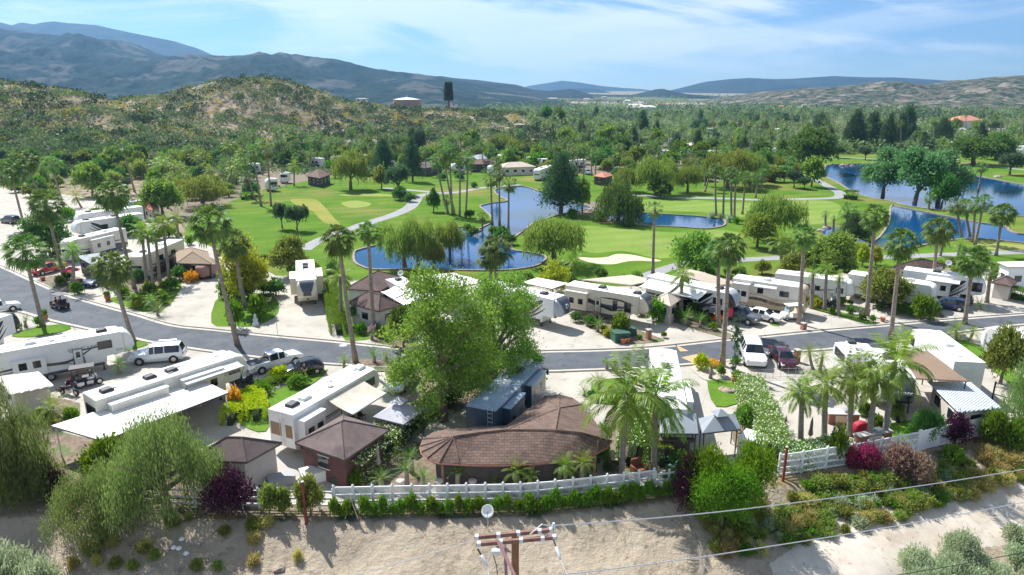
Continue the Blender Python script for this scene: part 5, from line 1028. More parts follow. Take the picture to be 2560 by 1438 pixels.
# embankment brush outside the fence
BK = 'wild brush clumps on the embankment'
for i in range(240):
    u = rr_.uniform(1760, 2560); v0 = float(np.interp(u, [1700, 2000, 2300, 2560], [1235, 1190, 1140, 1085]))+32; v1 = float(np.interp(u, [1760, 1974, 2153, 2363, 2510, 2620], [1400, 1372, 1328, 1262, 1216, 1190])); v = v0+(v1-v0)*rr_.random(); k = rr_.choice(['brush', 'bush', 'brush', 'brush', 'sage', 'bush', 'brush', 'dryc'] if u < 2420 else ['dryc', 'brush'])
    hw = rr_.uniform(13, 26); tree(k, u, v, v-hw*.8, hw, 'clump of wild brush and dry grass on the bank below the fence', group=BK, cat='brush')
for i in range(46):
    u = rr_.uniform(2270, 2620); v = rr_.uniform(1335, 1500)
    if v < 1338+(2560-u)*.30: continue
    hw = rr_.uniform(26, 48); tree('sage', u, v, v-hw*1.1, hw, 'pale grey green sage bush in the lower right corner', group='sage bushes in the lower right corner', cat='bush')
for i in range(26):
    u = rr_.uniform(180, 800); v = rr_.uniform(1300, 1425); hw = rr_.uniform(9, 20); tree(rr_.choice(['brush', 'dryc', 'brush']), u, v, v-hw*.9, hw, 'low weed tuft on the bare dirt bank at lower left', group='weed tufts on the left dirt bank', lod=2, cat='weed')
# ================================================================ VEHICLES
white = mat('gelcoat_white', (.80, .80, .78), .28, col2=(.72, .72, .69), scale=.8, coat=.3); cream = mat('gelcoat_cream', (.72, .64, .50), .3, col2=(.66, .58, .45), scale=.8, coat=.3)
tan = mat('gelcoat_tan', (.55, .43, .29), .35, coat=.3); offw = mat('gelcoat_offwhite', (.72, .69, .62), .35, col2=(.62, .59, .52), scale=1.1)
roofw = mat('roof_membrane', (.80, .80, .78), .75, col2=(.66, .65, .61), scale=.7, detail=8, col3=(.55, .53, .49), scale3=2.0, lo3=.60, hi3=.75); roofg = mat('roof_membrane_grey', (.34, .43, .52), .35, col2=(.22, .29, .37), scale=.9)
black = mat('paint_black', (.012, .012, .015), .25, coat=.4); glass = mat('glass', (.012, .018, .024), .06, spec=.8); tealg = mat('glass_teal', (.02, .06, .07), .08, spec=.8)
rubber = mat('rubber', (.02, .02, .02), .8); chrome = mat('alloy', (.55, .55, .56), .3, metal=.8); greyp = mat('plastic_grey', (.30, .31, .32), .6); whitep = mat('plastic_white', (.78, .78, .75), .5); darkp = mat('plastic_dark', (.04, .04, .045), .6)
navy = mat('paint_navy', (.02, .04, .10), .25, coat=.4); bluegrey = mat('paint_bluegrey', (.05, .08, .11), .3, coat=.4); brownp = mat('paint_brown', (.12, .07, .045), .3, coat=.3); silverp = mat('paint_silver', (.50, .51, .52), .3, metal=.4, coat=.5)
frame = mat('frame_white', (.7, .7, .68), .4); ambg = mat('window_amber', (.22, .11, .035), .15, spec=.7); redp = mat('paint_red', (.42, .015, .015), .25, coat=.6); maroonp = mat('paint_maroon', (.045, .004, .012), .25, coat=.5)
lampr = mat('lamp_red', (.35, .01, .01), .25); lampw = mat('lamp_clear', (.75, .77, .8), .15, spec=.8); fabw = mat('awning_vinyl', (.74, .74, .72), .7, col2=(.6, .59, .56), scale=1.2); fabt = mat('awning_tan', (.66, .60, .50), .7, col2=(.50, .44, .36), scale=1.0)
steel = mat('steel_dark', (.06, .06, .065), .5, metal=.3); alu = mat('aluminium', (.6, .6, .6), .35, metal=.7); wood = mat('deck_wood', (.30, .19, .12), .8, col2=(.2, .12, .08), scale=6); orange = mat('paint_orange', (.75, .16, .02), .4)
def ring(w, z0, z1, n=20, e=.35):
    out = []; h = (z1-z0)/2; c = (z0+z1)/2
    for k in range(n):
        a = 2*pi*(k+.5)/n; ca, sa = cos(a), sin(a); out.append((w*math.copysign(abs(ca)**e, ca), c+h*math.copysign(abs(sa)**e, sa)))
    return out
def loft(mb, secs, n=20, e=.35, mi=0, cap=True):
    vs = []; fs = []
    for x, w, z0, z1 in secs: vs += [(x, y, z) for y, z in ring(w, z0, z1, n, e)]
    for i in range(len(secs)-1):
        for k in range(n): fs.append((i*n+k, (i+1)*n+k, (i+1)*n+(k+1) % n, i*n+(k+1) % n)[::-1])
    if cap: fs.append(tuple(range(n))[::-1]); fs.append(tuple(range((len(secs)-1)*n, len(secs)*n)))
    return mb.add(vs, fs, mi)
def swoosh(mb, pts, wid, y, mi):
    n = 14; P_ = smooth_px(pts, 6, False); m = len(P_); vs = []; fs = []
    for i, p in enumerate(P_):
        a = P_[max(i-1, 0)]; b = P_[min(i+1, m-1)]; d = Vector((b[0]-a[0], b[1]-a[1])).normalized(); t = i/(m-1); w = wid*sin(pi*min(max(t, .02), .98))**.7; q = Vector((-d.y, d.x))*w/2
        vs += [(p[0]+q.x, y, p[1]+q.y), (p[0]-q.x, y, p[1]-q.y)]
    for i in range(m-1): fs.append((i*2, i*2+1, i*2+3, i*2+2) if y < 0 else (i*2+2, i*2+3, i*2+1, i*2))
    mb.add(vs, fs, mi)
def lettering(txt, size, m, parent, loc, rot, name='lettering', extrude=.006):
    cu = bpy.data.curves.new('t', 'FONT'); cu.body = txt; cu.size = size; cu.extrude = extrude; cu.align_x = 'CENTER'; cu.align_y = 'CENTER'
    o = bpy.data.objects.new('t', cu); COL.objects.link(o); bpy.context.view_layer.update()
    me = bpy.data.meshes.new_from_object(o); bpy.data.objects.remove(o); me.materials.clear(); me.materials.append(m)
    t = bpy.data.objects.new(name, me); link(t, parent); t.location = loc; t.rotation_euler = rot; return t
def win(rt, s, x, z, w, h, Wd, m=glass, nm='window', fr=True):
    y = s*(Wd/2); mb = MB(); mb.box(x-w/2, x+w/2, y-.02, y+.02, z-h/2, z+h/2); o = mb.build(nm, m, rt)
    if fr: 
        mb = MB(); t = .045; yy = (y-.028, y+.028)
        for a in ((x-w/2-t, x+w/2+t, z+h/2, z+h/2+t), (x-w/2-t, x+w/2+t, z-h/2-t, z-h/2), (x-w/2-t, x-w/2, z-h/2, z+h/2), (x+w/2, x+w/2+t, z-h/2, z+h/2)): mb.box(a[0], a[1], yy[0], yy[1], a[2], a[3])
        mb.build('frame', steel, o)
    return o
def wheel(rt, x, s, r, yw, w=.25, tyre='wheel', rimm=None):
    mb = MB(); mb.wheel(x, s*yw, r, r, w, 18); t = mb.build(tyre, rubber, rt); mb = MB(); mb.wheel(x, s*(yw+.012), r, r*.62, w*.96, 14); mb.build('rim', rimm or chrome, t); return t
RVN = {'fifth': ('fifth_wheel_trailer', 'trailer'), 'motor': ('motorhome', 'motorhome'), 'trailer': ('travel_trailer', 'trailer'), 'toy': ('toy_hauler_trailer', 'trailer')}
def rv(kind, ra, fa, label, H=3.75, body=None, roof=None, c1=None, c2=None, cap=None, slides=(), awn=(), doors=(), wins=None, acs=(.3, .68), style=0, ladder=False, rearwin=None, steps=None, text=(), Wd=2.5, group=None, L=None, z=0, simple=False):
    a = P(*ra, H+z); b = P(*fa, H+z); d = b-a; Lm = d.length if L is None else L; hd = math.atan2(d.y, d.x); L = Lm
    nm, cat = RVN[kind]; rt = empty(nm, (a.x, a.y, z), hd, label, cat, group); body = body or white; roof = roof or roofw; c1 = c1 or greyp; c2 = c2 or black; hw = Wd/2
    zb = {'fifth': .62, 'motor': .38, 'trailer': .5, 'toy': .55}[kind]; mb = MB(); cap = cap or body
    if kind == 'fifth':
        mb.side([(0, zb+.25), (.5, zb), (L-2.75, zb), (L-2.6, 1.50), (L-1.05, 1.56), (L-1.05, H-.05), (0, H-.05)], -hw, hw); cs = [(L-1.05, hw, 1.56, H), (L-.75, hw*.985, 1.57, H-.03), (L-.42, hw*.93, 1.62, H-.28), (L-.18, hw*.82, 1.75, H-.72), (L-.03, hw*.66, 1.92, H-1.2), (L, hw*.5, 2.0, H-1.4)]
    elif kind == 'motor':
        mb.side([(0, zb+.25), (.4, zb), (L-.9, zb), (L-.9, H-.05), (0, H-.05)], -hw, hw); cs = [(L-.9, hw, zb, H), (L-.5, hw*.99, zb, H-.03), (L-.2, hw*.95, zb+.03, H-.14), (L-.04, hw*.86, zb+.1, H-.4), (L, hw*.78, zb+.2, H-.6)]
    else:
        mb.side([(0, zb+.2), (.5, zb), (L-.7, zb), (L-.7, H-.05), (0, H-.05)], -hw, hw); cs = [(L-.7, hw, zb, H), (L-.4, hw*.98, zb+.1, H-.06), (L-.15, hw*.92, zb+.35, H-.35), (L-.02, hw*.82, zb+.6, H-.8), (L, hw*.75, zb+.7, H-.95)]
    if kind == 'toy': cs = [(x, w*.98, z0, z1) for x, w, z0, z1 in cs]
    # side graphics
    sw = {0: [([(.02, .35), (.3, .42), (.6, .32), (.8, .55)], .16, 1), ([(.08, .28), (.4, .33), (.66, .22)], .10, 2), ([(.62, .62), (.8, .5), (.93, .62)], .10, 1)],
          1: [([(.0, .62), (.25, .60), (.55, .40), (.9, .30)], .34, 1), ([(.10, .50), (.4, .50), (.66, .28), (.9, .20)], .16, 2), ([(.5, .75), (.75, .66), (.95, .45)], .14, 2)],
          2: [([(.0, .30), (.35, .24), (.6, .30), (.78, .60), (.86, .85)], .40, 1), ([(.05, .16), (.4, .14), (.68, .24), (.86, .62)], .22, 2), ([(.5, .10), (.7, .14), (.9, .42)], .12, 1)],
          3: [([(.02, .45), (.5, .45), (.9, .45)], .07, 1), ([(.02, .39), (.5, .39), (.9, .39)], .05, 2)],
          4: [([(.0, .18), (.5, .16), (.97, .18)], .75, 1), ([(.0, .25), (.4, .32), (.7, .2), (.95, .3)], .25, 2), ([(.05, .45), (.4, .5), (.7, .38), (.95, .5)], .16, 1)], 9: []}[style]
    if not simple:
        for pts, w, mi in sw:
            q = [(x*(L-1.1 if kind == 'fifth' else L-.8), (zb if not (kind == 'fifth' and x > .72) else 1.5)+.1+zz*((H-zb-.2) if not (kind == 'fifth' and x > .72) else H-1.7)) for x, zz in pts]
            for s in (-1, 1): swoosh(mb, q, w*1.7, s*(hw+.006), mi)
    mb.build('body', [body, c1, c2], rt)
    mb = MB(); loft(mb, cs, 24, .42 if kind != 'motor' else .3); co = mb.build('front_cap', cap, rt, smooth=True)
    if kind == 'fifth' and not simple and (cap is not body or style == 1):
        mb = MB(); pv_ = [(x+.035, w*.74, z1+.03) for x, w, z0, z1 in cs]+[(L+.05, hw*.42, 2.05)]; mb.add([q for x, w, z in pv_ for q in ((x, -w, z), (x, w, z))], [(2*i, 2*i+2, 2*i+3, 2*i+1) for i in range(len(pv_)-1)]); mb.build('nose_panel', swg if cap is not black else silvcap, co, smooth=True)
    mb = MB(); mb.box(.02, L-(1.15 if kind == 'fifth' else .95), -hw-.02, hw+.02, H-.05, H+.02); ro = mb.build('roof', roof, rt, bevel=.03)
    for i, f in enumerate(acs):
        mb = MB(); mb.side([(f*L-.5, H), (f*L-.42, H+.27), (f*L+.3, H+.32), (f*L+.5, H+.12), (f*L+.5, H)], -.36, .36); mb.build('air_conditioner', [whitep, darkp, whitep][i % 3 if body is not black else 1] if not (style in (1, 2)) else darkp, rt, bevel=.05)
    if not simple:
        for f, yy in ((.15, .3), (.48, -.35), (.82, .25), (.56, .5)):
            mb = MB(); mb.cbox((f*L, yy, H+.07), (.38, .38, .12)); mb.build('roof_vent', whitep if yy > 0 else greyp, rt, bevel=.03)
        mb = MB(); mb.lathe([(.05, 0), (.05, .25), (.02, .3)], 8, (.36*L, .6, H)); mb.build('vent_pipe', whitep, rt)
    for s, x0, x1, z0, z1, dp in slides:
        x0 *= L; x1 *= L; y0, y1 = sorted((s*hw*.9, s*(hw+dp))); mb = MB(); mb.box(x0, x1, y0, y1, z0, z1); so_ = mb.build('slide_out', body, rt, bevel=.03)
        mb = MB(); mb.box(x0-.06, x1+.06, min(y0, y1+.0)-(.06 if s < 0 else 0), max(y0, y1)+(.06 if s > 0 else 0), z1, z1+.06); mb.build('slide_roof', roof, so_)
        for f in (.3, .72):
            xx = x0+(x1-x0)*f; yy = s*(hw+dp); mb = MB(); mb.box(xx-.32, xx+.32, yy-.012, yy+.012, z0+.75, min(z1-.2, z0+1.45)); mb.build('window', glass, so_)
    for s, x0, x1, ext, dz in awn:
        x0 *= L; x1 *= L; y0 = s*hw; y1 = s*(hw+ext); zt = H-.25; zl = zt-dz; n = 9; vs = []; fs = []
        for i in range(n+1):
            t = i/n; zz = zt+(zl-zt)*t-.10*sin(pi*t); yy = y0+(y1-y0)*t; vs += [(x0, yy, zz), (x1, yy, zz), (x0, yy, zz-.03), (x1, yy, zz-.03)]
        for i in range(n): k = i*4; fs += [(k, k+4, k+5, k+1), (k+2, k+3, k+7, k+6), (k, k+2, k+6, k+4), (k+1, k+5, k+7, k+3)]
        mb = MB(); mb.add(vs, fs); aw = mb.build('awning', fabt if style == 3 else fabw, rt)
        mb = MB(); mb.tube([(x0-.05, y1, zl), (x1+.05, y1, zl)], .07, 8); mb.build('awning_roller', alu, aw)
        for xx in (x0, x1): mb = MB(); mb.tube([(xx, y0, 1.2), (xx, y1, zl)], .03, 5); mb.build('awning_arm', alu if style != 2 else steel, aw)
    for s, f in doors:
        x = f*L; o = win(rt, s, x, zb+1.15, .72, 1.9, Wd+.01, m=body, nm='door'); mb = MB(); mb.box(x-.18, x+.18, s*(hw+.02)-.015, s*(hw+.02)+.015, zb+1.3, zb+1.85); mb.build('pane', glass, o)
    if wins is None: wins = [(-1, .28, 2.3, 1.0, .55), (-1, .62, 2.3, .7, .6), (1, .3, 2.3, 1.0, .55), (1, .6, 2.3, .9, .6)]
    for s, f, zz, w, h in wins: win(rt, s, f*L, zz, w*1.3, h*1.25, Wd+.01, fr=not simple)
    if not simple and kind != 'toy':
        for s in (-1, 1):
            mb = MB(); mb.box(.5, L-2.9, s*(hw+.008)-.006, s*(hw+.008)+.006, zb+.02, zb+.32); mb.build('skirt', c1, rt)
    if rearwin:
        mb = MB()
        for (y0, y1, z0, z1) in rearwin: mb.box(-.025, .02, y0, y1, z0, z1)
        mb.build('rear_window', ambg if rearwin[0][1]-rearwin[0][0] < 1.3 else glass, rt)
    if ladder:
        mb = MB(); yl = ladder if isinstance(ladder, float) else -.5
        for y in (yl-.2, yl+.2): mb.tube([(-.12, y, zb+.5), (-.12, y, H+.1), (.05, y, H+.25), (.3, y, H+.1)], .02, 5)
        for k in range(8): mb.tube([(-.12, yl-.2, zb+.6+k*.36), (-.12, yl+.2, zb+.6+k*.36)], .018, 4)
        mb.build('ladder', alu, rt)
    if kind == 'fifth':
        ax = [L*.36, L*.36+.95]; 
        for y in (-.9, .9): mb = MB(); mb.cbox((L-3.0, y, .42), (.12, .12, .9)); mb.cbox((L-3.0, y, .03), (.3, .3, .05)); mb.build('landing_leg', steel, rt)
        mb = MB(); mb.cbox((L-1.7, 0, 1.35), (.35, .3, .5)); mb.build('hitch_pin', steel, rt)
    elif kind == 'motor': ax = [L*.28, L-1.9]
    else:
        ax = [L*.42, L*.42+.9]; mb = MB(); mb.tube([(L-.3, -.6, .5), (L+1.1, 0, .5)], .05, 5); mb.tube([(L-.3, .6, .5), (L+1.1, 0, .5)], .05, 5); mb.build('tow_frame', steel, rt)
    for x in ax:
        for s in (-1, 1): wheel(rt, x, s, .42, hw-.14)
    if kind == 'motor':
        mb = MB(); vs = [(L-.28, y, zb+1.35) for y in (-1.1, 1.1)]; mb.poly([(L+.012, -.86, zb+1.45), (L+.012, .86, zb+1.45), (L-.03, .88, H-.55), (L-.03, -.88, H-.55)]); mb.poly([(L+.012, .86, zb+1.45), (L-.16, 1.16, zb+1.45), (L-.2, 1.16, H-.5), (L-.03, .88, H-.55)]); mb.poly([(L-.16, -1.16, zb+1.45), (L+.012, -.86, zb+1.45), (L-.03, -.88, H-.55), (L-.2, -1.16, H-.5)]); mb.build('windshield', glass, rt)
        for s in (-1, 1):
            mb = MB(); mb.cbox((L-.02, s*.95, zb+.65), (.1, .35, .22)); mb.build('headlight', lampw, rt, bevel=.02); mb = MB(); mb.tube([(L-.3, s*1.2, H-.7), (L+.15, s*1.45, H-.9)], .025, 5); mb.cbox((L+.15, s*1.47, H-1.15), (.1, .2, .45)); mb.build('mirror', black, rt)
    if steps:
        s, f = steps; x = f*L; st = MB(); 
        for k in range(5): st.box(x-.4+k*.28 if False else x-.42, x+.42, *sorted((s*(hw+.95+k*.26), s*(hw+1.2+k*.26))), .85-k*.19, .89-k*.19)
        st.box(x-.5, x+.5, *sorted((s*hw, s*(hw+.95))), 1.0, 1.05); st_o = st.build('steps', wood, rt)
        mb = MB()
        for xx in (x-.46, x+.46):
            mb.tube([(xx, s*(hw+.05), 1.05), (xx, s*(hw+.05), 1.95), (xx, s*(hw+.95), 1.95), (xx, s*(hw+2.2), 1.0), (xx, s*(hw+2.2), .05)], .022, 5); mb.tube([(xx, s*(hw+.95), 1.05), (xx, s*(hw+.95), 1.95)], .02, 5); mb.tube([(xx, s*(hw+.5), 1.05), (xx, s*(hw+.5), 1.95)], .02, 5)
        mb.build('handrail', steel, st_o)
    for s, f, zz, sz, t, m_ in text:
        if s == 'cap': lettering(t, sz, m_, rt, (L+.02, 0, zz), (pi/2, 0, pi/2), extrude=.03)
        else: lettering(t, sz, m_, rt, (f*L, s*(hw+.012), zz), (pi/2, 0, 0 if s < 0 else pi))
    return rt
silvcap = mat('cap_silver', (.36, .38, .41), .25, coat=.5); gold = mat('trim_gold', (.30, .21, .12), .4); swg = mat('swoosh_slate', (.07, .08, .10), .3); swt = mat('swoosh_taupe', (.27, .21, .15), .35); swb = mat('swoosh_blue', (.10, .17, .27), .3)
# ---- near row
rv('fifth', (-75, 886), (327, 816), 'long white fifth wheel trailer with dark side lettering at the left of the near row', c1=swg, c2=gold, style=0, doors=[(-1, .62)], wins=[(-1, .80, 2.7, .9, .6), (-1, .30, 2.3, .9, .5)], steps=(-1, .62), text=[(-1, .70, 2.75, .42, 'GRAND JUNCTION', swg), (-1, .89, 1.95, .34, 'SCA', swg)], acs=(.35, .80), slides=[(-1, .22, .42, 1.0, 2.7, .35)])
rv('fifth', (222, 992), (603, 874), 'long cream edged trailer with dark curved nose behind the white patio roof', H=3.75, body=offw, c1=swg, c2=swt, style=2, cap=offw, slides=[(-1, .06, .40, 1.1, 3.3, .8), (-1, .50, .78, 1.2, 3.35, .7)], wins=[(-1, .88, 2.6, .8, .6)], acs=(.10, .50, .36), rearwin=[(-.95, .95, 1.9, 3.0)], awn=[(-1, .50, .90, 1.4, .3)])
rv('fifth', (700, 1031), (926, 907), 'white trailer with pale extended awning and rear ladder in the near row', H=3.7, body=white, c1=swg, c2=gold, style=3, cap=white, slides=[(-1, .03, .24, 1.0, 3.2, .8)], awn=[(-1, .34, .74, 2.6, .75)], doors=[(-1, .52)], wins=[(-1, .84, 2.7, .9, .5)], ladder=-.15, rearwin=[(-1.05, -.42, 1.7, 2.75), (.06, .50, 1.7, 2.75), (.55, 1.1, 1.7, 2.75)], acs=(.24, .12, .86))
rv('motor', (1201, 1022), (1330, 897), 'blue grey motorhome with speckled shade on its roof beside the shingled roof', H=3.7, body=bluegrey, roof=roofg, c1=black, c2=silvcap, style=4, cap=bluegrey, ladder=-.85, slides=[(-1, .14, .42, 1.0, 3.3, .6), (-1, .58, .90, 1.1, 3.2, .5)], wins=[(-1, .50, 2.4, .9, .7)], acs=(.45, .72, .9))
rv('motor', (1678, 1022), (1656, 866), 'white motorhome jutting into the road seen from its roof', H=3.4, body=white, c1=swg, c2=swt, style=0, slides=[(-1, .15, .45, 1.0, 3.1, .6)], acs=(.16, .62))
rv('toy', (2426, 906), (2308, 818), 'big white toy hauler with black framed rear ramp door', H=3.8, body=white, c1=greyp, c2=black, style=9, Wd=2.6, wins=[(1, .30, 2.5, .9, .35), (1, .5, 2.5, .9, .35), (1, .88, 2.6, .6, .6)], doors=[(1, .42)], acs=(.45,))
rv('trailer', (2160, 888), (2120, 850), 'low white trailer with dark side awning at the near road edge', H=3.0, body=white, style=9, c1=greyp, acs=(.4, .8), Wd=3.0)
rv('trailer', (2600, 850), (2475, 812), 'round topped white trailer cut by the right edge of the near row', H=3.1, body=white, c1=swb, c2=swb, style=0, acs=(.5,))
rv('fifth', (-190, 850), (28, 776), 'black and white nosed trailer at the far left edge of the road', H=3.7, body=white, c1=black, c2=swg, style=2, cap=black, acs=(.6,))
blackcap = mat('cap_black', (.008, .008, .010), .35, coat=.2); ltext = mat('letter_silver', (.7, .7, .72), .3)
g_ = P(2262, 1046, 0); g2 = P(2205, 930, 0)
rv('fifth', (2205, 872), (2257, 955), 'black nosed trailer with silver lettering under the brown patio roof', H=3.75, body=white, c1=black, c2=swt, style=2, cap=blackcap, text=[('cap', 0, 2.72, .34, 'LANDMARK', ltext)], acs=(.3,))
# ---- far row
rv('fifth', (762, 650), (766, 706), 'cream trailer facing the road with dark swirl cap and two open slides', H=3.85, body=cream, c1=brownp, c2=swg, style=1, cap=cream, slides=[(1, .30, .66, 1.0, 3.4, .85), (-1, .32, .62, 1.0, 3.2, .85)], acs=(.25, .38))
rv('fifth', (1225, 706), (1418, 748), 'white trailer with silver cap and bold black swirls beside the big ash tree', H=3.75, body=white, c1=black, c2=brownp, style=2, cap=silvcap, acs=(.3, .72), text=[('cap', 0, 2.85, .8, 'D', ltext)])
rv('fifth', (1424, 707), (1628, 740), 'long white trailer with wooden steps and dark front swoosh', H=3.75, body=cream, c1=swg, c2=black, style=1, cap=cream.copy(), slides=[(-1, .03, .30, 1.0, 3.2, .5)], doors=[(-1, .42)], wins=[(-1, .63, 2.2, .4, .9), (-1, .78, 2.2, .6, .9)], steps=(-1, .42), acs=(.42, .84))
rv('fifth', (1630, 686), (1846, 732), 'white trailer with two grey awnings behind the queen palm', H=3.75, body=white, c1=black, c2=swg, style=2, cap=black, awn=[(-1, .04, .38, 2.4, .6), (-1, .42, .72, 2.2, .6)], wins=[(-1, .84, 2.5, .9, .6), (-1, .5, 2.3, .7, .6)], doors=[(-1, .6)], acs=(.4, .8))
rv('motor', (1838, 690), (2022, 716), 'motorhome with tan and brown painted waves beside the wooden ramp', H=3.75, body=offw, c1=tan, c2=brownp, style=4, cap=tan, slides=[(-1, .04, .26, 1.0, 3.3, .8)], wins=[(-1, .72, 2.6, .8, .5), (-1, .40, 2.6, .5, .5)], acs=(.45,), awn=[(-1, .32, .62, .7, .25)])
rv('fifth', (1942, 678), (2142, 702), 'older plain white trailer with small square windows behind three palms', H=3.6, body=white, c1=swg, c2=swg, style=3, wins=[(-1, .42, 2.3, .5, .5), (-1, .55, 2.3, .4, .4), (-1, .82, 2.3, .6, .5), (-1, .12, 2.3, .5, .5)], doors=[(-1, .48)], acs=(.3,))
rv('trailer', (2125, 680), (2346, 712), 'plain white trailer partly hidden by the oleander tree', H=3.4, body=white, c1=swg, c2=swg, style=3, acs=(.7,), awn=[(-1, .3, .7, .8, .3)])
rv('fifth', (2262, 670), (2470, 697), 'white trailer with large dark oval swirls at the right of the far row', H=3.75, body=white, c1=black, c2=swt, style=2, cap=white, slides=[(-1, .3, .6, 1., 3., .6)], wins=[(-1, .90, 2.7, .8, .9), (-1, .5, 2.3, .8, .5)], acs=(.4,), awn=[(-1, .3, .7, 1.5, .4)])
rv('fifth', (985, 695), (1085, 746), 'white roofed trailer squeezed between the brown roofs and the white patio roof', H=3.5, c1=black, c2=swg, style=1, awn=[(-1, .25, .55, 1.8, .5), (-1, .58, .85, 1.8, .5)], acs=(.12, .5))
rv('motor', (440, 598), (335, 640), 'cream motorhome facing left behind the palm clump', H=3.75, body=cream, c1=brownp, c2=tan, style=4, cap=cream, wins=[(1, .3, 2.4, .9, .6), (1, .6, 2.4, .9, .6)], acs=(.35, .8))
rv('motor', (300, 570), (160, 602), 'grey beige motorhome behind the red pickup', H=3.75, body=offw, c1=swg, c2=brownp, style=4, slides=[(1, .3, .7, 1., 3.2, .7)], acs=(.3, .7))
rv('fifth', (350, 532), (178, 556), 'white roofed trailer, nearest of the pair behind the grey beige motorhome', c1=black, c2=swg, style=2, acs=(.4, .8)); rv('fifth', (350, 515), (185, 535), 'white roofed trailer, farther of the pair behind the grey beige motorhome', c1=swg, c2=swg, style=0, acs=(.4, .8))
rv('motor', (392, 497), (305, 504), 'small white roofed motorhome beside the red tiled roof', H=3.6, c1=navy, c2=swg, style=3)
rv('motor', (1378, 412), (1342, 424), 'white motorhome with large side windows behind the central pond', H=3.6, c1=swb, c2=swb, style=3); rv('fifth', (1322, 392), (1368, 398), 'white trailer with dark swirl nose behind the block hedge', c1=black, c2=swg, style=2, cap=black); rv('fifth', (1460, 398), (1422, 401), 'white trailer with black stripe beside the tall thin palms', c1=black, c2=swg, style=2)
rv('motor', (806, 396), (775, 394), 'silver and white motorhome above the brown hipped hut', c1=navy, c2=swg, style=4); rv('trailer', (925, 388), (880, 387), 'long white roofed trailer behind the dark pine', H=3.2, style=3)
rv('trailer', (865, 391), (828, 390), 'long white roofed trailer behind the rounded willow', H=3.2, style=3); rv('trailer', (722, 432), (700, 432), 'small white trailer at the left grove edge', H=3.2, style=3, simple=True); rv('trailer', (1082, 383), (1066, 384), 'boxy white trailer right of the slim pine', H=3.6, style=9, simple=True)
_r = random.Random(4)
for a in [('motor', (648, 408), (612, 410), 'pale motorhome at the left end of the white rail fence'), ('fifth', (985, 402), (950, 404), 'pale trailer between the two dark pines behind the left lawn'), ('fifth', (1160, 408), (1125, 410), 'pale trailer behind the path bend palms'), ('motor', (1250, 412), (1222, 414), 'pale motorhome beside the red brown hip roof'), ('trailer', (690, 446), (662, 448), 'pale trailer under the palms at the left end of the lawn')]: rv(a[0], a[1], a[2], a[3], H=3.5, c1=swg, c2=black, style=0, acs=(.4,))
for i in range(64):
    u = _r.uniform(1400, 2620); v = _r.uniform(308, 378)
    if 2080 < u < 2330 and v > 350: continue
    a = _r.uniform(-.5, .5); dm = _r.uniform(8, 11); p0 = P(u, v, 3.5); q = p0+Vector((cos(a)*dm, sin(a)*dm, 0)); k = CP*q.y-(q.z-CAM_H)*SP; uu = 1280+FPX*q.x/k; vv = 719-FPX*(q.y*SP+(q.z-CAM_H)*CP)/k
    rv(_r.choice(['fifth', 'motor', 'trailer']), (u, v), (uu, vv), 'pale trailer or motorhome half hidden in the far grove', H=3.5, c1=swg, c2=black, style=3, acs=(.4,), simple=True, group='pale trailers half hidden in the far grove')
# ---------------------------------------------------------------- cars
CARS = {  # sections: x/L, zlow, zbelt, half width belt, ztop, half width top ; flags of glass
 'suv': dict(H=1.78, W=1.94, L=4.85, s=[(0, .42, .95, .84, 1.0, .78), (.02, .30, 1.05, .92, 1.10, .80), (.07, .28, 1.10, .96, 1.70, .68), (.12, .28, 1.10, .97, 1.76, .70), (.34, .26, 1.10, .97, 1.78, .71), (.36, .26, 1.10, .97, 1.78, .71), (.52, .26, 1.09, .97, 1.77, .71), (.54, .26, 1.09, .97, 1.76, .71), (.62, .26, 1.08, .97, 1.72, .68), (.74, .27, 1.08, .96, 1.12, .84), (.90, .28, 1.0, .95, 1.04, .80), (.97, .32, .88, .88, .92, .74), (1, .42, .75, .76, .80, .6)], side=(2, 3, 5, 7), ws=8, rw=1),
 'sedan': dict(H=1.47, W=1.86, L=4.85, s=[(0, .42, .85, .78, .88, .70), (.03, .30, .95, .88, 1.0, .76), (.14, .27, .98, .93, 1.04, .80), (.26, .26, .98, .93, 1.40, .60), (.34, .26, .98, .93, 1.45, .62), (.44, .26, .97, .93, 1.47, .63), (.46, .26, .97, .93, 1.47, .63), (.60, .26, .96, .93, 1.42, .60), (.74, .27, .95, .93, .99, .78), (.90, .28, .86, .90, .90, .74), (.97, .32, .76, .82, .80, .66), (1, .42, .65, .70, .70, .55)], side=(3, 4, 6), ws=7, rw=2),
 'hatch': dict(H=1.58, W=1.80, L=4.1, s=[(0, .42, .85, .76, .90, .70), (.02, .32, 1.0, .86, 1.08, .74), (.10, .30, 1.08, .90, 1.45, .58), (.20, .28, 1.06, .90, 1.55, .62), (.36, .28, 1.03, .90, 1.58, .63), (.38, .28, 1.03, .90, 1.58, .63), (.56, .28, 1.0, .90, 1.52, .60), (.72, .29, .98, .90, 1.02, .76), (.88, .32, .92, .88, .95, .72), (.97, .34, .80, .80, .84, .62), (1, .44, .68, .66, .72, .5)], side=(2, 3, 5), ws=6, rw=1),
 'van': dict(H=1.75, W=1.98, L=5.1, s=[(0, .42, .95, .84, 1.0, .78), (.02, .30, 1.05, .94, 1.10, .82), (.06, .28, 1.08, .98, 1.66, .70), (.12, .28, 1.08, .98, 1.73, .72), (.34, .26, 1.08, .98, 1.75, .73), (.36, .26, 1.08, .98, 1.75, .73), (.56, .26, 1.05, .98, 1.72, .70), (.60, .26, 1.04, .98, 1.68, .68), (.80, .27, 1.02, .97, 1.06, .82), (.92, .28, .90, .94, .94, .78), (.98, .32, .78, .86, .82, .7), (1, .42, .68, .72, .72, .6)], side=(2, 3, 5), ws=7, rw=1)}
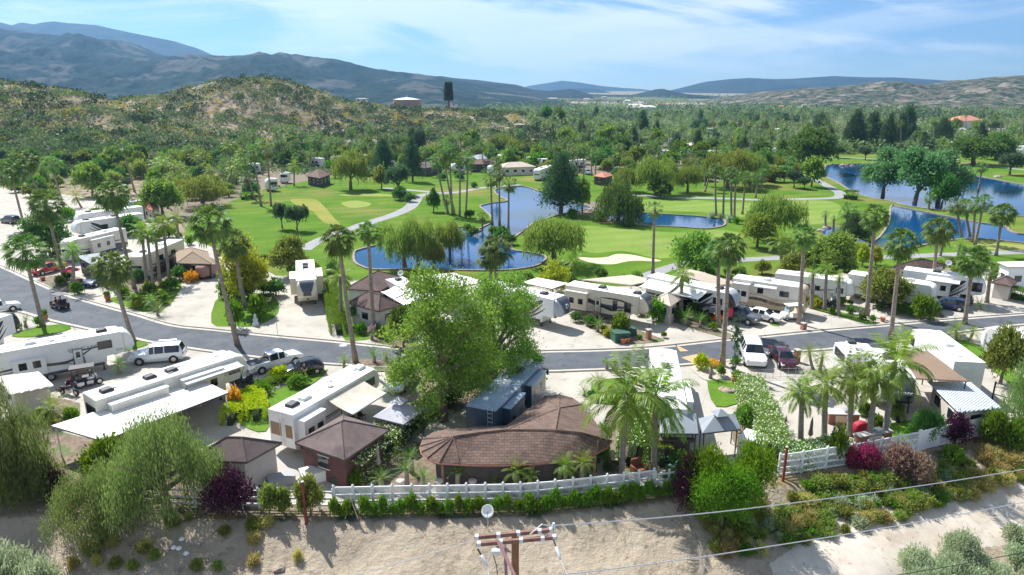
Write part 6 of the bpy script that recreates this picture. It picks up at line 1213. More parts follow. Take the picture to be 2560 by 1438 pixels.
CARS['pickup'] = dict(H=1.95, W=2.03, L=6.3, s=[(0, .5, 1.18, .96, 1.20, .90), (.02, .42, 1.22, 1.0, 1.24, .92), (.36, .42, 1.22, 1.0, 1.24, .92), (.37, .42, 1.22, 1.0, 1.85, .74), (.40, .42, 1.22, 1.0, 1.92, .76), (.52, .42, 1.22, 1.0, 1.95, .77), (.54, .42, 1.22, 1.0, 1.95, .77), (.64, .42, 1.22, 1.0, 1.88, .73), (.73, .42, 1.22, 1.0, 1.27, .86), (.93, .42, 1.16, .99, 1.19, .84), (.98, .45, 1.0, .95, 1.04, .8), (1, .55, .85, .88, .9, .75)], side=(3, 4, 6), ws=7, rw=2)
def car(kind, rp, fp, label, paint, roofc=None, name='parked_car', cat='car', rails=False, group=None, trim=None, L=None):
    c = CARS[kind]; a = P(*rp, 0); b = P(*fp, 0); d = b-a; Lm = L or d.length; Lm = max(c['L']*.86, min(c['L']*1.15, Lm)); mid = (a+b)/2; hd = math.atan2(d.y, d.x); s = Lm/c['L']; Ld = c['L']
    o = mid-Vector((cos(hd), sin(hd), 0))*Lm/2; rt = empty(name, (o.x, o.y, .02), hd, label, cat, group)
    S = c['s']; vs = []; body = []; gl = []; n = 12
    for x, zl, zbt, wb, zt, wt in S:
        half = [(wb*.88, zl), (wb*1.0, zl+(zbt-zl)*.4), (wb*.985, zbt-.02), (wt, zt-.05 if zt-zbt > .2 else zt-.01), (wt*.86, zt), (.0, zt+.02)]
        vs += [(x*Ld*s, y*s, z*s) for y, z in half]+[(x*Ld*s, -y*s, z*s) for y, z in half[::-1][1:]]+[(x*Ld*s, 0, zl*s)]
    n = 12
    for i in range(len(S)-1):
        for k in range(n):
            f = (i*n+k, (i+1)*n+k, (i+1)*n+(k+1) % n, i*n+(k+1) % n)
            g = (i in c['side'] and k in (2, 7)) or (i in (c['ws'], c['rw']) and k in (3, 4, 5, 6) and k in (4, 5)) 
            if i in (c['ws'],) and k in (3, 6): g = True
            (gl if g else body).append(f)
    body.append(tuple(range(n))[::-1]); body.append(tuple(range((len(S)-1)*n, len(S)*n)))
    mb = MB(); mb.add(vs, body); bo = mb.build('body', paint, rt, smooth=True); m_ = bo.modifiers.new('e', 'EDGE_SPLIT'); m_.split_angle = radians(50)
    for nm_, sel in (('windshield', lambda f: f[0]//n == c['ws']), ('rear_window', lambda f: f[0]//n == c['rw'])):
        fs = [f for f in gl if sel(f)]; us_ = sorted({i for f in fs for i in f}); mp_ = {a_: b_ for b_, a_ in enumerate(us_)}
        if fs: mb = MB(); mb.add([vs[i] for i in us_], [tuple(mp_[i] for i in f) for f in fs]); mb.build(nm_, glass, rt)
    for f in gl:
        if f[0]//n in (c['ws'], c['rw']): continue
        mb = MB(); mb.add([vs[i] for i in f], [(0, 1, 2, 3)]); mb.build('side_window', glass, rt)
    r = {'suv': .38, 'pickup': .42, 'van': .35}.get(kind, .34)*s; wh = c['W']/2*s
    for f in ((.19, .815) if kind != 'pickup' else (.20, .82)):
        for sd in (-1, 1):
            wheel(rt, f*Ld*s, sd, r, wh-.10, .24)
            mb = MB(); mb.wheel(f*Ld*s, sd*(wh-.02), r*1.02, r*1.18, .05, 18); mb.build('wheel_arch', darkp, rt)
    for sd in (-1, 1):
        zf = S[-2][2]*s-.08; mb = MB(); mb.cbox((Ld*s*.965, sd*wh*.74, zf), (.30, .34, .15)); mb.build('headlight', lampw, rt, bevel=.03); mb = MB(); mb.cbox((.07, sd*wh*.82, S[1][2]*s-.12), (.14, .22, .28)); mb.build('taillight', lampr, rt, bevel=.02)
        mb = MB(); mb.cbox((Ld*s*(S[c['ws']+1][0]-.05), sd*(wh+.06), S[5][2]*s+.04), (.14, .2, .14)); mb.build('mirror', paint, rt, bevel=.03)
    mb = MB(); mb.cbox((Ld*s*.992, 0, S[-1][2]*s-.10), (.06, wh*.9, .22)); mb.build('grille', darkp if kind != 'pickup' else chrome, rt); mb = MB(); mb.cbox((Ld*s*.985, 0, S[-1][1]*s+.03), (.12, wh*1.5, .12)); mb.build('bumper', trim or paint, rt, bevel=.03)
    if rails:
        for sd in (-1, 1): mb = MB(); mb.tube([(Ld*s*.12, sd*.66*s, S[4][4]*s+.0), (Ld*s*.16, sd*.68*s, S[4][4]*s+.07), (Ld*s*.5, sd*.68*s, S[4][4]*s+.07), (Ld*s*.54, sd*.66*s, S[4][4]*s)], .025, 5); mb.build('roof_rail', chrome, rt)
    if kind == 'pickup': mb = MB(); mb.box(.12*s, Ld*s*.355, -wh*.82, wh*.82, .9, 1.262*s); mb.build('cargo_bed', darkp, rt)
    return rt
silver = mat('car_silver', (.55, .58, .60), .25, metal=.4, coat=.8); carw = mat('car_white', (.82, .82, .82), .25, coat=.8); carblk = mat('car_black', (.018, .02, .025), .2, coat=.9); cargrey = mat('car_grey', (.10, .11, .125), .25, metal=.3, coat=.8); carblue = mat('car_blue', (.02, .05, .12), .25, coat=.8)
car('suv', (466, 897), (331, 908), 'silver white wagon with roof rails parked beside the long lettered trailer', mat('car_pearl', (.66, .71, .76), .25, metal=.2, coat=.8), rails=True)
car('pickup', (618, 938), (752, 900), 'white crew cab pickup with tan lower trim beside the dark hatchback', carw, name='pickup_truck', cat='pickup', trim=tan)
car('hatch', (808, 926), (705, 944), 'black small crossover parked beside the white pickup', carblk)
car('van', (1022, 940), (985, 990), 'silver minivan with bright sun glint under the ash tree', silver, name='minivan', cat='van')
car('suv', (1868, 870), (1893, 934), 'large white wagon parked nose toward the camera beside the maroon sedan', carw, rails=True); car('sedan', (1940, 886), (1975, 932), 'dark maroon sedan parked nose toward the camera', maroonp)
car('suv', (1800, 790), (1898, 815), 'dark grey blue wagon with chrome wheels beside the orange golf cart', cargrey, rails=True); car('sedan', (1890, 795), (1922, 802), 'white sedan half hidden behind the dark grey wagon', carw, L=4.6)
car('suv', (2398, 776), (2336, 768), 'dark blue wagon, nearer of the two parked at the right', carblue); car('suv', (2420, 762), (2352, 752), 'dark wagon, farther of the two parked at the right', cargrey)
car('pickup', (162, 672), (84, 692), 'red pickup parked in the left lot', redp, name='pickup_truck', cat='pickup'); car('sedan', (275, 700), (216, 722), 'dark blue car with sunlit windshield on the left driveway', carblue)
car('pickup', (-50, 790), (28, 776), 'white pickup cut by the left edge at the road', carw, name='pickup_truck', cat='pickup'); car('suv', (45, 560), (10, 556), 'dark car parked at the far left edge', carblk)
for a in [('sedan', (1432, 408), (1452, 411), 'white car beside the striped trailer in the far lots', carw), ('suv', (1480, 412), (1505, 414), 'dark car in the far lots behind the orange roof', carblk), ('sedan', (1455, 432), (1482, 440), 'silver car parked behind the central pine', silver), ('suv', (1935, 452), (1915, 455), 'red vehicle under the trees right of the willow row', redp)]: car(*a)
def golfcart(rp, fp, label, paint, roofm, seatm, driver=False):
    a = P(*rp, 0); b = P(*fp, 0); hd = math.atan2(b.y-a.y, b.x-a.x); m = (a+b)/2; L = 2.6; o = m-Vector((cos(hd), sin(hd), 0))*L/2
    rt = empty('golf_cart', (o.x, o.y, .02), hd, label, 'golf cart')
    mb = MB(); mb.side([(.0, .30), (L-.1, .30), (L, .5), (L-.15, .86), (L-.65, .98), (L-.78, .42), (1.35, .40), (1.25, .66), (.1, .70), (0, .6)], -.58, .58); mb.build('body', paint, rt, bevel=.04)
    mb = MB(); mb.box(.62, 1.25, -.52, .52, .68, .82); mb.build('seat', seatm, rt, bevel=.04); mb = MB(); mb.side([(.55, .78), (.66, .78), (.56, 1.25), (.46, 1.25)], -.52, .52); mb.build('backrest', seatm, rt, bevel=.03); mb = MB(); mb.box(.0, .42, -.5, .5, .68, .78); mb.build('rear_seat', seatm, rt, bevel=.03)
    mb = MB(); mb.box(.05, L-.45, -.60, .60, 1.86, 1.92); mb.build('canopy', roofm, rt, bevel=.04)
    for s in (-1, 1):
        mb = MB(); mb.tube([(.40, s*.54, .7), (.30, s*.54, 1.86)], .02, 5); mb.build('post', steel, rt); mb = MB(); mb.tube([(L-.5, s*.54, .9), (L-.75, s*.54, 1.86)], .02, 5); mb.build('post', steel, rt)
        for x in (.42, L-.38): wheel(rt, x, s, .25, .52, .2)
        mb = MB(); mb.cbox((L-.06, s*.38, .62), (.1, .18, .1)); mb.build('headlight', lampw, rt)
    mb = MB(); mb.poly([(L-.55, -.52, .95), (L-.55, .52, .95), (L-.76, .52, 1.8), (L-.76, -.52, 1.8)]); g = mb.build('windshield', mat('clear_glass', (.35, .42, .46), .08, spec=.8), rt) if not driver else None
    mb = MB(); mb.tube([(L-.75, .26, .95), (L-1.0, .26, 1.12)], .02, 5); mb.lathe([(.17, -.01), (.19, 0), (.17, .01)], 14, (L-1.0, .26, 1.12)); mb.build('steering_wheel', rubber, rt)
    return rt, hd
golfcart((176, 776), (126, 764), 'dark red golf cart with passengers driving on the road', mat('cart_maroon', (.06, .01, .012), .3, coat=.5), darkp, darkp, True)
golfcart((1995, 797), (1958, 800), 'white golf cart with white canopy at the foot of the palm', whitep, whitep, cream); golfcart((2055, 760), (2086, 768), 'dark golf cart with cream canopy behind the small palms', darkp, cream, darkp)
golfcart((1768, 800), (1790, 806), 'orange golf cart with dark canopy under the palm pair', orange, darkp, darkp); golfcart((636, 970), (585, 962), 'black golf cart with black canopy below the white pickup', darkp, darkp, darkp)
golfcart((236, 958), (176, 968), 'black golf cart beside the white lettered trailer', maroonp, darkp, darkp); golfcart((276, 722), (290, 712), 'dark golf cart behind the blue car', darkp, darkp, darkp)
def motorbike(rp, fp, label, paint):
    a = P(*rp, 0); b = P(*fp, 0); hd = math.atan2(b.y-a.y, b.x-a.x); rt = empty('motorcycle', (a.x, a.y, .02), hd, label, 'motorcycle')
    for x in (.35, 1.95): mb = MB(); mb.wheel(x, 0, .33, .33, .16, 18); t = mb.build('wheel', rubber, rt); mb = MB(); mb.wheel(x, 0, .33, .2, .17, 12); mb.build('rim', chrome, t)
    mb = MB(); loft(mb, [(.95, .12, .75, .85), (1.15, .2, .72, 1.0), (1.45, .2, .75, 1.02), (1.6, .1, .8, .95)], 12, .7); mb.build('tank', paint, rt, smooth=True); mb = MB(); loft(mb, [(.1, .12, .7, .8), (.35, .2, .66, .82), (.95, .16, .66, .8)], 10, .6); mb.build('seat', rubber, rt, smooth=True)
    for s in (-1, 1): mb = MB(); mb.cbox((.35, s*.32, .55), (.6, .2, .35)); mb.build('saddlebag', paint, rt, bevel=.06)
    mb = MB(); mb.cbox((1.15, 0, .45), (.6, .4, .4)); mb.build('engine', chrome, rt, bevel=.08); mb = MB(); mb.tube([(1.95, 0, .33), (1.65, 0, 1.05)], .05, 6); mb.tube([(1.5, -.4, 1.15), (1.65, 0, 1.05), (1.5, .4, 1.15)], .025, 6); mb.build('handlebar', chrome, rt)
    mb = MB(); mb.add([(1.85, -.25, .95), (1.85, .25, .95), (1.65, .2, 1.4), (1.65, -.2, 1.4), (1.8, -.25, .92), (1.8, .25, .92), (1.62, .2, 1.38), (1.62, -.2, 1.38)], [(0, 1, 2, 3), (7, 6, 5, 4), (0, 3, 7, 4), (1, 5, 6, 2), (3, 2, 6, 7), (0, 4, 5, 1)]); mb.build('fairing', paint, rt)
motorbike((150, 985), (186, 990), 'dark red touring motorcycle nearest the small metal roofed hut', maroonp); motorbike((192, 975), (228, 966), 'silver tanked motorcycle beside the black golf cart', silver)
# ================================================================ BUILDINGS AND COVERS
def shingle(name, a, b_, c, s=1.0):
    m = mat(name, a, .9, col2=b_, scale=1.2, bump=.06, bscale=12); nt = m.node_tree; b = nt.nodes['Principled BSDF']; src = b.inputs['Base Color'].links[0].from_socket
    tc = N(nt, 'ShaderNodeTexCoord'); br = N(nt, 'ShaderNodeTexBrick', i_Scale=s, i_Mortar_Size=.02, i_Brick_Width=.42, i_Row_Height=.2); br.inputs['Color1'].default_value = (.75, .75, .75, 1); br.inputs['Color2'].default_value = (1.15, 1.1, 1.05, 1); br.inputs['Mortar'].default_value = (.5, .5, .5, 1)
    nt.links.new(tc.outputs['Object'], br.inputs['Vector']); mx = N(nt, 'ShaderNodeMixRGB', blend_type='MULTIPLY'); mx.inputs[0].default_value = 1; nt.links.new(src, mx.inputs[1]); nt.links.new(br.outputs[0], mx.inputs[2]); nt.links.new(mx.outputs[0], b.inputs['Base Color']); return m
r_brown = mat('roof_brown', (.115, .082, .080), .9, col2=(.16, .12, .11), scale=1.3, bump=.03, bscale=20, col3=(.09, .065, .06), scale3=.5); r_shing = shingle('shingles', (.20, .130, .100), (.13, .090, .074), 0); r_shing2 = shingle('shingles_dark', (.16, .105, .095), (.12, .08, .075), 0)
r_tan = mat('roof_tan', (.50, .42, .34), .9, col2=(.43, .36, .29), scale=.8); r_white = mat('roof_white', (.78, .77, .74), .6, col2=(.70, .68, .64), scale=.6, col3=(.60, .57, .52), scale3=1.3, lo3=.62, hi3=.8)
r_grey = mat('canopy_grey', (.22, .25, .28), .8, col2=(.27, .30, .33), scale=1.); r_lav = mat('canopy_lavender', (.50, .49, .52), .8, col2=(.42, .41, .45), scale=1.); r_terr = mat('roof_terracotta', (.55, .22, .13), .9, col2=(.42, .17, .10), scale=2); r_thatch = mat('thatch', (.36, .27, .19), .98, col2=(.22, .16, .11), scale=6, bump=.3, bscale=14)
stucco = mat('stucco', (.58, .53, .48), .9, col2=(.52, .47, .42), scale=1.5, bump=.03); stuccod = mat('stucco_maroon', (.13, .055, .05), .85, col2=(.17, .08, .07), scale=1.5); stuccow = mat('stucco_white', (.72, .70, .66), .9, col2=(.64, .62, .58), scale=1); darkw = mat('wall_dark', (.07, .055, .05), .9, col2=(.10, .08, .07), scale=2)
brick = mat('brick', (.36, .17, .11), .9, col2=(.27, .13, .09), scale=5); vinyl = mat('vinyl_white', (.82, .83, .84), .45)
def corrug(name, a, b_, sc=9, rot=0.):
    m = mat(name, a, .5, metal=.2, col2=b_, scale=.8); nt = m.node_tree; b = nt.nodes['Principled BSDF']; src = b.inputs['Base Color'].links[0].from_socket; tc = N(nt, 'ShaderNodeTexCoord'); mp = N(nt, 'ShaderNodeMapping'); mp.inputs['Rotation'].default_value = (0, 0, rot)
    wv = N(nt, 'ShaderNodeTexWave', i_Scale=sc*.11); nt.links.new(tc.outputs['Object'], mp.inputs[0]); nt.links.new(mp.outputs[0], wv.inputs[0]); bp = N(nt, 'ShaderNodeBump', i_Strength=.9, i_Distance=.05); nt.links.new(wv.outputs[0], bp.inputs['Height']); nt.links.new(bp.outputs[0], b.inputs['Normal'])
    mr = N(nt, 'ShaderNodeMapRange', i_1=.0, i_2=.25, i_3=.72, i_4=1.0); nt.links.new(wv.outputs[0], mr.inputs[0]); hs = N(nt, 'ShaderNodeHueSaturation'); nt.links.new(mr.outputs[0], hs.inputs['Value']); nt.links.new(src, hs.inputs['Color']); nt.links.new(hs.outputs[0], b.inputs['Base Color']); return m
r_corw = corrug('metal_roof_white', (.62, .68, .72), (.52, .58, .62), 14, .9); r_corb = corrug('metal_roof_brown', (.30, .20, .125), (.26, .17, .11), 12, .2); r_corm = corrug('metal_roof_pale', (.70, .66, .60), (.60, .55, .5), 10, .4)
def rectpts(A, D, C, z):
    a, d, c = P(*A, z), P(*D, z), P(*C, z); return [a, d, c, a+c-d]
def loc(pts, o): return [Vector((p.x-o.x, p.y-o.y, p.z)) for p in pts]
def walls_of(rt, q, z0, z1, m, inset=.35, wins=1, door=None, wm=glass):
    c = sum(q, Vector((0, 0, 0)))/len(q); w = []
    for p in q: d = c-p; d.z = 0; w.append(p+d.normalized()*inset*1.4)
    mb = MB(); mb.prism([(p.x, p.y) for p in w], z0, z1); mb.build('walls', m, rt)
    n = len(w)
    for i in range(n):
        a, b = w[i], w[(i+1) % n]; L = (b-a).length; d = (b-a).normalized(); nn = Vector((d.y, -d.x, 0))
        if (a+b).dot(nn)/2 < c.dot(nn): nn = -nn
        k = int(L//2.6)
        for j in range(min(k, 4)):
            f = (j+.5)/k; p = a+d*L*f; dr = door == (i, j); w_, zA, zB = (.45, z0+.05, 2.1) if dr else (.5, 1.1, 2.0)
            if zB > z1-.1: zB = z1-.15
            mb = MB(); V = [p-d*w_+nn*.0, p+d*w_+nn*.0, p+d*w_+nn*.04, p-d*w_+nn*.04]; mb.prism([(v.x, v.y) for v in V], zA, zB); o = mb.build('door' if dr else 'window', wm if not dr else darkw, rt)
            mb = MB(); V = [p-d*(w_+.07)+nn*.0, p+d*(w_+.07)+nn*.0, p+d*(w_+.07)+nn*.055, p-d*(w_+.07)+nn*.055]; mb.prism([(v.x, v.y) for v in V], zA-.08, zA); mb.prism([(v.x, v.y) for v in V], zB, zB+.08); mb.build('sill', frame, o)
def hip(label, A, D, C, ze, rise, rm, wm=None, name='house', cat='house', posts=False, cap=False, group=None, ridge=None, z0=0, rectq=None, winm=glass):
    q = rectq or rectpts(A, D, C, ze); o = sum(q, Vector((0, 0, 0)))/4; rt = empty(name, (o.x, o.y, z0), 0, label, cat, group); q = loc(q, o); ze -= z0
    for p in q: p.z = ze
    e1 = (q[1]-q[0]).length; e2 = (q[2]-q[1]).length
    if e1 < e2: q = q[1:]+q[:1]; e1, e2 = e2, e1
    ax = (q[1]-q[0]).normalized(); m1 = (q[0]+q[3])/2; m2 = (q[1]+q[2])/2; ins = min(e2/2, e1/2-.01) if ridge is None else ridge; zr = Vector((0, 0, rise)); R1 = m1+ax*ins+zr; R2 = m2-ax*ins+zr; t = Vector((0, 0, -.14))
    mb = MB(); mb.add([*q, R1, R2, *[p+t for p in q]], [(0, 1, 5, 4), (2, 3, 4, 5), (1, 2, 5), (3, 0, 4), (1, 0, 6, 7), (2, 1, 7, 8), (3, 2, 8, 9), (0, 3, 9, 6), (6, 9, 8, 7)])
    ro = mb.build('roof', rm, rt)
    mb = MB()
    for a, b in ((q[0], R1), (q[3], R1), (q[1], R2), (q[2], R2), (R1, R2)):
        if (a-b).length > .05: mb.tube([a+Vector((0, 0, .02)), b+Vector((0, 0, .02))], .05, 4)
    if not posts: mb.build('ridge_caps', rm, ro)
    if cap:
        c = (R1+R2)/2+Vector((0, 0, .05)); s = .55; mb = MB(); b4 = [c+ax*a*s+Vector((-ax.y, ax.x, 0))*b*s for a, b in ((-1, -1), (1, -1), (1, 1), (-1, 1))]; mb.add(b4+[c+Vector((0, 0, .4))], [(0, 1, 4), (1, 2, 4), (2, 3, 4), (3, 0, 4), (3, 2, 1, 0)]); mb.build('roof_cap', rm, ro)
    if posts:
        for p in q:
            d = -p; d.z = 0; p2 = p+d.normalized()*.25; mb = MB(); mb.tube([(p2.x, p2.y, 0), (p2.x, p2.y, ze)], .05, 6); mb.build('post', steel, rt)
        mb = MB()
        for i in range(4): mb.tube([q[i]+Vector((0, 0, -.1)), q[(i+1) % 4]+Vector((0, 0, -.1))], .04, 4)
        mb.build('frame', steel, rt)
    elif wm: walls_of(rt, q, -.1, ze-.05, wm, wm=winm)
    return rt
def cover(label, pts, z, m, name='patio_cover', cat='patio cover', th=.14, walls=None, slope=None, group=None, gut=True, slats=0):
    zs = slope or [z]*len(pts); q = [P(u, v, zz) for (u, v), zz in zip(pts, zs)]; o = sum(q, Vector((0, 0, 0)))/len(q); rt = empty(name, (o.x, o.y, 0), 0, label, cat, group); q = loc(q, o); n = len(q); t = Vector((0, 0, -th))
    if slats:
        mb = MB(); a, b, c, d = q
        for i in range(slats): f = (i+.5)/slats; mb.tube([a.lerp(d, f), b.lerp(c, f)], .06, 4)
        ro = mb.build('roof', m, rt)
    else: mb = MB(); mb.add([*q, *[p+t for p in q]], [tuple(range(n)), tuple(range(n, 2*n))[::-1]]+[((i+1) % n, i, i+n, (i+1) % n+n) for i in range(n)]); ro = mb.build('roof', m, rt)
    mb = MB(); dn = Vector((0, 0, -th*.5))
    for i in range(n): mb.tube([q[i]+dn, q[(i+1) % n]+dn], .07, 4)
    if gut: mb.build('gutter', steel if m is r_white else m, ro)
    if walls: walls_of(rt, q, -.05, min(p.z for p in q)-th-.03, walls, .3)
    else:
        for i in range(n): p = q[i]*.96; mb = MB(); mb.tube([(p.x, p.y, 0), (p.x, p.y, q[i].z-th)], .06, 5); mb.build('post', whitep if m is not r_corb else steel, rt)
    return rt
cover('long flat white patio roof behind the large weeping pepper tree', [(128, 1064), (256, 1102), (571, 981), (498, 946)], 2.7, r_white)
hip('grey walled hut with dark brown hip roof left of the awning trailer', (470, 1150), (617, 1155), (705, 1107), 2.7, 1.1, r_brown, stucco, cat='hut'); hip('maroon walled hut with dark brown hip roof right of the awning trailer', (737, 1107), (861, 1150), (975, 1073), 2.6, 1.2, r_brown, stuccod, cat='hut')
cover('small tan hut with pale ribbed metal roof at the left', [(28, 985), (133, 963), (96, 929), (-10, 942)], 2.5, r_corm, name='garden_hut', cat='hut', walls=stucco, slope=[2.6, 2.5, 2.9, 3.0])
hip('lavender grey gazebo canopy beside the flowering hedge', (932, 1042), (1009, 1061), (1064, 1022), 2.4, .95, r_lav, name='gazebo', cat='gazebo', posts=True, cap=True)
hip('grey canopy, left of the twin patio canopies', (1650, 1083), (1746, 1084), (1740, 1034), 2.5, .7, r_grey, name='gazebo', cat='gazebo', posts=True); hip('grey canopy with raised cap, right of the twin patio canopies', (1756, 1083), (1852, 1072), (1838, 1036), 2.5, .8, r_grey, name='gazebo', cat='gazebo', posts=True, cap=True)
cover('dark timber wall panel screening under the twin grey canopies', [(1650, 1100), (1740, 1102), (1736, 1094), (1652, 1092)], 2.0, darkw, name='screen_wall', cat='screen wall', walls=darkw)
# shingled curved roof
def shingle_house():
    ev = [(1051, 1116), (1054, 1131), (1068, 1146), (1099, 1156), (1148, 1159), (1195, 1161), (1262, 1161), (1328, 1158), (1370, 1154), (1406, 1149), (1452, 1141), (1493, 1130), (1517, 1117), (1527, 1102), (1520, 1088), (1497, 1066), (1474, 1036), (1456, 1011), (1430, 994), (1398, 986), (1362, 990), (1318, 1024), (1266, 1064), (1190, 1066), (1120, 1072), (1080, 1082), (1058, 1098)]
    ze = 2.55; e = [P(u, v, ze) for u, v in ev]; o = sum(e, Vector())/len(e); rd = [(1134, 1092, 3.75), (1200, 1082, 3.8), (1266, 1075, 3.85), (1388, 1076, 3.9), (1450, 1082, 3.7), (1496, 1094, 3.2), (1398, 1020, 3.75)]
    r = [P(*x) for x in rd]; E = loc(e, o); R_ = loc(r, o); n = len(E); V = E+R_; r0 = n
    near = {}
    def nr_(i):  # ridge index for eave vertex
        m = [0, 0, 0, 0, 0, 1, 2, 3, 3, 4, 4, 5, 5, 5, 4, 3, 6, 6, 6, 6, 6, 6, 2, 1, 0, 0, 0]; return m[i]
    F = []
    for i in range(n):
        j = (i+1) % n; a, b = nr_(i), nr_(j)
        if a == b: F.append((i, j, r0+a))
        else: F.append((i, j, r0+b)); F.append((i, r0+b, r0+a))
    F += [(r0+2, r0+3, r0+6)]
    rt = empty('round_ended_house', (o.x, o.y, 0), 0, 'single storey house with curved red brown shingle roof behind the lattice fence', 'house'); mb = MB(); mb.add(V, F); b0 = [v+Vector((0, 0, -.16)) for v in E]; mb.add(E+b0, [((i+1) % n, i, i+n, (i+1) % n+n) for i in range(n)]+[tuple(range(n, 2*n))]); ro = mb.build('roof', r_shing, rt)
    mb = MB(); ln = [(0, 1), (1, 2), (2, 3), (3, 4), (4, 5), (3, 6), (2, 6)][:6]
    for a, b in ln: mb.tube([R_[a], R_[b]], .09, 5)
    for i, k in ((0, 0), (1, 0), (2, 0), (3, 0), (4, 0), (26, 0), (24, 0), (12, 5), (13, 5), (11, 5), (17, 6), (19, 6), (20, 6)): mb.tube([E[i]+Vector((0, 0, .03)), R_[k]], .06, 5)
    mb.tube([R_[6], R_[2]], .05, 5); mb.build('ridge_tiles', r_shing, ro)
    mb = MB(); mb.tube([p+Vector((0, 0, -.1)) for p in E+E[:1]], .08, 5); mb.build('gutter', brick, ro)
    c = Vector((0, 0, 0)); W_ = [p*.86 for p in E]; mb = MB(); mb.prism([(p.x, p.y) for i, p in enumerate(W_)], 0, 2.38); mb.build('walls', darkw, rt)
    for i in (3, 7, 11): p = E[i]*.97; mb = MB(); mb.tube([(p.x, p.y, 0), (p.x, p.y, 2.4)], .10, 8); mb.build('column', wood, rt)
shingle_house()
hip('lower brown hip roof house by the clipped hedge and flag', (868, 757), (947, 778), (1005, 762), 2.7, 1.3, r_shing2, stucco); hip('upper brown hip roof house behind the two crossing palm trunks', (862, 722), (950, 728), (1008, 694), 2.8, 1.4, r_shing2, stuccow)
cover('large white flat roof nearest the central pond', [(1030, 691), (1110, 728), (1212, 704), (1134, 682)], 3.0, r_white); cover('white flat patio roof behind the yellow green tree', [(1305, 706), (1380, 722), (1420, 708), (1343, 694)], 2.9, r_white)
cover('flat tan patio roof beyond the long white trailer', [(1454, 699), (1580, 712), (1640, 700), (1577, 687)], 3.0, r_tan); hip('tan hip roofed hut at the nose of the long white trailer', (1636, 748), (1677, 766), (1702, 748), 2.6, .8, r_tan, stucco, cat='hut')
cover('tan slatted pergola behind the grey awnings', [(1700, 684), (1790, 714), (1845, 708), (1760, 682)], 3.0, r_tan, slats=14, name='pergola', cat='pergola'); cover('small tan roof at the end of the golf path', [(1690, 678), (1730, 688), (1765, 682), (1725, 673)], 3.0, r_tan)
cover('brown ribbed metal patio roof beside the toy hauler', [(2250, 876), (2283, 945), (2420, 952), (2320, 878)], 3.4, r_corb); cover('pale blue corrugated metal roof over pinkish walls', [(2322, 954), (2398, 1029), (2503, 1018), (2427, 955)], 2.6, r_corw, walls=stucco, name='workshop', cat='workshop')
cover('dark grey flat roof over brown panels by the blue car', [(192, 640), (228, 660), (305, 648), (262, 630)], 2.7, r_grey, walls=darkw, name='garden_hut', cat='hut'); hip('thatched hut roof beside the covered trailer', (442, 658), (530, 660), (520, 630), 2.4, 1.2, r_thatch, darkw, name='thatched_hut', cat='hut')
hip('red brown hip roofed hut at the left end of the golf lawn', (765, 440), (800, 446), (828, 436), 2.8, 2., r_shing, darkw, name='hut', cat='hut'); hip('terracotta roofed hut beside the small white motorhome on the left', (354, 518), (380, 526), (392, 514), 2.8, 1.6, r_terr, stucco, name='hut', cat='hut')
cover('white mobile home roof at the right edge of the far row', [(2492, 655), (2520, 668), (2640, 668), (2600, 652)], 3.3, r_white, walls=vinyl, name='mobile_home', cat='mobile home'); hip('low maroon roof behind the swirl striped trailer', (2225, 668), (2300, 672), (2365, 662), 2.6, 1.0, r_shing2, stucco, cat='hut', name='hut'); hip('low maroon roof beside the right clipped hedge', (2478, 706), (2530, 716), (2545, 704), 2.2, .8, r_shing2, stucco, cat='hut', name='hut')
cover('white porch roof behind the tan striped motorhome', [(2080, 690), (2110, 698), (2135, 690), (2105, 682)], 3.0, r_tan)
hip('large building with wide pale orange roof in the far grove at right', (2360, 300), (2400, 304), (2460, 300), 6, 3.5, r_terr, stuccow, name='clubhouse', cat='building'); hip('orange tiled roof hut right of the central pine', (1482, 440), (1512, 444), (1534, 438), 2.6, 1.2, r_terr, darkw, name='hut', cat='hut')
for i, (u, v, m, lb) in enumerate([(1210, 408, r_shing, 'red brown hip roof by the white trailer left of the pond'), (1290, 415, r_tan, 'tan low roof beside the block hedge'), (1745, 362, r_tan, 'tan hut with white roof among the far lots'), (1200, 395, r_grey, 'grey canopy behind the path bend palms'), (1060, 415, r_brown, 'dark hut behind the slim pine'), (1790, 372, r_brown, 'dark framed pergola hut among the far lots'), (1270, 388, r_tan, 'tan roof under the hillside trail'),
                                (1575, 362, r_white, 'pale walled hut left in the far grove'), (1940, 345, r_brown, 'dark roof beside the red parasol terrace')]):
    c = P(u, v, 2.8); s = 5+i % 3; d = Vector((cos(.3*i), sin(.3*i), 0)); nn = Vector((-d.y, d.x, 0)); hip(lb, 0, 0, 0, 2.8, 1.4, m, stucco if i % 2 else darkw, name='hut', cat='hut', rectq=[c-d*s-nn*4, c+d*s-nn*4, c+d*s+nn*4, c-d*s+nn*4])
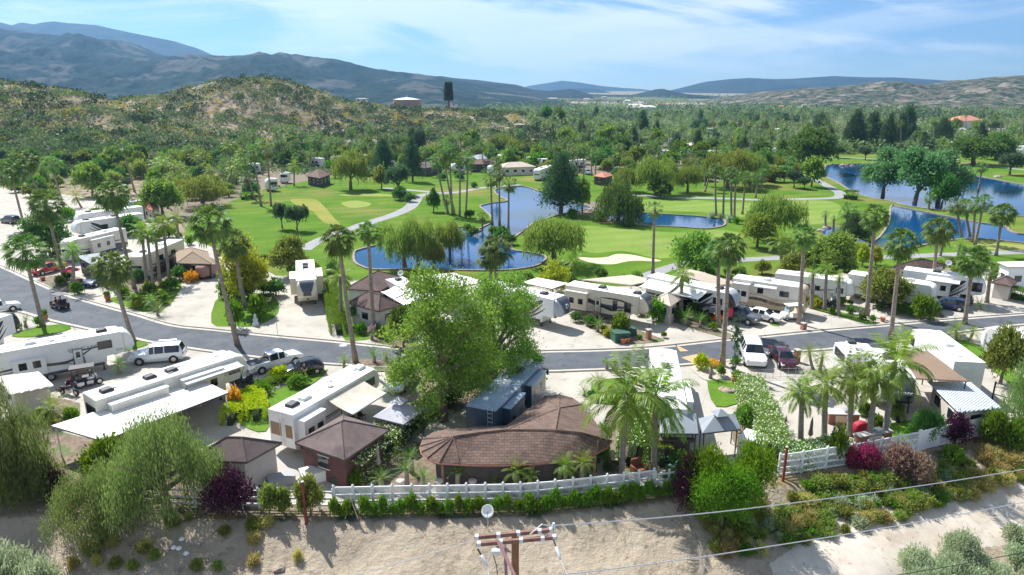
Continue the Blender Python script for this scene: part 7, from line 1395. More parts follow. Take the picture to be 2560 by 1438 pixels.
# water tank and mast on the ridge
def ridge_pt(u, v, D): z = zat(D, v); return Vector((xat(Vector((0, D, z)), u), D, z))
g = ridge_pt(1018, 272, 466); k = ppm(g); D_ = 68/k; Hh = 22/k
rt = empty('water_tank', g, 0, 'large tan cylindrical water tank on the ridge', 'water tank'); tankm = mat('tank_tan', (.40, .29, .235), .8, col2=(.36, .26, .21), scale=.1)
mb = MB(); mb.lathe([(D_/2, -4), (D_/2, Hh), (D_/2*.98, Hh+.1)], 48); mb.build('shell', tankm, rt, smooth=False); mb = MB(); mb.lathe([(D_/2*1.01, Hh), (D_/2*.5, Hh+.9), (.2, Hh+1.5)], 48); mb.build('roof', mat('tank_roof', (.68, .68, .66), .5), rt); mb = MB(); mb.lathe([(.5, 0), (.5, .8), (.1, 1.0)], 10, (0, 0, Hh+1.4)); mb.build('vent', greyp, rt); mb = MB(); mb.box(-.3, .3, -D_/2-.2, -D_/2, 0, Hh); mb.build('ladder', greyp, rt)
g = ridge_pt(1122, 270, 468); zt_ = zat(g.y, 205); h = zt_-g.z; rt = empty('disguised_mast', g, 0, 'tall antenna mast disguised as a dark conifer on the ridge', 'antenna mast'); mb = MB(); mb.tube([(0, 0, -1), (0, 0, h)], [.7, .35], 8); mb.build('pole', bark, rt)
RS = np.random.RandomState(3); n = 2600; t = RS.rand(n); lay = np.floor(t*11)/11; z = h*(.28+.72*lay)+RS.rand(n)*.9; ang = RS.rand(n)*6.28; q = RS.rand(n)**.6*(2.8-.8*lay); C = np.stack([np.cos(ang)*q, np.sin(ang)*q, z], 1); D = unit(np.stack([np.cos(ang), np.sin(ang), .3+0*ang], 1)+rdir(n)*.5); me = qmesh(quads(C, D, unit(np.cross(D, rdir(n))), 1.3, .5)); me.materials.append(G3); o = bpy.data.objects.new('branches', me); link(o, rt)
mb = MB()
for a in (0, 2.1, 4.2):
    for dx in (-.6, 0, .6): mb.cbox((cos(a)*1.9+dx*sin(a), sin(a)*1.9-dx*cos(a), h-2.0), (.5, .5, 3.4))
mb.build('antenna', darkp, rt)
# small buildings on the ridge
for u, v, w_, lb in [(1135, 268, 10, 'white equipment cabin beside the antenna mast'), (1298, 322, 14, 'small tan pump house on the sandy slope'), (905, 257, 16, 'low row of solar panels on the left ridge')]:
    g = hit(u, v, 100, 900) if w_ == 14 else ridge_pt(u, v, 462 if u > 1000 else 448); s = w_/ppm(g); hip(lb, 0, 0, 0, g.z+2.4, .5, r_tan if w_ == 14 else r_grey, stuccow, name='cabin', cat='cabin', z0=g.z, rectq=[Vector((g.x-s, g.y-2.5, 0)), Vector((g.x+s, g.y-2.5, 0)), Vector((g.x+s, g.y+2.5, 0)), Vector((g.x-s, g.y+2.5, 0))])
for (u, v) in [(1040, 262)]: pass
# far valley buildings
_r = random.Random(12)
for i in range(22):
    u = _r.uniform(1380, 2540); v = _r.uniform(246, 262) if i < 12 else _r.uniform(262, 285)
    p = P(u, v); s = _r.uniform(8, 16); z_ = H1(p.x, p.y); hip('tiny pale building far off in the valley', 0, 0, 0, z_+5, 2.5, _r.choice([r_white, r_tan, r_terr]), stuccow, name='farm_building', cat='building', z0=z_, group='tiny pale buildings far off in the valley', rectq=[Vector((p.x-s, p.y-6, 0)), Vector((p.x+s, p.y-6, 0)), Vector((p.x+s, p.y+6, 0)), Vector((p.x-s, p.y+6, 0))])
# ================================================================ FENCES
def fence_line(us): return [Vector((*P(u, float(np.interp(u, [p[0] for p in FENCE_PX], [p[1] for p in FENCE_PX]))).xy, 0)) for u in us]
lat = mat('lattice_backing', (.78, .80, .82), .5)
def fence(label, us, kind, h=1.75, lat_side=True):
    w = fence_line(us); o = w[0]; rt = empty('white_fence', o, 0, label, 'fence'); w = [p-o for p in w]
    for p in w: mb = MB(); mb.cbox((p.x, p.y, h/2+.05), (.14, .14, h+.1)); mb.lathe([(.11, 0), (.02, .10)], 4, (p.x, p.y, h+.1)); mb.build('post', vinyl, rt)
    for a, b in zip(w[:-1], w[1:]):
        d = (b-a); L = d.length; d.normalize(); T = Matrix.Translation(a) @ Matrix.Rotation(math.atan2(d.y, d.x), 4, 'Z')
        if kind == 'rail':
            for z in (.35, .85, 1.35): mb = MB(); mb.T = T; mb.box(.07, L-.07, -.025, .025, z-.07, z+.07); mb.build('rail', vinyl, rt)
        elif kind == 'solid':
            mb = MB(); mb.T = T; mb.box(.07, L-.07, -.02, .02, .08, h-.1); mb.box(.07, L-.07, -.035, .035, h-.12, h); mb.box(.07, L-.07, -.035, .035, .05, .16); mb.build('panel', vinyl, rt)
        else:
            mb = MB(); mb.T = T
            for z in (.12, .62, 1.12, h-.06): mb.box(.07, L-.07, -.03, .03, z-.055, z+.055)
            st = .13; n = int((L+h)/st)
            for k in range(n):
                for sg in (1, -1):
                    x0 = k*st-(h if sg > 0 else 0); x1 = x0+h*1.0
                    za, zb_ = (.12, h-.06) if sg > 0 else (h-.06, .12)
                    if x0 < .07: za = za+(zb_-za)*((.07-x0)/(x1-x0)); x0 = .07
                    if x1 > L-.07: zb_ = za+(zb_-za)*((L-.07-x0)/(x1-x0)); x1 = L-.07
                    if x1-x0 < .05: continue
                    y = .008*sg; mb.add([(x0, y, za-.022), (x1, y, zb_-.022), (x1, y, zb_+.022), (x0, y, za+.022)], [(0, 1, 2, 3)])
            mb.build('lattice_panel', vinyl, rt)
fence('white three rail fence under the purple plum on the left', [360, 425, 490, 550, 610, 650, 700, 750, 800, 836], 'rail', 1.5); fence('white lattice fence with posts in front of the shingled roof house', [838, 886, 934, 983, 1032, 1076, 1120, 1167, 1214, 1258, 1301, 1344, 1387, 1431, 1475, 1516, 1557, 1595, 1632], 'lattice')
fence('short white rail fence behind the shaggy palms and vivid tree', [1636, 1670, 1701, 1760], 'rail', 1.5); fence('white lattice fence above the bank on the right', [1945, 2002, 2063, 2128, 2162, 2198, 2240, 2290], 'lattice'); fence('solid white fence with pink flowering shrubs at the right end', [2294, 2340, 2391, 2455], 'solid')
def railfence(label, px, h=1.3, m=None, cat='fence', nr=3, group=None):
    w = [hit(u, v, 60, 900) for u, v in px]; o = w[0]; rt = empty('rail_fence', o, 0, label, cat, group); w = [p-o for p in w]; mb0 = MB()
    for a, b in zip(w[:-1], w[1:]):
        n = max(int((b-a).length//3), 1)
        for k in range(n): p = a.lerp(b, k/n); mb = MB(); mb.cbox((p.x, p.y, p.z+h/2), (.16, .16, h)); mb.build('post', m or vinyl, rt)
        for j in range(nr): z = h*(j+1)/(nr+.2); mb = MB(); mb.tube([a+Vector((0, 0, z)), b+Vector((0, 0, z))], .08, 4); mb.build('rail', m or vinyl, rt)
railfence('long white rail fence along the foot of the scrub hill', [(700, 392), (740, 378), (780, 370), (830, 362), (880, 356), (930, 355), (975, 362), (1010, 368)]); railfence('curved white rail fence on the left hillside', [(424, 425), (427, 432), (436, 438), (445, 444)])
# wrought iron fence
a, b = P(1876, 948), P(2024, 942); rt = empty('iron_fence', a, math.atan2(b.y-a.y, b.x-a.x), 'low wrought iron fence in front of the white wagon and maroon sedan', 'fence'); L = (b-a).length; irn = mat('iron_grey', (.25, .26, .26), .6)
for k in range(9): mb = MB(); x = k*L/8; mb.cbox((x, 0, .55), (.03, .03, 1.1)); mb.build('post', irn, rt)
mb = MB()
for z in (.12, .95): mb.box(0, L, -.015, .015, z-.015, z+.015)
for k in range(int(L/.14)): mb.cbox((k*.16, 0, .53), (.010, .010, .9))
mb.build('bars', irn, rt)
# ================================================================ UTILITY POLE, WIRES, DISH, TRIPOD, POSTS
polem = mat('pole_wood', (.26, .14, .075), .9, col2=(.16, .085, .05), scale=3, stretch=(6, 6, .8), bump=.2, bscale=10); armm = mat('crossarm_wood', (.17, .09, .07), .85, col2=(.26, .15, .12), scale=4)
insul = mat('insulator', (.62, .68, .74), .3); pt = Q(1288, 1330, 22.5); gz = H1(pt.x, pt.y); rt = empty('utility_pole', (pt.x, pt.y, gz), 0, 'wooden utility pole with double crossarms at the bottom of the photo', 'utility pole'); hp = pt.z-gz
mb = MB(); mb.tube([(0, 0, -.3), (0, 0, hp*.5), (0, 0, hp)], [.17, .15, .125], 14); mb.build('pole', polem, rt, smooth=False)
PO = pt.copy()
def rel(u, v, dep): return Q(u, v, dep)-Vector((pt.x, pt.y, gz))
for (a, b, nm) in (((1186, 1344, 22.2), (1384, 1325, 22.7), 'crossarm'), ((1191, 1361, 21.9), (1392, 1343, 22.4), 'crossarm')):
    A, B = rel(*a), rel(*b); d = (B-A); L = d.length; mb = MB(); mb.T = Matrix.Translation(A) @ d.to_track_quat('X', 'Z').to_matrix().to_4x4(); mb.box(0, L, -.055, .055, -.065, .065); ca = mb.build(nm, armm, rt, bevel=.01)
    for f in (.03, .3, .55, .82, .97): mb = MB(); mb.T = Matrix.Translation(A.lerp(B, f)); mb.cbox((0, 0, .0), (.13, .15, .16)); mb.build('bracket', insul, ca, bevel=.02)
for (a, b, r) in (((1194, 1372, 21.8), (1220, 1418, 21.6), .05), ((1384, 1350, 22.3), (1402, 1400, 21.9), .055)):
    A, B = rel(*a), rel(*b); m1 = A.lerp(B, .35); mb = MB(); mb.tube([A, m1], .028, 8); ins = mb.build('insulator', steel, rt); mb = MB(); mb.tube([m1, m1.lerp(B, .15), m1.lerp(B, .7), B], [.03, r, r*.9, .02], 10); mb.build('porcelain_sleeve', insul, ins, smooth=True)
A, B = rel(1245, 1352, 21.9), rel(1292, 1450, 21.2); mb = MB(); mb.tube([A, B], .06, 6); mb.build('brace', mat('brace_pink', (.36, .20, .20), .8), rt); A, B = rel(1262, 1360, 22.2), rel(1266, 1450, 21.6); mb = MB(); mb.tube([A, B], .05, 6); mb.build('brace', MATS['brace_pink'], rt)
A = rel(1240, 1380, 21.8); mb = MB(); mb.T = Matrix.Translation(A); mb.cbox((0, 0, 0), (.28, .16, .16)); mb.build('fuse_box', insul, rt, bevel=.03); A, B = rel(1232, 1384, 21.8), rel(1244, 1450, 21.6); mb = MB(); mb.tube([A, A.lerp(B, .5)+Vector((.05, 0, 0)), B], .014, 5); mb.build('cable', rubber, rt)
A, B = rel(1384, 1318, 22.7), rel(1325, 1336, 22.3); mb = MB(); mb.tube([A, A.lerp(B, .5)+Vector((0, 0, .25)), B], .02, 5); mb.build('jumper_cable', alu, rt); mb = MB(); mb.T = Matrix.Translation(rel(1384, 1314, 22.7)); mb.lathe([(.05, -.1), (.07, 0), (.04, .1)], 8); mb.build('pin_insulator', insul, rt)
wirem = mat('wire', (.62, .63, .65), .35, metal=.5)
def wire(label, pts, r=.014, m=None, nm='power_line'):
    q = [Q(*p) for p in pts]; w = [tuple(q[i]) for i in range(len(q))]; out = []
    for i in range(len(q)-1):
        a, b = q[i], q[i+1]; sag = (b-a).length*.006
        for k in range(16): t = k/16; p = a.lerp(b, t); p.z -= sag*4*t*(1-t); out.append(p)
    out.append(q[-1]); o0 = out[0]; mb = MB(); mb.tube([p-o0 for p in out], r, 5); o = mb.build(nm, m or wirem); o.location = o0; tag(o, label, 'wire')
wire('upper pale wire running right from the utility pole', [(1384, 1314, 22.7), (1900, 1268, 29), (2700, 1148, 42)], .022); wire('lower pale wire running right from the utility pole insulator', [(1402, 1400, 21.9), (1425, 1450, 21)], .014); wire('long wire crossing the dirt track at lower right', [(1380, 1440, 21.5), (1900, 1370, 26), (2700, 1226, 38)], .020)
wire('thin wire running down left from the utility pole', [(1186, 1350, 22.2), (880, 1440, 18)], .012); wire('short wire dropping from the left insulator', [(1220, 1418, 21.6), (1222, 1450, 21)], .014); wire('thin dark cable at the bottom right corner', [(2230, 1440, 20), (2700, 1350, 26)], .012, rubber)
def dish(label, gp, top, r, nm='satellite_dish'):
    g = hit(*gp); h = zat(g.y, top)-g.z; rt = empty(nm, g, 0, label, 'satellite dish'); mb = MB(); mb.tube([(0, 0, -.1), (0, 0, h)], .03, 6); mb.build('mast', alu, rt)
    mb = MB(); mb.T = Matrix.Translation((0, 0, h+r*.4)) @ Matrix.Rotation(radians(55), 4, 'X') @ Matrix.Rotation(radians(-15), 4, 'Y'); mb.lathe([(.02, -.09), (r*.5, -.06), (r, .04), (r*.97, .05), (r*.5, -.045), (.02, -.075)], 24); mb.build('reflector', whitep, rt, smooth=True)
    mb = MB(); mb.T = Matrix.Translation((0, 0, h+r*.4)) @ Matrix.Rotation(radians(55), 4, 'X'); mb.tube([(0, -r, 0), (0, -.1, .5)], .015, 5); mb.cbox((0, -.08, .5), (.08, .12, .1)); mb.build('feed_arm', greyp, rt)
dish('white satellite dish on a thin mast above the dirt bank', (1220, 1325), 1284, .42); dish('white dish on the roof edge behind the crossing palm trunks', (1003, 715), 686, .45); dish('small blue white dish beside the low maroon roof', (2366, 690), 660, .45)
def rusty(label, gp, top): 
    g = hit(*gp); h = zat(g.y, top)-g.z; rt = empty('boundary_post', g, 0, label, 'post'); mb = MB(); mb.cbox((0, 0, h/2-.1), (.16, .16, h+.2)); mb.build('shaft', mat('rusty_wood', (.24, .055, .035), .85, col2=(.16, .04, .03), scale=4), rt, bevel=.01); mb = MB(); mb.lathe([(.10, 0), (.10, .04), (.02, .10)], 8, (0, 0, h)); mb.build('cap', whitep, rt)
rusty('rusty red post outside the rail fence on the left', (766, 1310), 1205); rusty('rusty red post at the start of the right lattice fence', (1957, 1203), 1118)
g = hit(880, 1292); h = zat(g.y, 1236)-g.z; rt = empty('survey_tripod', g, 0, 'steel tripod standing outside the lattice fence', 'tripod')
for x, y in ((-.42, -.25), (.5, -.3), (.0, .45)): mb = MB(); mb.tube([(x, y, -.05), (0, 0, h*.8)], .03, 6); mb.build('leg', alu, rt)
mb = MB(); mb.tube([(0, 0, h*.75), (0, 0, h)], .05, 8); mb.tube([(-.2, 0, h), (.2, 0, h)], .03, 6); mb.build('head', alu, rt)
# ================================================================ PATIO AND GARDEN OBJECTS
def at_(u, v): p = hit(u, v); return (p.x, p.y, p.z+.02)
def parasol(u, v, h, label, col, openr=0):
    rt = empty('patio_parasol', at_(u, v), 0, label, 'parasol'); m = mat('fabric_%d' % (hash_(label) % 9999), col, .85, col2=tuple(c*.8 for c in col), scale=2); mb = MB(); mb.lathe([(.25, 0), (.25, .08), (.04, .1)], 12); mb.build('base', greyp, rt); mb = MB(); mb.tube([(0, 0, .05), (0, 0, h)], .025, 6); mb.build('pole', steel, rt)
    mb = MB(); 
    if openr: mb.lathe([(openr, h-.55), (openr*.5, h-.25), (.03, h)], 8)
    else: mb.lathe([(.06, h*.35), (.20, h*.42), (.13, h*.62), (.10, h*.85), (.02, h+.05)], 10)
    mb.build('canopy', m, rt)
parasol(948, 1190, 2.5, 'folded beige parasol beside the flowering hedge', (.42, .36, .30)); parasol(1957, 1112, 2.5, 'folded brown parasol, left of the pair on the white patio', (.20, .16, .12)); parasol(2022, 1116, 2.5, 'folded brown parasol, right of the pair on the white patio', (.22, .17, .13)); parasol(182, 705, 2.3, 'open red parasol in the left lot', (.50, .03, .06), 1.3)
parasol(2235, 355, 2.8, 'open red parasol on the far terrace above the lake', (.65, .05, .05), 3); parasol(1845, 358, 2.6, 'open pale parasol among the far lots', (.7, .7, .66), 3); parasol(1010, 842, 2.3, 'cream parasol at the brown roofed house', (.66, .6, .45), 1.2)
for u, lb in ((1003, 'left white stone plinth at the lattice fence'), (1098, 'middle white stone plinth at the lattice fence'), (1182, 'right white stone plinth at the lattice fence')):
    rt = empty('stone_plinth', at_(u, 1240), 0, lb, 'plinth'); st = mat('cast_stone', (.62, .58, .50), .9, col2=(.5, .46, .4), scale=3); mb = MB(); mb.lathe([(.26, 0), (.26, .12), (.17, .2), (.15, 1.0), (.2, 1.08)], 14); mb.build('column', st, rt); mb = MB(); mb.lathe([(.28, 1.08), (.30, 1.22), (.12, 1.26)], 14); mb.build('capital', st, rt)
def pot(u, v, label, r=.3, plant=True, m=None):
    rt = empty('plant_pot', at_(u, v), 0, label, 'plant pot'); mb = MB(); mb.lathe([(r*.65, 0), (r, r*1.5), (r*1.1, r*1.5), (r*1.1, r*1.7), (r*.9, r*1.7), (r*.85, r*1.5)], 14); mb.build('pot', m or mat('terracotta', (.45, .17, .09), .85, col2=(.36, .13, .07), scale=3), rt)
    if plant: me = protos('bush', 3, 0)[0]; o = bpy.data.objects.new('plant', me); link(o, rt); o.location = (0, 0, r*1.5); o.scale = (r*1.2, r*1.2, r*1.6)
for a in [(113, 800, 'terracotta pot at the near road edge left of the leaning palm', .4), (108, 702, 'terracotta pot in the left mulch bed', .35, False), (270, 752, 'terracotta pot with spiky plant by the kerb', .4), (2206, 804, 'small terracotta pot on the right driveway', .3, False), (1558, 860, 'left terracotta bowl on the dark mulch bed', .35, False), (1568, 857, 'right terracotta bowl on the dark mulch bed', .35, False), (1840, 960, 'wide terracotta pot at the cypress foot', .4), (1100, 862, 'blue pot at the far kerb by the ash tree', .3)]: pot(*a)
def pillar(u, v, label, h=1.1, lamp=True):
    rt = empty('lamp_pillar', at_(u, v), .3, label, 'lamp pillar'); mb = MB(); mb.cbox((0, 0, h/2), (.5, .5, h)); mb.build('pillar', brick, rt); mb = MB(); mb.cbox((0, 0, h+.04), (.6, .6, .08)); mb.build('cap', kerbm, rt)
    if lamp: mb = MB(); mb.tube([(0, 0, h+.08), (0, 0, h+.35)], .03, 6); mb.lathe([(.08, 0), (.12, .12), (.02, .25)], 8, (0, 0, h+.35)); mb.build('lantern', steel, rt)
pillar(1621, 848, 'grey brick pillar with lantern on the dark mulch bed'); pillar(2008, 825, 'brick fountain pedestal at the palm foot', .8); pillar(1991, 905, 'brick mailbox pillar beside the maroon sedan', 1.3, False); pillar(2342, 785, 'red lantern pillar in the right planting bed', 1.0); pillar(1013, 908, 'low brick pillar at the near road edge', .8, False)
rt = empty('transformer_box', at_(1550, 852), .25, 'green electrical transformer box at the far kerb', 'electrical box'); gm = mat('utility_green', (.035, .115, .075), .6, col2=(.03, .09, .06), scale=3); mb = MB(); mb.box(-.9, .9, -.7, .7, 0, 1.0); mb.build('cabinet', gm, rt, bevel=.03); mb = MB(); mb.side([(-.95, 1.0), (.95, 1.0), (.95, 1.08), (-.95, 1.16)], -.75, .75); mb.build('lid', gm, rt); mb = MB(); mb.box(.1, .12, -.74, -.70, .1, .95); mb.build('door_seam', darkp, rt)
rt = empty('transformer_box', at_(1577, 838), .25, 'smaller green utility box behind the transformer', 'electrical box'); mb = MB(); mb.box(-.5, .5, -.4, .4, 0, .8); mb.build('cabinet', gm, rt, bevel=.03); mb = MB(); mb.box(-.54, .54, -.44, .44, .8, .86); mb.build('lid', gm, rt)
rt = empty('garden_statue', at_(640, 815), 0, 'blue white garden statue between the clipped ball shrubs', 'statue'); mb = MB(); mb.lathe([(.35, 0), (.4, .3), (.25, .5), (.3, .8), (.12, 1.1), (.16, 1.3), (.02, 1.5)], 12); mb.build('figure', mat('ceramic_blue', (.35, .42, .55), .4, col2=(.7, .72, .75), scale=9), rt, smooth=True); mb = MB(); mb.cbox((0, 0, .05), (.7, .7, .1)); mb.build('base', kerbm, rt)
# outdoor kitchen, grill, boxes
def counter(u, v, rz, lx, ly, label, m=brick):
    rt = empty('outdoor_kitchen', at_(u, v), rz, label, 'kitchen counter'); mb = MB(); mb.box(-lx, lx, -ly, ly, 0, .9); mb.build('base', m, rt); mb = MB(); mb.box(-lx-.06, lx+.06, -ly-.06, ly+.06, .9, .96); mb.build('worktop', mat('granite', (.35, .34, .34), .3, col2=(.6, .58, .56), scale=20), rt); mb = MB(); mb.box(-.7, .5, -ly-.03, -ly, .15, .8); mb.build('cabinet_door', cream, rt); mb = MB(); mb.box(.1, .8, -.25, .3, .96, 1.2); mb.build('grill', alu, rt, bevel=.05)
counter(2102, 1055, -.05, 1.25, .5, 'brick outdoor kitchen with cream doors on the white patio'); counter(2180, 1108, .3, 1.6, .3, 'low brick counter behind the lattice fence on the right')
rt = empty('covered_grill', at_(2150, 1082), .2, 'grill under a bright red cover on the patio', 'grill'); mb = MB(); loft(mb, [(-.6, .28, 0, .7), (-.5, .35, 0, .9), (0, .38, 0, 1.05), (.5, .35, 0, .9), (.6, .28, 0, .7)], 16, .5); mb.build('cover', mat('cover_red', (.40, .01, .04), .7, col2=(.3, .01, .03), scale=4), rt, smooth=True); mb = MB(); mb.cbox((0, 0, .05), (.9, .5, .1)); mb.build('base', darkp, rt)
def sbox(u, v, rz, s, label, m=None, nm='storage_box'):
    rt = empty(nm, at_(u, v), rz, label, 'storage box'); mb = MB(); mb.box(-s[0], s[0], -s[1], s[1], 0, s[2]); mb.build('body', m or whitep, rt, bevel=.03); mb = MB(); mb.box(-s[0]-.04, s[0]+.04, -s[1]-.04, s[1]+.04, s[2], s[2]+.07); mb.build('lid', m or offw, rt, bevel=.02)
sbox(788, 1200, .5, (.95, .6, .8), 'white curved deck box behind the rail fence'); sbox(705, 1210, .5, (.9, .5, .6), 'grey storage bench beside the grey walled hut', greyp); sbox(1880, 1140, .9, (.9, .9, 1.6), 'white plastic shed beside the long flowering hedge', whitep, 'plastic_shed'); sbox(2395, 1058, .2, (1.3, .5, .9), 'beige storage chest beside the purple plum at the right', offw); sbox(860, 1205, .1, (.7, .4, .5), 'green storage bin by the flowering hedge', gm)
sbox(2360, 345, 0, (3, 2, 2), 'pale shed on the far terrace', offw)
rt = empty('covered_trailer', at_(518, 695), 1.2, 'small trailer under a maroon cover by the thatched hut', 'covered trailer'); mb = MB(); loft(mb, [(-1.4, .7, .4, 1.7), (-1.2, .9, .35, 2.1), (1.2, .9, .35, 2.1), (1.4, .7, .4, 1.8)], 16, .4); mb.build('cover', mat('cover_taupe', (.30, .17, .15), .85, col2=(.36, .22, .19), scale=2), rt, smooth=True)
for s in (-1, 1): wheel(rt, 0, s, .3, .8)
cover('wooden access ramp beside the tan striped motorhome', [(1895, 752), (1940, 778), (1975, 768), (1930, 744)], .7, wood, name='ramp', cat='ramp', slope=[.9, .1, .1, .9])
def chair(u, v, rz, label, m, group=None, nm='patio_chair'):
    rt = empty(nm, at_(u, v), rz, label, 'chair', group); mb = MB(); mb.box(-.25, .25, -.25, .25, .40, .46); mb.build('seat', m, rt, bevel=.01); mb = MB(); mb.add([(-.25, .22, .46), (.25, .22, .46), (.25, .34, .95), (-.25, .34, .95), (-.25, .26, .46), (.25, .26, .46), (.25, .38, .95), (-.25, .38, .95)], [(0, 1, 2, 3), (7, 6, 5, 4), (0, 3, 7, 4), (1, 5, 6, 2), (3, 2, 6, 7), (0, 4, 5, 1)]); mb.build('backrest', m, rt)
    for x in (-.22, .22):
        for y in (-.22, .22): mb = MB(); mb.tube([(x, y, 0), (x, y, .4)], .02, 5); mb.build('leg', steel, rt)
def table(u, v, label, m, r=.55, nm='patio_table'):
    rt = empty(nm, at_(u, v), .3, label, 'table'); mb = MB(); mb.lathe([(r, .70), (r, .74)], 18); mb.build('tabletop', m, rt)
    for a in range(4): mb = MB(); mb.tube([(r*.7*cos(a*1.57), r*.7*sin(a*1.57), 0), (r*.5*cos(a*1.57), r*.5*sin(a*1.57), .7)], .025, 5); mb.build('leg', steel, rt)
fgreen = mat('metal_green', (.10, .26, .20), .5); fdark = mat('wicker_dark', (.08, .06, .05), .8); fcr = mat('cushion_cream', (.55, .48, .36), .85)
table(1684, 1165, 'green metal table behind the short rail fence', fgreen); 
for k, (du, dv) in enumerate(((-16, -4), (14, -8), (-4, 12))): chair(1684+du, 1165+dv, k*2., 'green metal chair around the green metal table', fgreen, 'green metal chairs behind the short rail fence')
table(998, 1068, 'small table under the lavender gazebo', fdark)
for k, (du, dv) in enumerate(((-18, 0), (16, -6), (2, 12))): chair(998+du, 1068+dv, k*2.1, 'dark chair under the lavender gazebo', fdark, 'dark chairs under the lavender gazebo')
for k, (u, v) in enumerate([(1535, 1160), (1555, 1150), (1530, 1180), (1070, 1045), (1085, 1035), (875, 1055), (893, 1060), (905, 1050)]): chair(u, v, k*1.3, 'patio lounge chair on the paving beside the hedges and roofs', fcr if k in (3, 4, 0) else fdark, 'patio chairs on the paving of the near lots')
rt = empty('armchair', at_(1596, 1185), .4, 'rust brown upholstered armchair behind the lattice fence', 'armchair'); um = mat('upholstery_rust', (.22, .085, .04), .9, col2=(.17, .06, .03), scale=4); mb = MB(); mb.box(-.35, .35, -.4, .35, .2, .48); mb.build('seat', um, rt, bevel=.06); mb = MB(); mb.box(-.42, .42, .30, .52, .2, 1.1); mb.build('backrest', um, rt, bevel=.09)
for s in (-1, 1): mb = MB(); mb.box(*sorted((s*.34, s*.52)), -.42, .42, .1, .66); mb.build('armrest', um, rt, bevel=.07)
# furniture clusters in far-row patios
for k, (u, v) in enumerate([(655, 725), (668, 715), (680, 735), (660, 750), (672, 760), (1640, 770), (1010, 830), (1025, 838), (1170, 850), (2180, 742), (2195, 748), (2215, 745), (205, 715), (195, 722), (185, 712), (820, 445), (735, 462), (715, 468), (700, 472)]): chair(u, v, k*1.1, 'small patio chair in a far row lot', [fdark, fcr, greyp][k % 3], 'patio chairs of the far row lots')
for k, (u, v) in enumerate([(664, 738), (1020, 832), (2188, 750), (198, 712)]): table(u, v, ['round patio table beside the cream trailer', 'round patio table in front of the brown roofed house', 'round patio table under the oleander tree', 'round patio table near the red parasol'][k], fdark)
for k, (u, v, r, h) in enumerate([(1185, 577, .9, .6), (1195, 578, .7, .5), (1168, 574, .8, .6), (1480, 528, 1.1, .7), (1492, 534, .9, .6), (1505, 541, 1.1, .8), (1515, 548, .8, .5), (1500, 552, .9, .5), (1525, 553, .8, .5), (2106, 415, 1.2, .8), (2116, 414, 1.0, .7), (2130, 415, .9, .5), (2050, 578, .8, .5), (2068, 570, .9, .6), (2120, 600, .9, .6), (2494, 443, 1.3, .7), (1808, 975, .5, .35), (1822, 980, .6, .4), (1840, 978, .5, .3), (985, 868, .4, .4), (700, 1420, .4, .25), (1700, 1252, .3, .2)]):
    rt = bpy.data.objects.new; me_r = RS; np.random.seed(k); bmv = MB(); ph = np.random.RandomState(k); pr = [(r*(.9+.2*ph.rand()), 0), (r*(.95+.15*ph.rand()), h*.35), (r*.7, h*.8), (r*.2, h)]; bmv.lathe(pr, 9); vv = [(x*(1+.25*ph.randn()*.4), y*(1+.25*ph.randn()*.4), z*(1+.1*ph.randn())) for x, y, z in bmv.v]; bmv.v = vv; o = bmv.build('boulder', rockm); p = at_(u, v); o.location = (p[0], p[1], p[2]-.06); tag(o, 'pale weathered boulder lying at the water or bed edge', 'boulder', 'boulders along the water and beds')
# flags
flagr = mat('flag_red', (.55, .03, .05), .8); flagb = mat('flag_blue', (.03, .05, .22), .8); flagw = mat('flag_white', (.8, .8, .78), .8)
rt = empty('flag_pole', at_(925, 848), 0, 'american flag leaning on a short pole before the brown house', 'flag'); mb = MB(); mb.tube([(0, 0, 0), (.9, 0, 2.3)], .02, 6); mb.build('pole', alu, rt)
mb = MB()
for i in range(13):
    for k in range(8):
        x0, x1 = k/8*1.3, (k+1)/8*1.3
        if i < 7 and k < 3: mi = 2
        else: mi = i % 2
        f = lambda x, t: (.86-x*.8-t*.1, .08*sin(x*5), 2.2-x*.55-t*.75)
        t0, t1 = i/13, (i+1)/13; mb.add([f(x0, t0), f(x1, t0), f(x1, t1), f(x0, t1)], [(0, 1, 2, 3)], mi)
mb.build('flag_cloth', [flagr, flagw, flagb], rt)
rt = empty('flag_pole', at_(1818, 818), 0, 'small red flag beside the dark grey blue wagon', 'flag'); mb = MB(); mb.tube([(0, 0, 0), (0, 0, 2.4)], .02, 6); mb.build('pole', alu, rt); mb = MB(); mb.add([(0, 0, 2.4), (.6, .1, 2.2), (.5, .15, 1.2), (0, 0, 1.3)], [(0, 1, 2, 3)]); mb.build('flag_cloth', flagr, rt)
rt = empty('golf_flag', at_(1622, 641), 0, 'white golf flag behind the bunker', 'golf flag'); mb = MB(); mb.tube([(0, 0, 0), (0, 0, 2.1)], .015, 5); mb.build('pole', whitep, rt); mb = MB(); mb.add([(0, 0, 2.1), (.45, .05, 1.95), (.45, .05, 1.75), (0, 0, 1.8)], [(0, 1, 2, 3)]); mb.build('flag_cloth', flagw, rt)
# street name posts and slim markers
for u, v, lb in [(694, 838, 'thin dark lamp post at the far kerb of the cream trailer drive'), (183, 818, 'thin white marker post at the near kerb on the left')]:
    rt = empty('marker_post', at_(u, v), 0, lb, 'post'); mb = MB(); mb.tube([(0, 0, 0), (0, 0, 1.8 if u < 300 else 3.4)], .03, 6); mb.build('shaft', whitep if u < 300 else mat('post_tan', (.4, .33, .25), .7), rt); mb = MB(); mb.lathe([(.07, 0), (.07, .06)], 8, (0, 0, 1.8 if u < 300 else 3.4)); mb.build('cap', steel, rt)
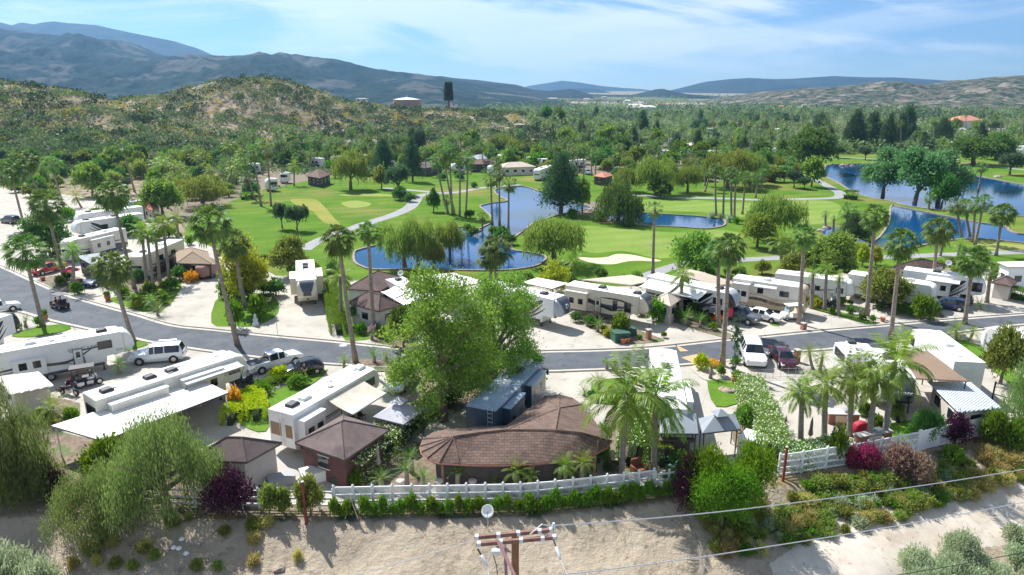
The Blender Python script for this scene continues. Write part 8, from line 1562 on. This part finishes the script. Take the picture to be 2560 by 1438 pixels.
# railing by the right metal roof
rt = empty('black_railing', at_(2480, 1000), -.9, 'black slanted screen rail beside the pale blue metal roof', 'railing')
for x in (0, 2.5, 5): mb = MB(); mb.cbox((x, 0, .9), (.12, .12, 1.8)); mb.build('post', steel, rt)
for z in (.6, 1.7): mb = MB(); mb.tube([(0, 0, z), (5, 0, z)], .05, 5); mb.build('rail', steel, rt)
# ================================================================ PEOPLE
skin = mat('skin', (.50, .30, .21), .6); hairm = mat('hair_dark', (.035, .022, .015), .7)
def person(base, rz, label, top, bottom, seated=False, scale=1., parent=None):
    rt = empty('person', base, rz, label, 'person'); J = {}
    if not seated:
        J = dict(pel=(0, 0, .93), wai=(0, 0, 1.08), che=(0, .01, 1.30), nek=(0, 0, 1.46), hed=(.01, .02, 1.56), crn=(0, .02, 1.70), hl=(-.10, 0, .90), kl=(-.11, .14, .50), al=(-.11, .10, .09), tl=(-.11, .26, .03), hr=(.10, 0, .90), kr=(.11, -.02, .50), ar=(.11, -.26, .12), tr=(.11, -.13, .03),
                 sl=(-.18, 0, 1.40), el=(-.23, -.08, 1.14), wl=(-.22, .05, .92), fl=(-.21, .10, .83), sr=(.18, 0, 1.40), er=(.24, .06, 1.14), wr=(.20, .22, .98), fr=(.19, .28, .92))
    else:
        J = dict(pel=(0, 0, .50), wai=(0, -.02, .65), che=(0, 0, .88), nek=(0, 0, 1.03), hed=(0, .02, 1.13), crn=(0, .02, 1.27), hl=(-.10, .02, .50), kl=(-.13, .42, .52), al=(-.13, .46, .10), tl=(-.13, .62, .05), hr=(.10, .02, .50), kr=(.13, .42, .52), ar=(.13, .46, .10), tr=(.13, .62, .05),
                 sl=(-.18, 0, .97), el=(-.24, .12, .76), wl=(-.14, .35, .80), fl=(-.10, .42, .80), sr=(.18, 0, .97), er=(.24, .10, .74), wr=(.14, .34, .78), fr=(.10, .41, .78))
    R_ = dict(pel=.135, wai=.115, che=.135, nek=.055, hed=.085, crn=.075, hl=.09, kl=.062, al=.04, tl=.035, hr=.09, kr=.062, ar=.04, tr=.035, sl=.06, el=.042, wl=.03, fl=.035, sr=.06, er=.042, wr=.03, fr=.035)
    E = [('pel', 'wai'), ('wai', 'che'), ('che', 'nek'), ('nek', 'hed'), ('hed', 'crn'), ('pel', 'hl'), ('hl', 'kl'), ('kl', 'al'), ('al', 'tl'), ('pel', 'hr'), ('hr', 'kr'), ('kr', 'ar'), ('ar', 'tr'), ('che', 'sl'), ('sl', 'el'), ('el', 'wl'), ('wl', 'fl'), ('che', 'sr'), ('sr', 'er'), ('er', 'wr'), ('wr', 'fr')]
    def skinm(nm, keys, edges, rad, m):
        me = bpy.data.meshes.new(nm); ks = list(keys); me.from_pydata([J[k] for k in ks], [(ks.index(a), ks.index(b)) for a, b in edges], []); me.materials.append(m); o = bpy.data.objects.new(nm, me); link(o, rt)
        md = o.modifiers.new('s', 'SKIN'); sv = me.skin_vertices[0].data
        for i, k in enumerate(ks): sv[i].radius = (rad[k], rad[k]); sv[i].use_root = (i == 0)
        s2 = o.modifiers.new('u', 'SUBSURF'); s2.levels = 1; s2.render_levels = 1; return o
    skinm('body', J.keys(), E, R_, skin)
    tk = ['wai', 'che', 'sl', 'el', 'sr', 'er', 'pel']; skinm('top', tk, [('pel', 'wai'), ('wai', 'che'), ('che', 'sl'), ('che', 'sr')]+[('sl', 'el'), ('sr', 'er')], {**R_, 'wai': .135, 'che': .155, 'sl': .075, 'el': .05, 'sr': .075, 'er': .05, 'pel': .14}, top)
    J['ml'] = tuple(.45*a+.55*b for a, b in zip(J['hl'], J['kl'])); J['mr'] = tuple(.45*a+.55*b for a, b in zip(J['hr'], J['kr']))
    skinm('shorts', ['pel', 'hl', 'ml', 'hr', 'mr'], [('pel', 'hl'), ('hl', 'ml'), ('pel', 'hr'), ('hr', 'mr')], {'pel': .15, 'hl': .105, 'ml': .095, 'hr': .105, 'mr': .095}, bottom)
    c = J['crn']; mb = MB(); mb.lathe([(.09, -.10), (.105, -.02), (.08, .05), (.02, .09)], 12, (c[0], c[1]-.03, c[2]-.02)); mb.build('hair', hairm, rt, smooth=True)
    return rt
fb = mat('cloth_black', (.03, .03, .035), .9); ft = mat('cloth_tan', (.5, .42, .32), .9); fr_ = mat('cloth_red', (.5, .03, .04), .9); fnv = mat('cloth_white', (.75, .75, .72), .9)
p = P(764, 946); person((p.x, p.y, .02), 2.6, 'person in black top and pale shorts walking past the black crossover', fb, ft)
p = P(152, 771); person((p.x, p.y+.25, .22), 1.9, 'person in red shirt riding the moving golf cart', fr_, fb, True); p = P(147, 769); person((p.x, p.y-.32, .22), 1.9, 'person in dark shirt driving the moving golf cart', fb, ft, True)
# ducks / pond reeds / litter kept small: pale bags on the bank
for k, (u, v) in enumerate([(455, 1352), (448, 1375), (466, 1388), (435, 1373)]): 
    b = MB(); b.lathe([(.12, 0), (.2, .1), (.12, .2), (.02, .25)], 7); o = b.build('litter_bag', whitep); o.location = at_(u, v); tag(o, 'crumpled pale bag lying on the dirt bank at lower left', 'litter', 'crumpled pale bags on the lower left bank')
# ================================================================ HAZE
hz = MB(); hz.box(-7600, 7600, -7500, 7700, -9, 640); ho = hz.build('haze', []) if False else None
me = bpy.data.meshes.new('haze'); me.from_pydata(hz.v, [], hz.f); ho = bpy.data.objects.new('haze', me); link(ho); ho['kind'] = 'stuff'; tag(ho, 'thin pale blue air haze over the whole valley', 'haze')
hm = bpy.data.materials.new('haze'); hm.use_nodes = True; n_ = hm.node_tree; n_.nodes.clear(); pv = N(n_, 'ShaderNodeVolumePrincipled'); pv.inputs['Color'].default_value = (.30, .60, 1.0, 1); pv.inputs['Density'].default_value = .00011; pv.inputs['Anisotropy'].default_value = .4; ou = N(n_, 'ShaderNodeOutputMaterial'); n_.links.new(pv.outputs[0], ou.inputs['Volume']); me.materials.append(hm)
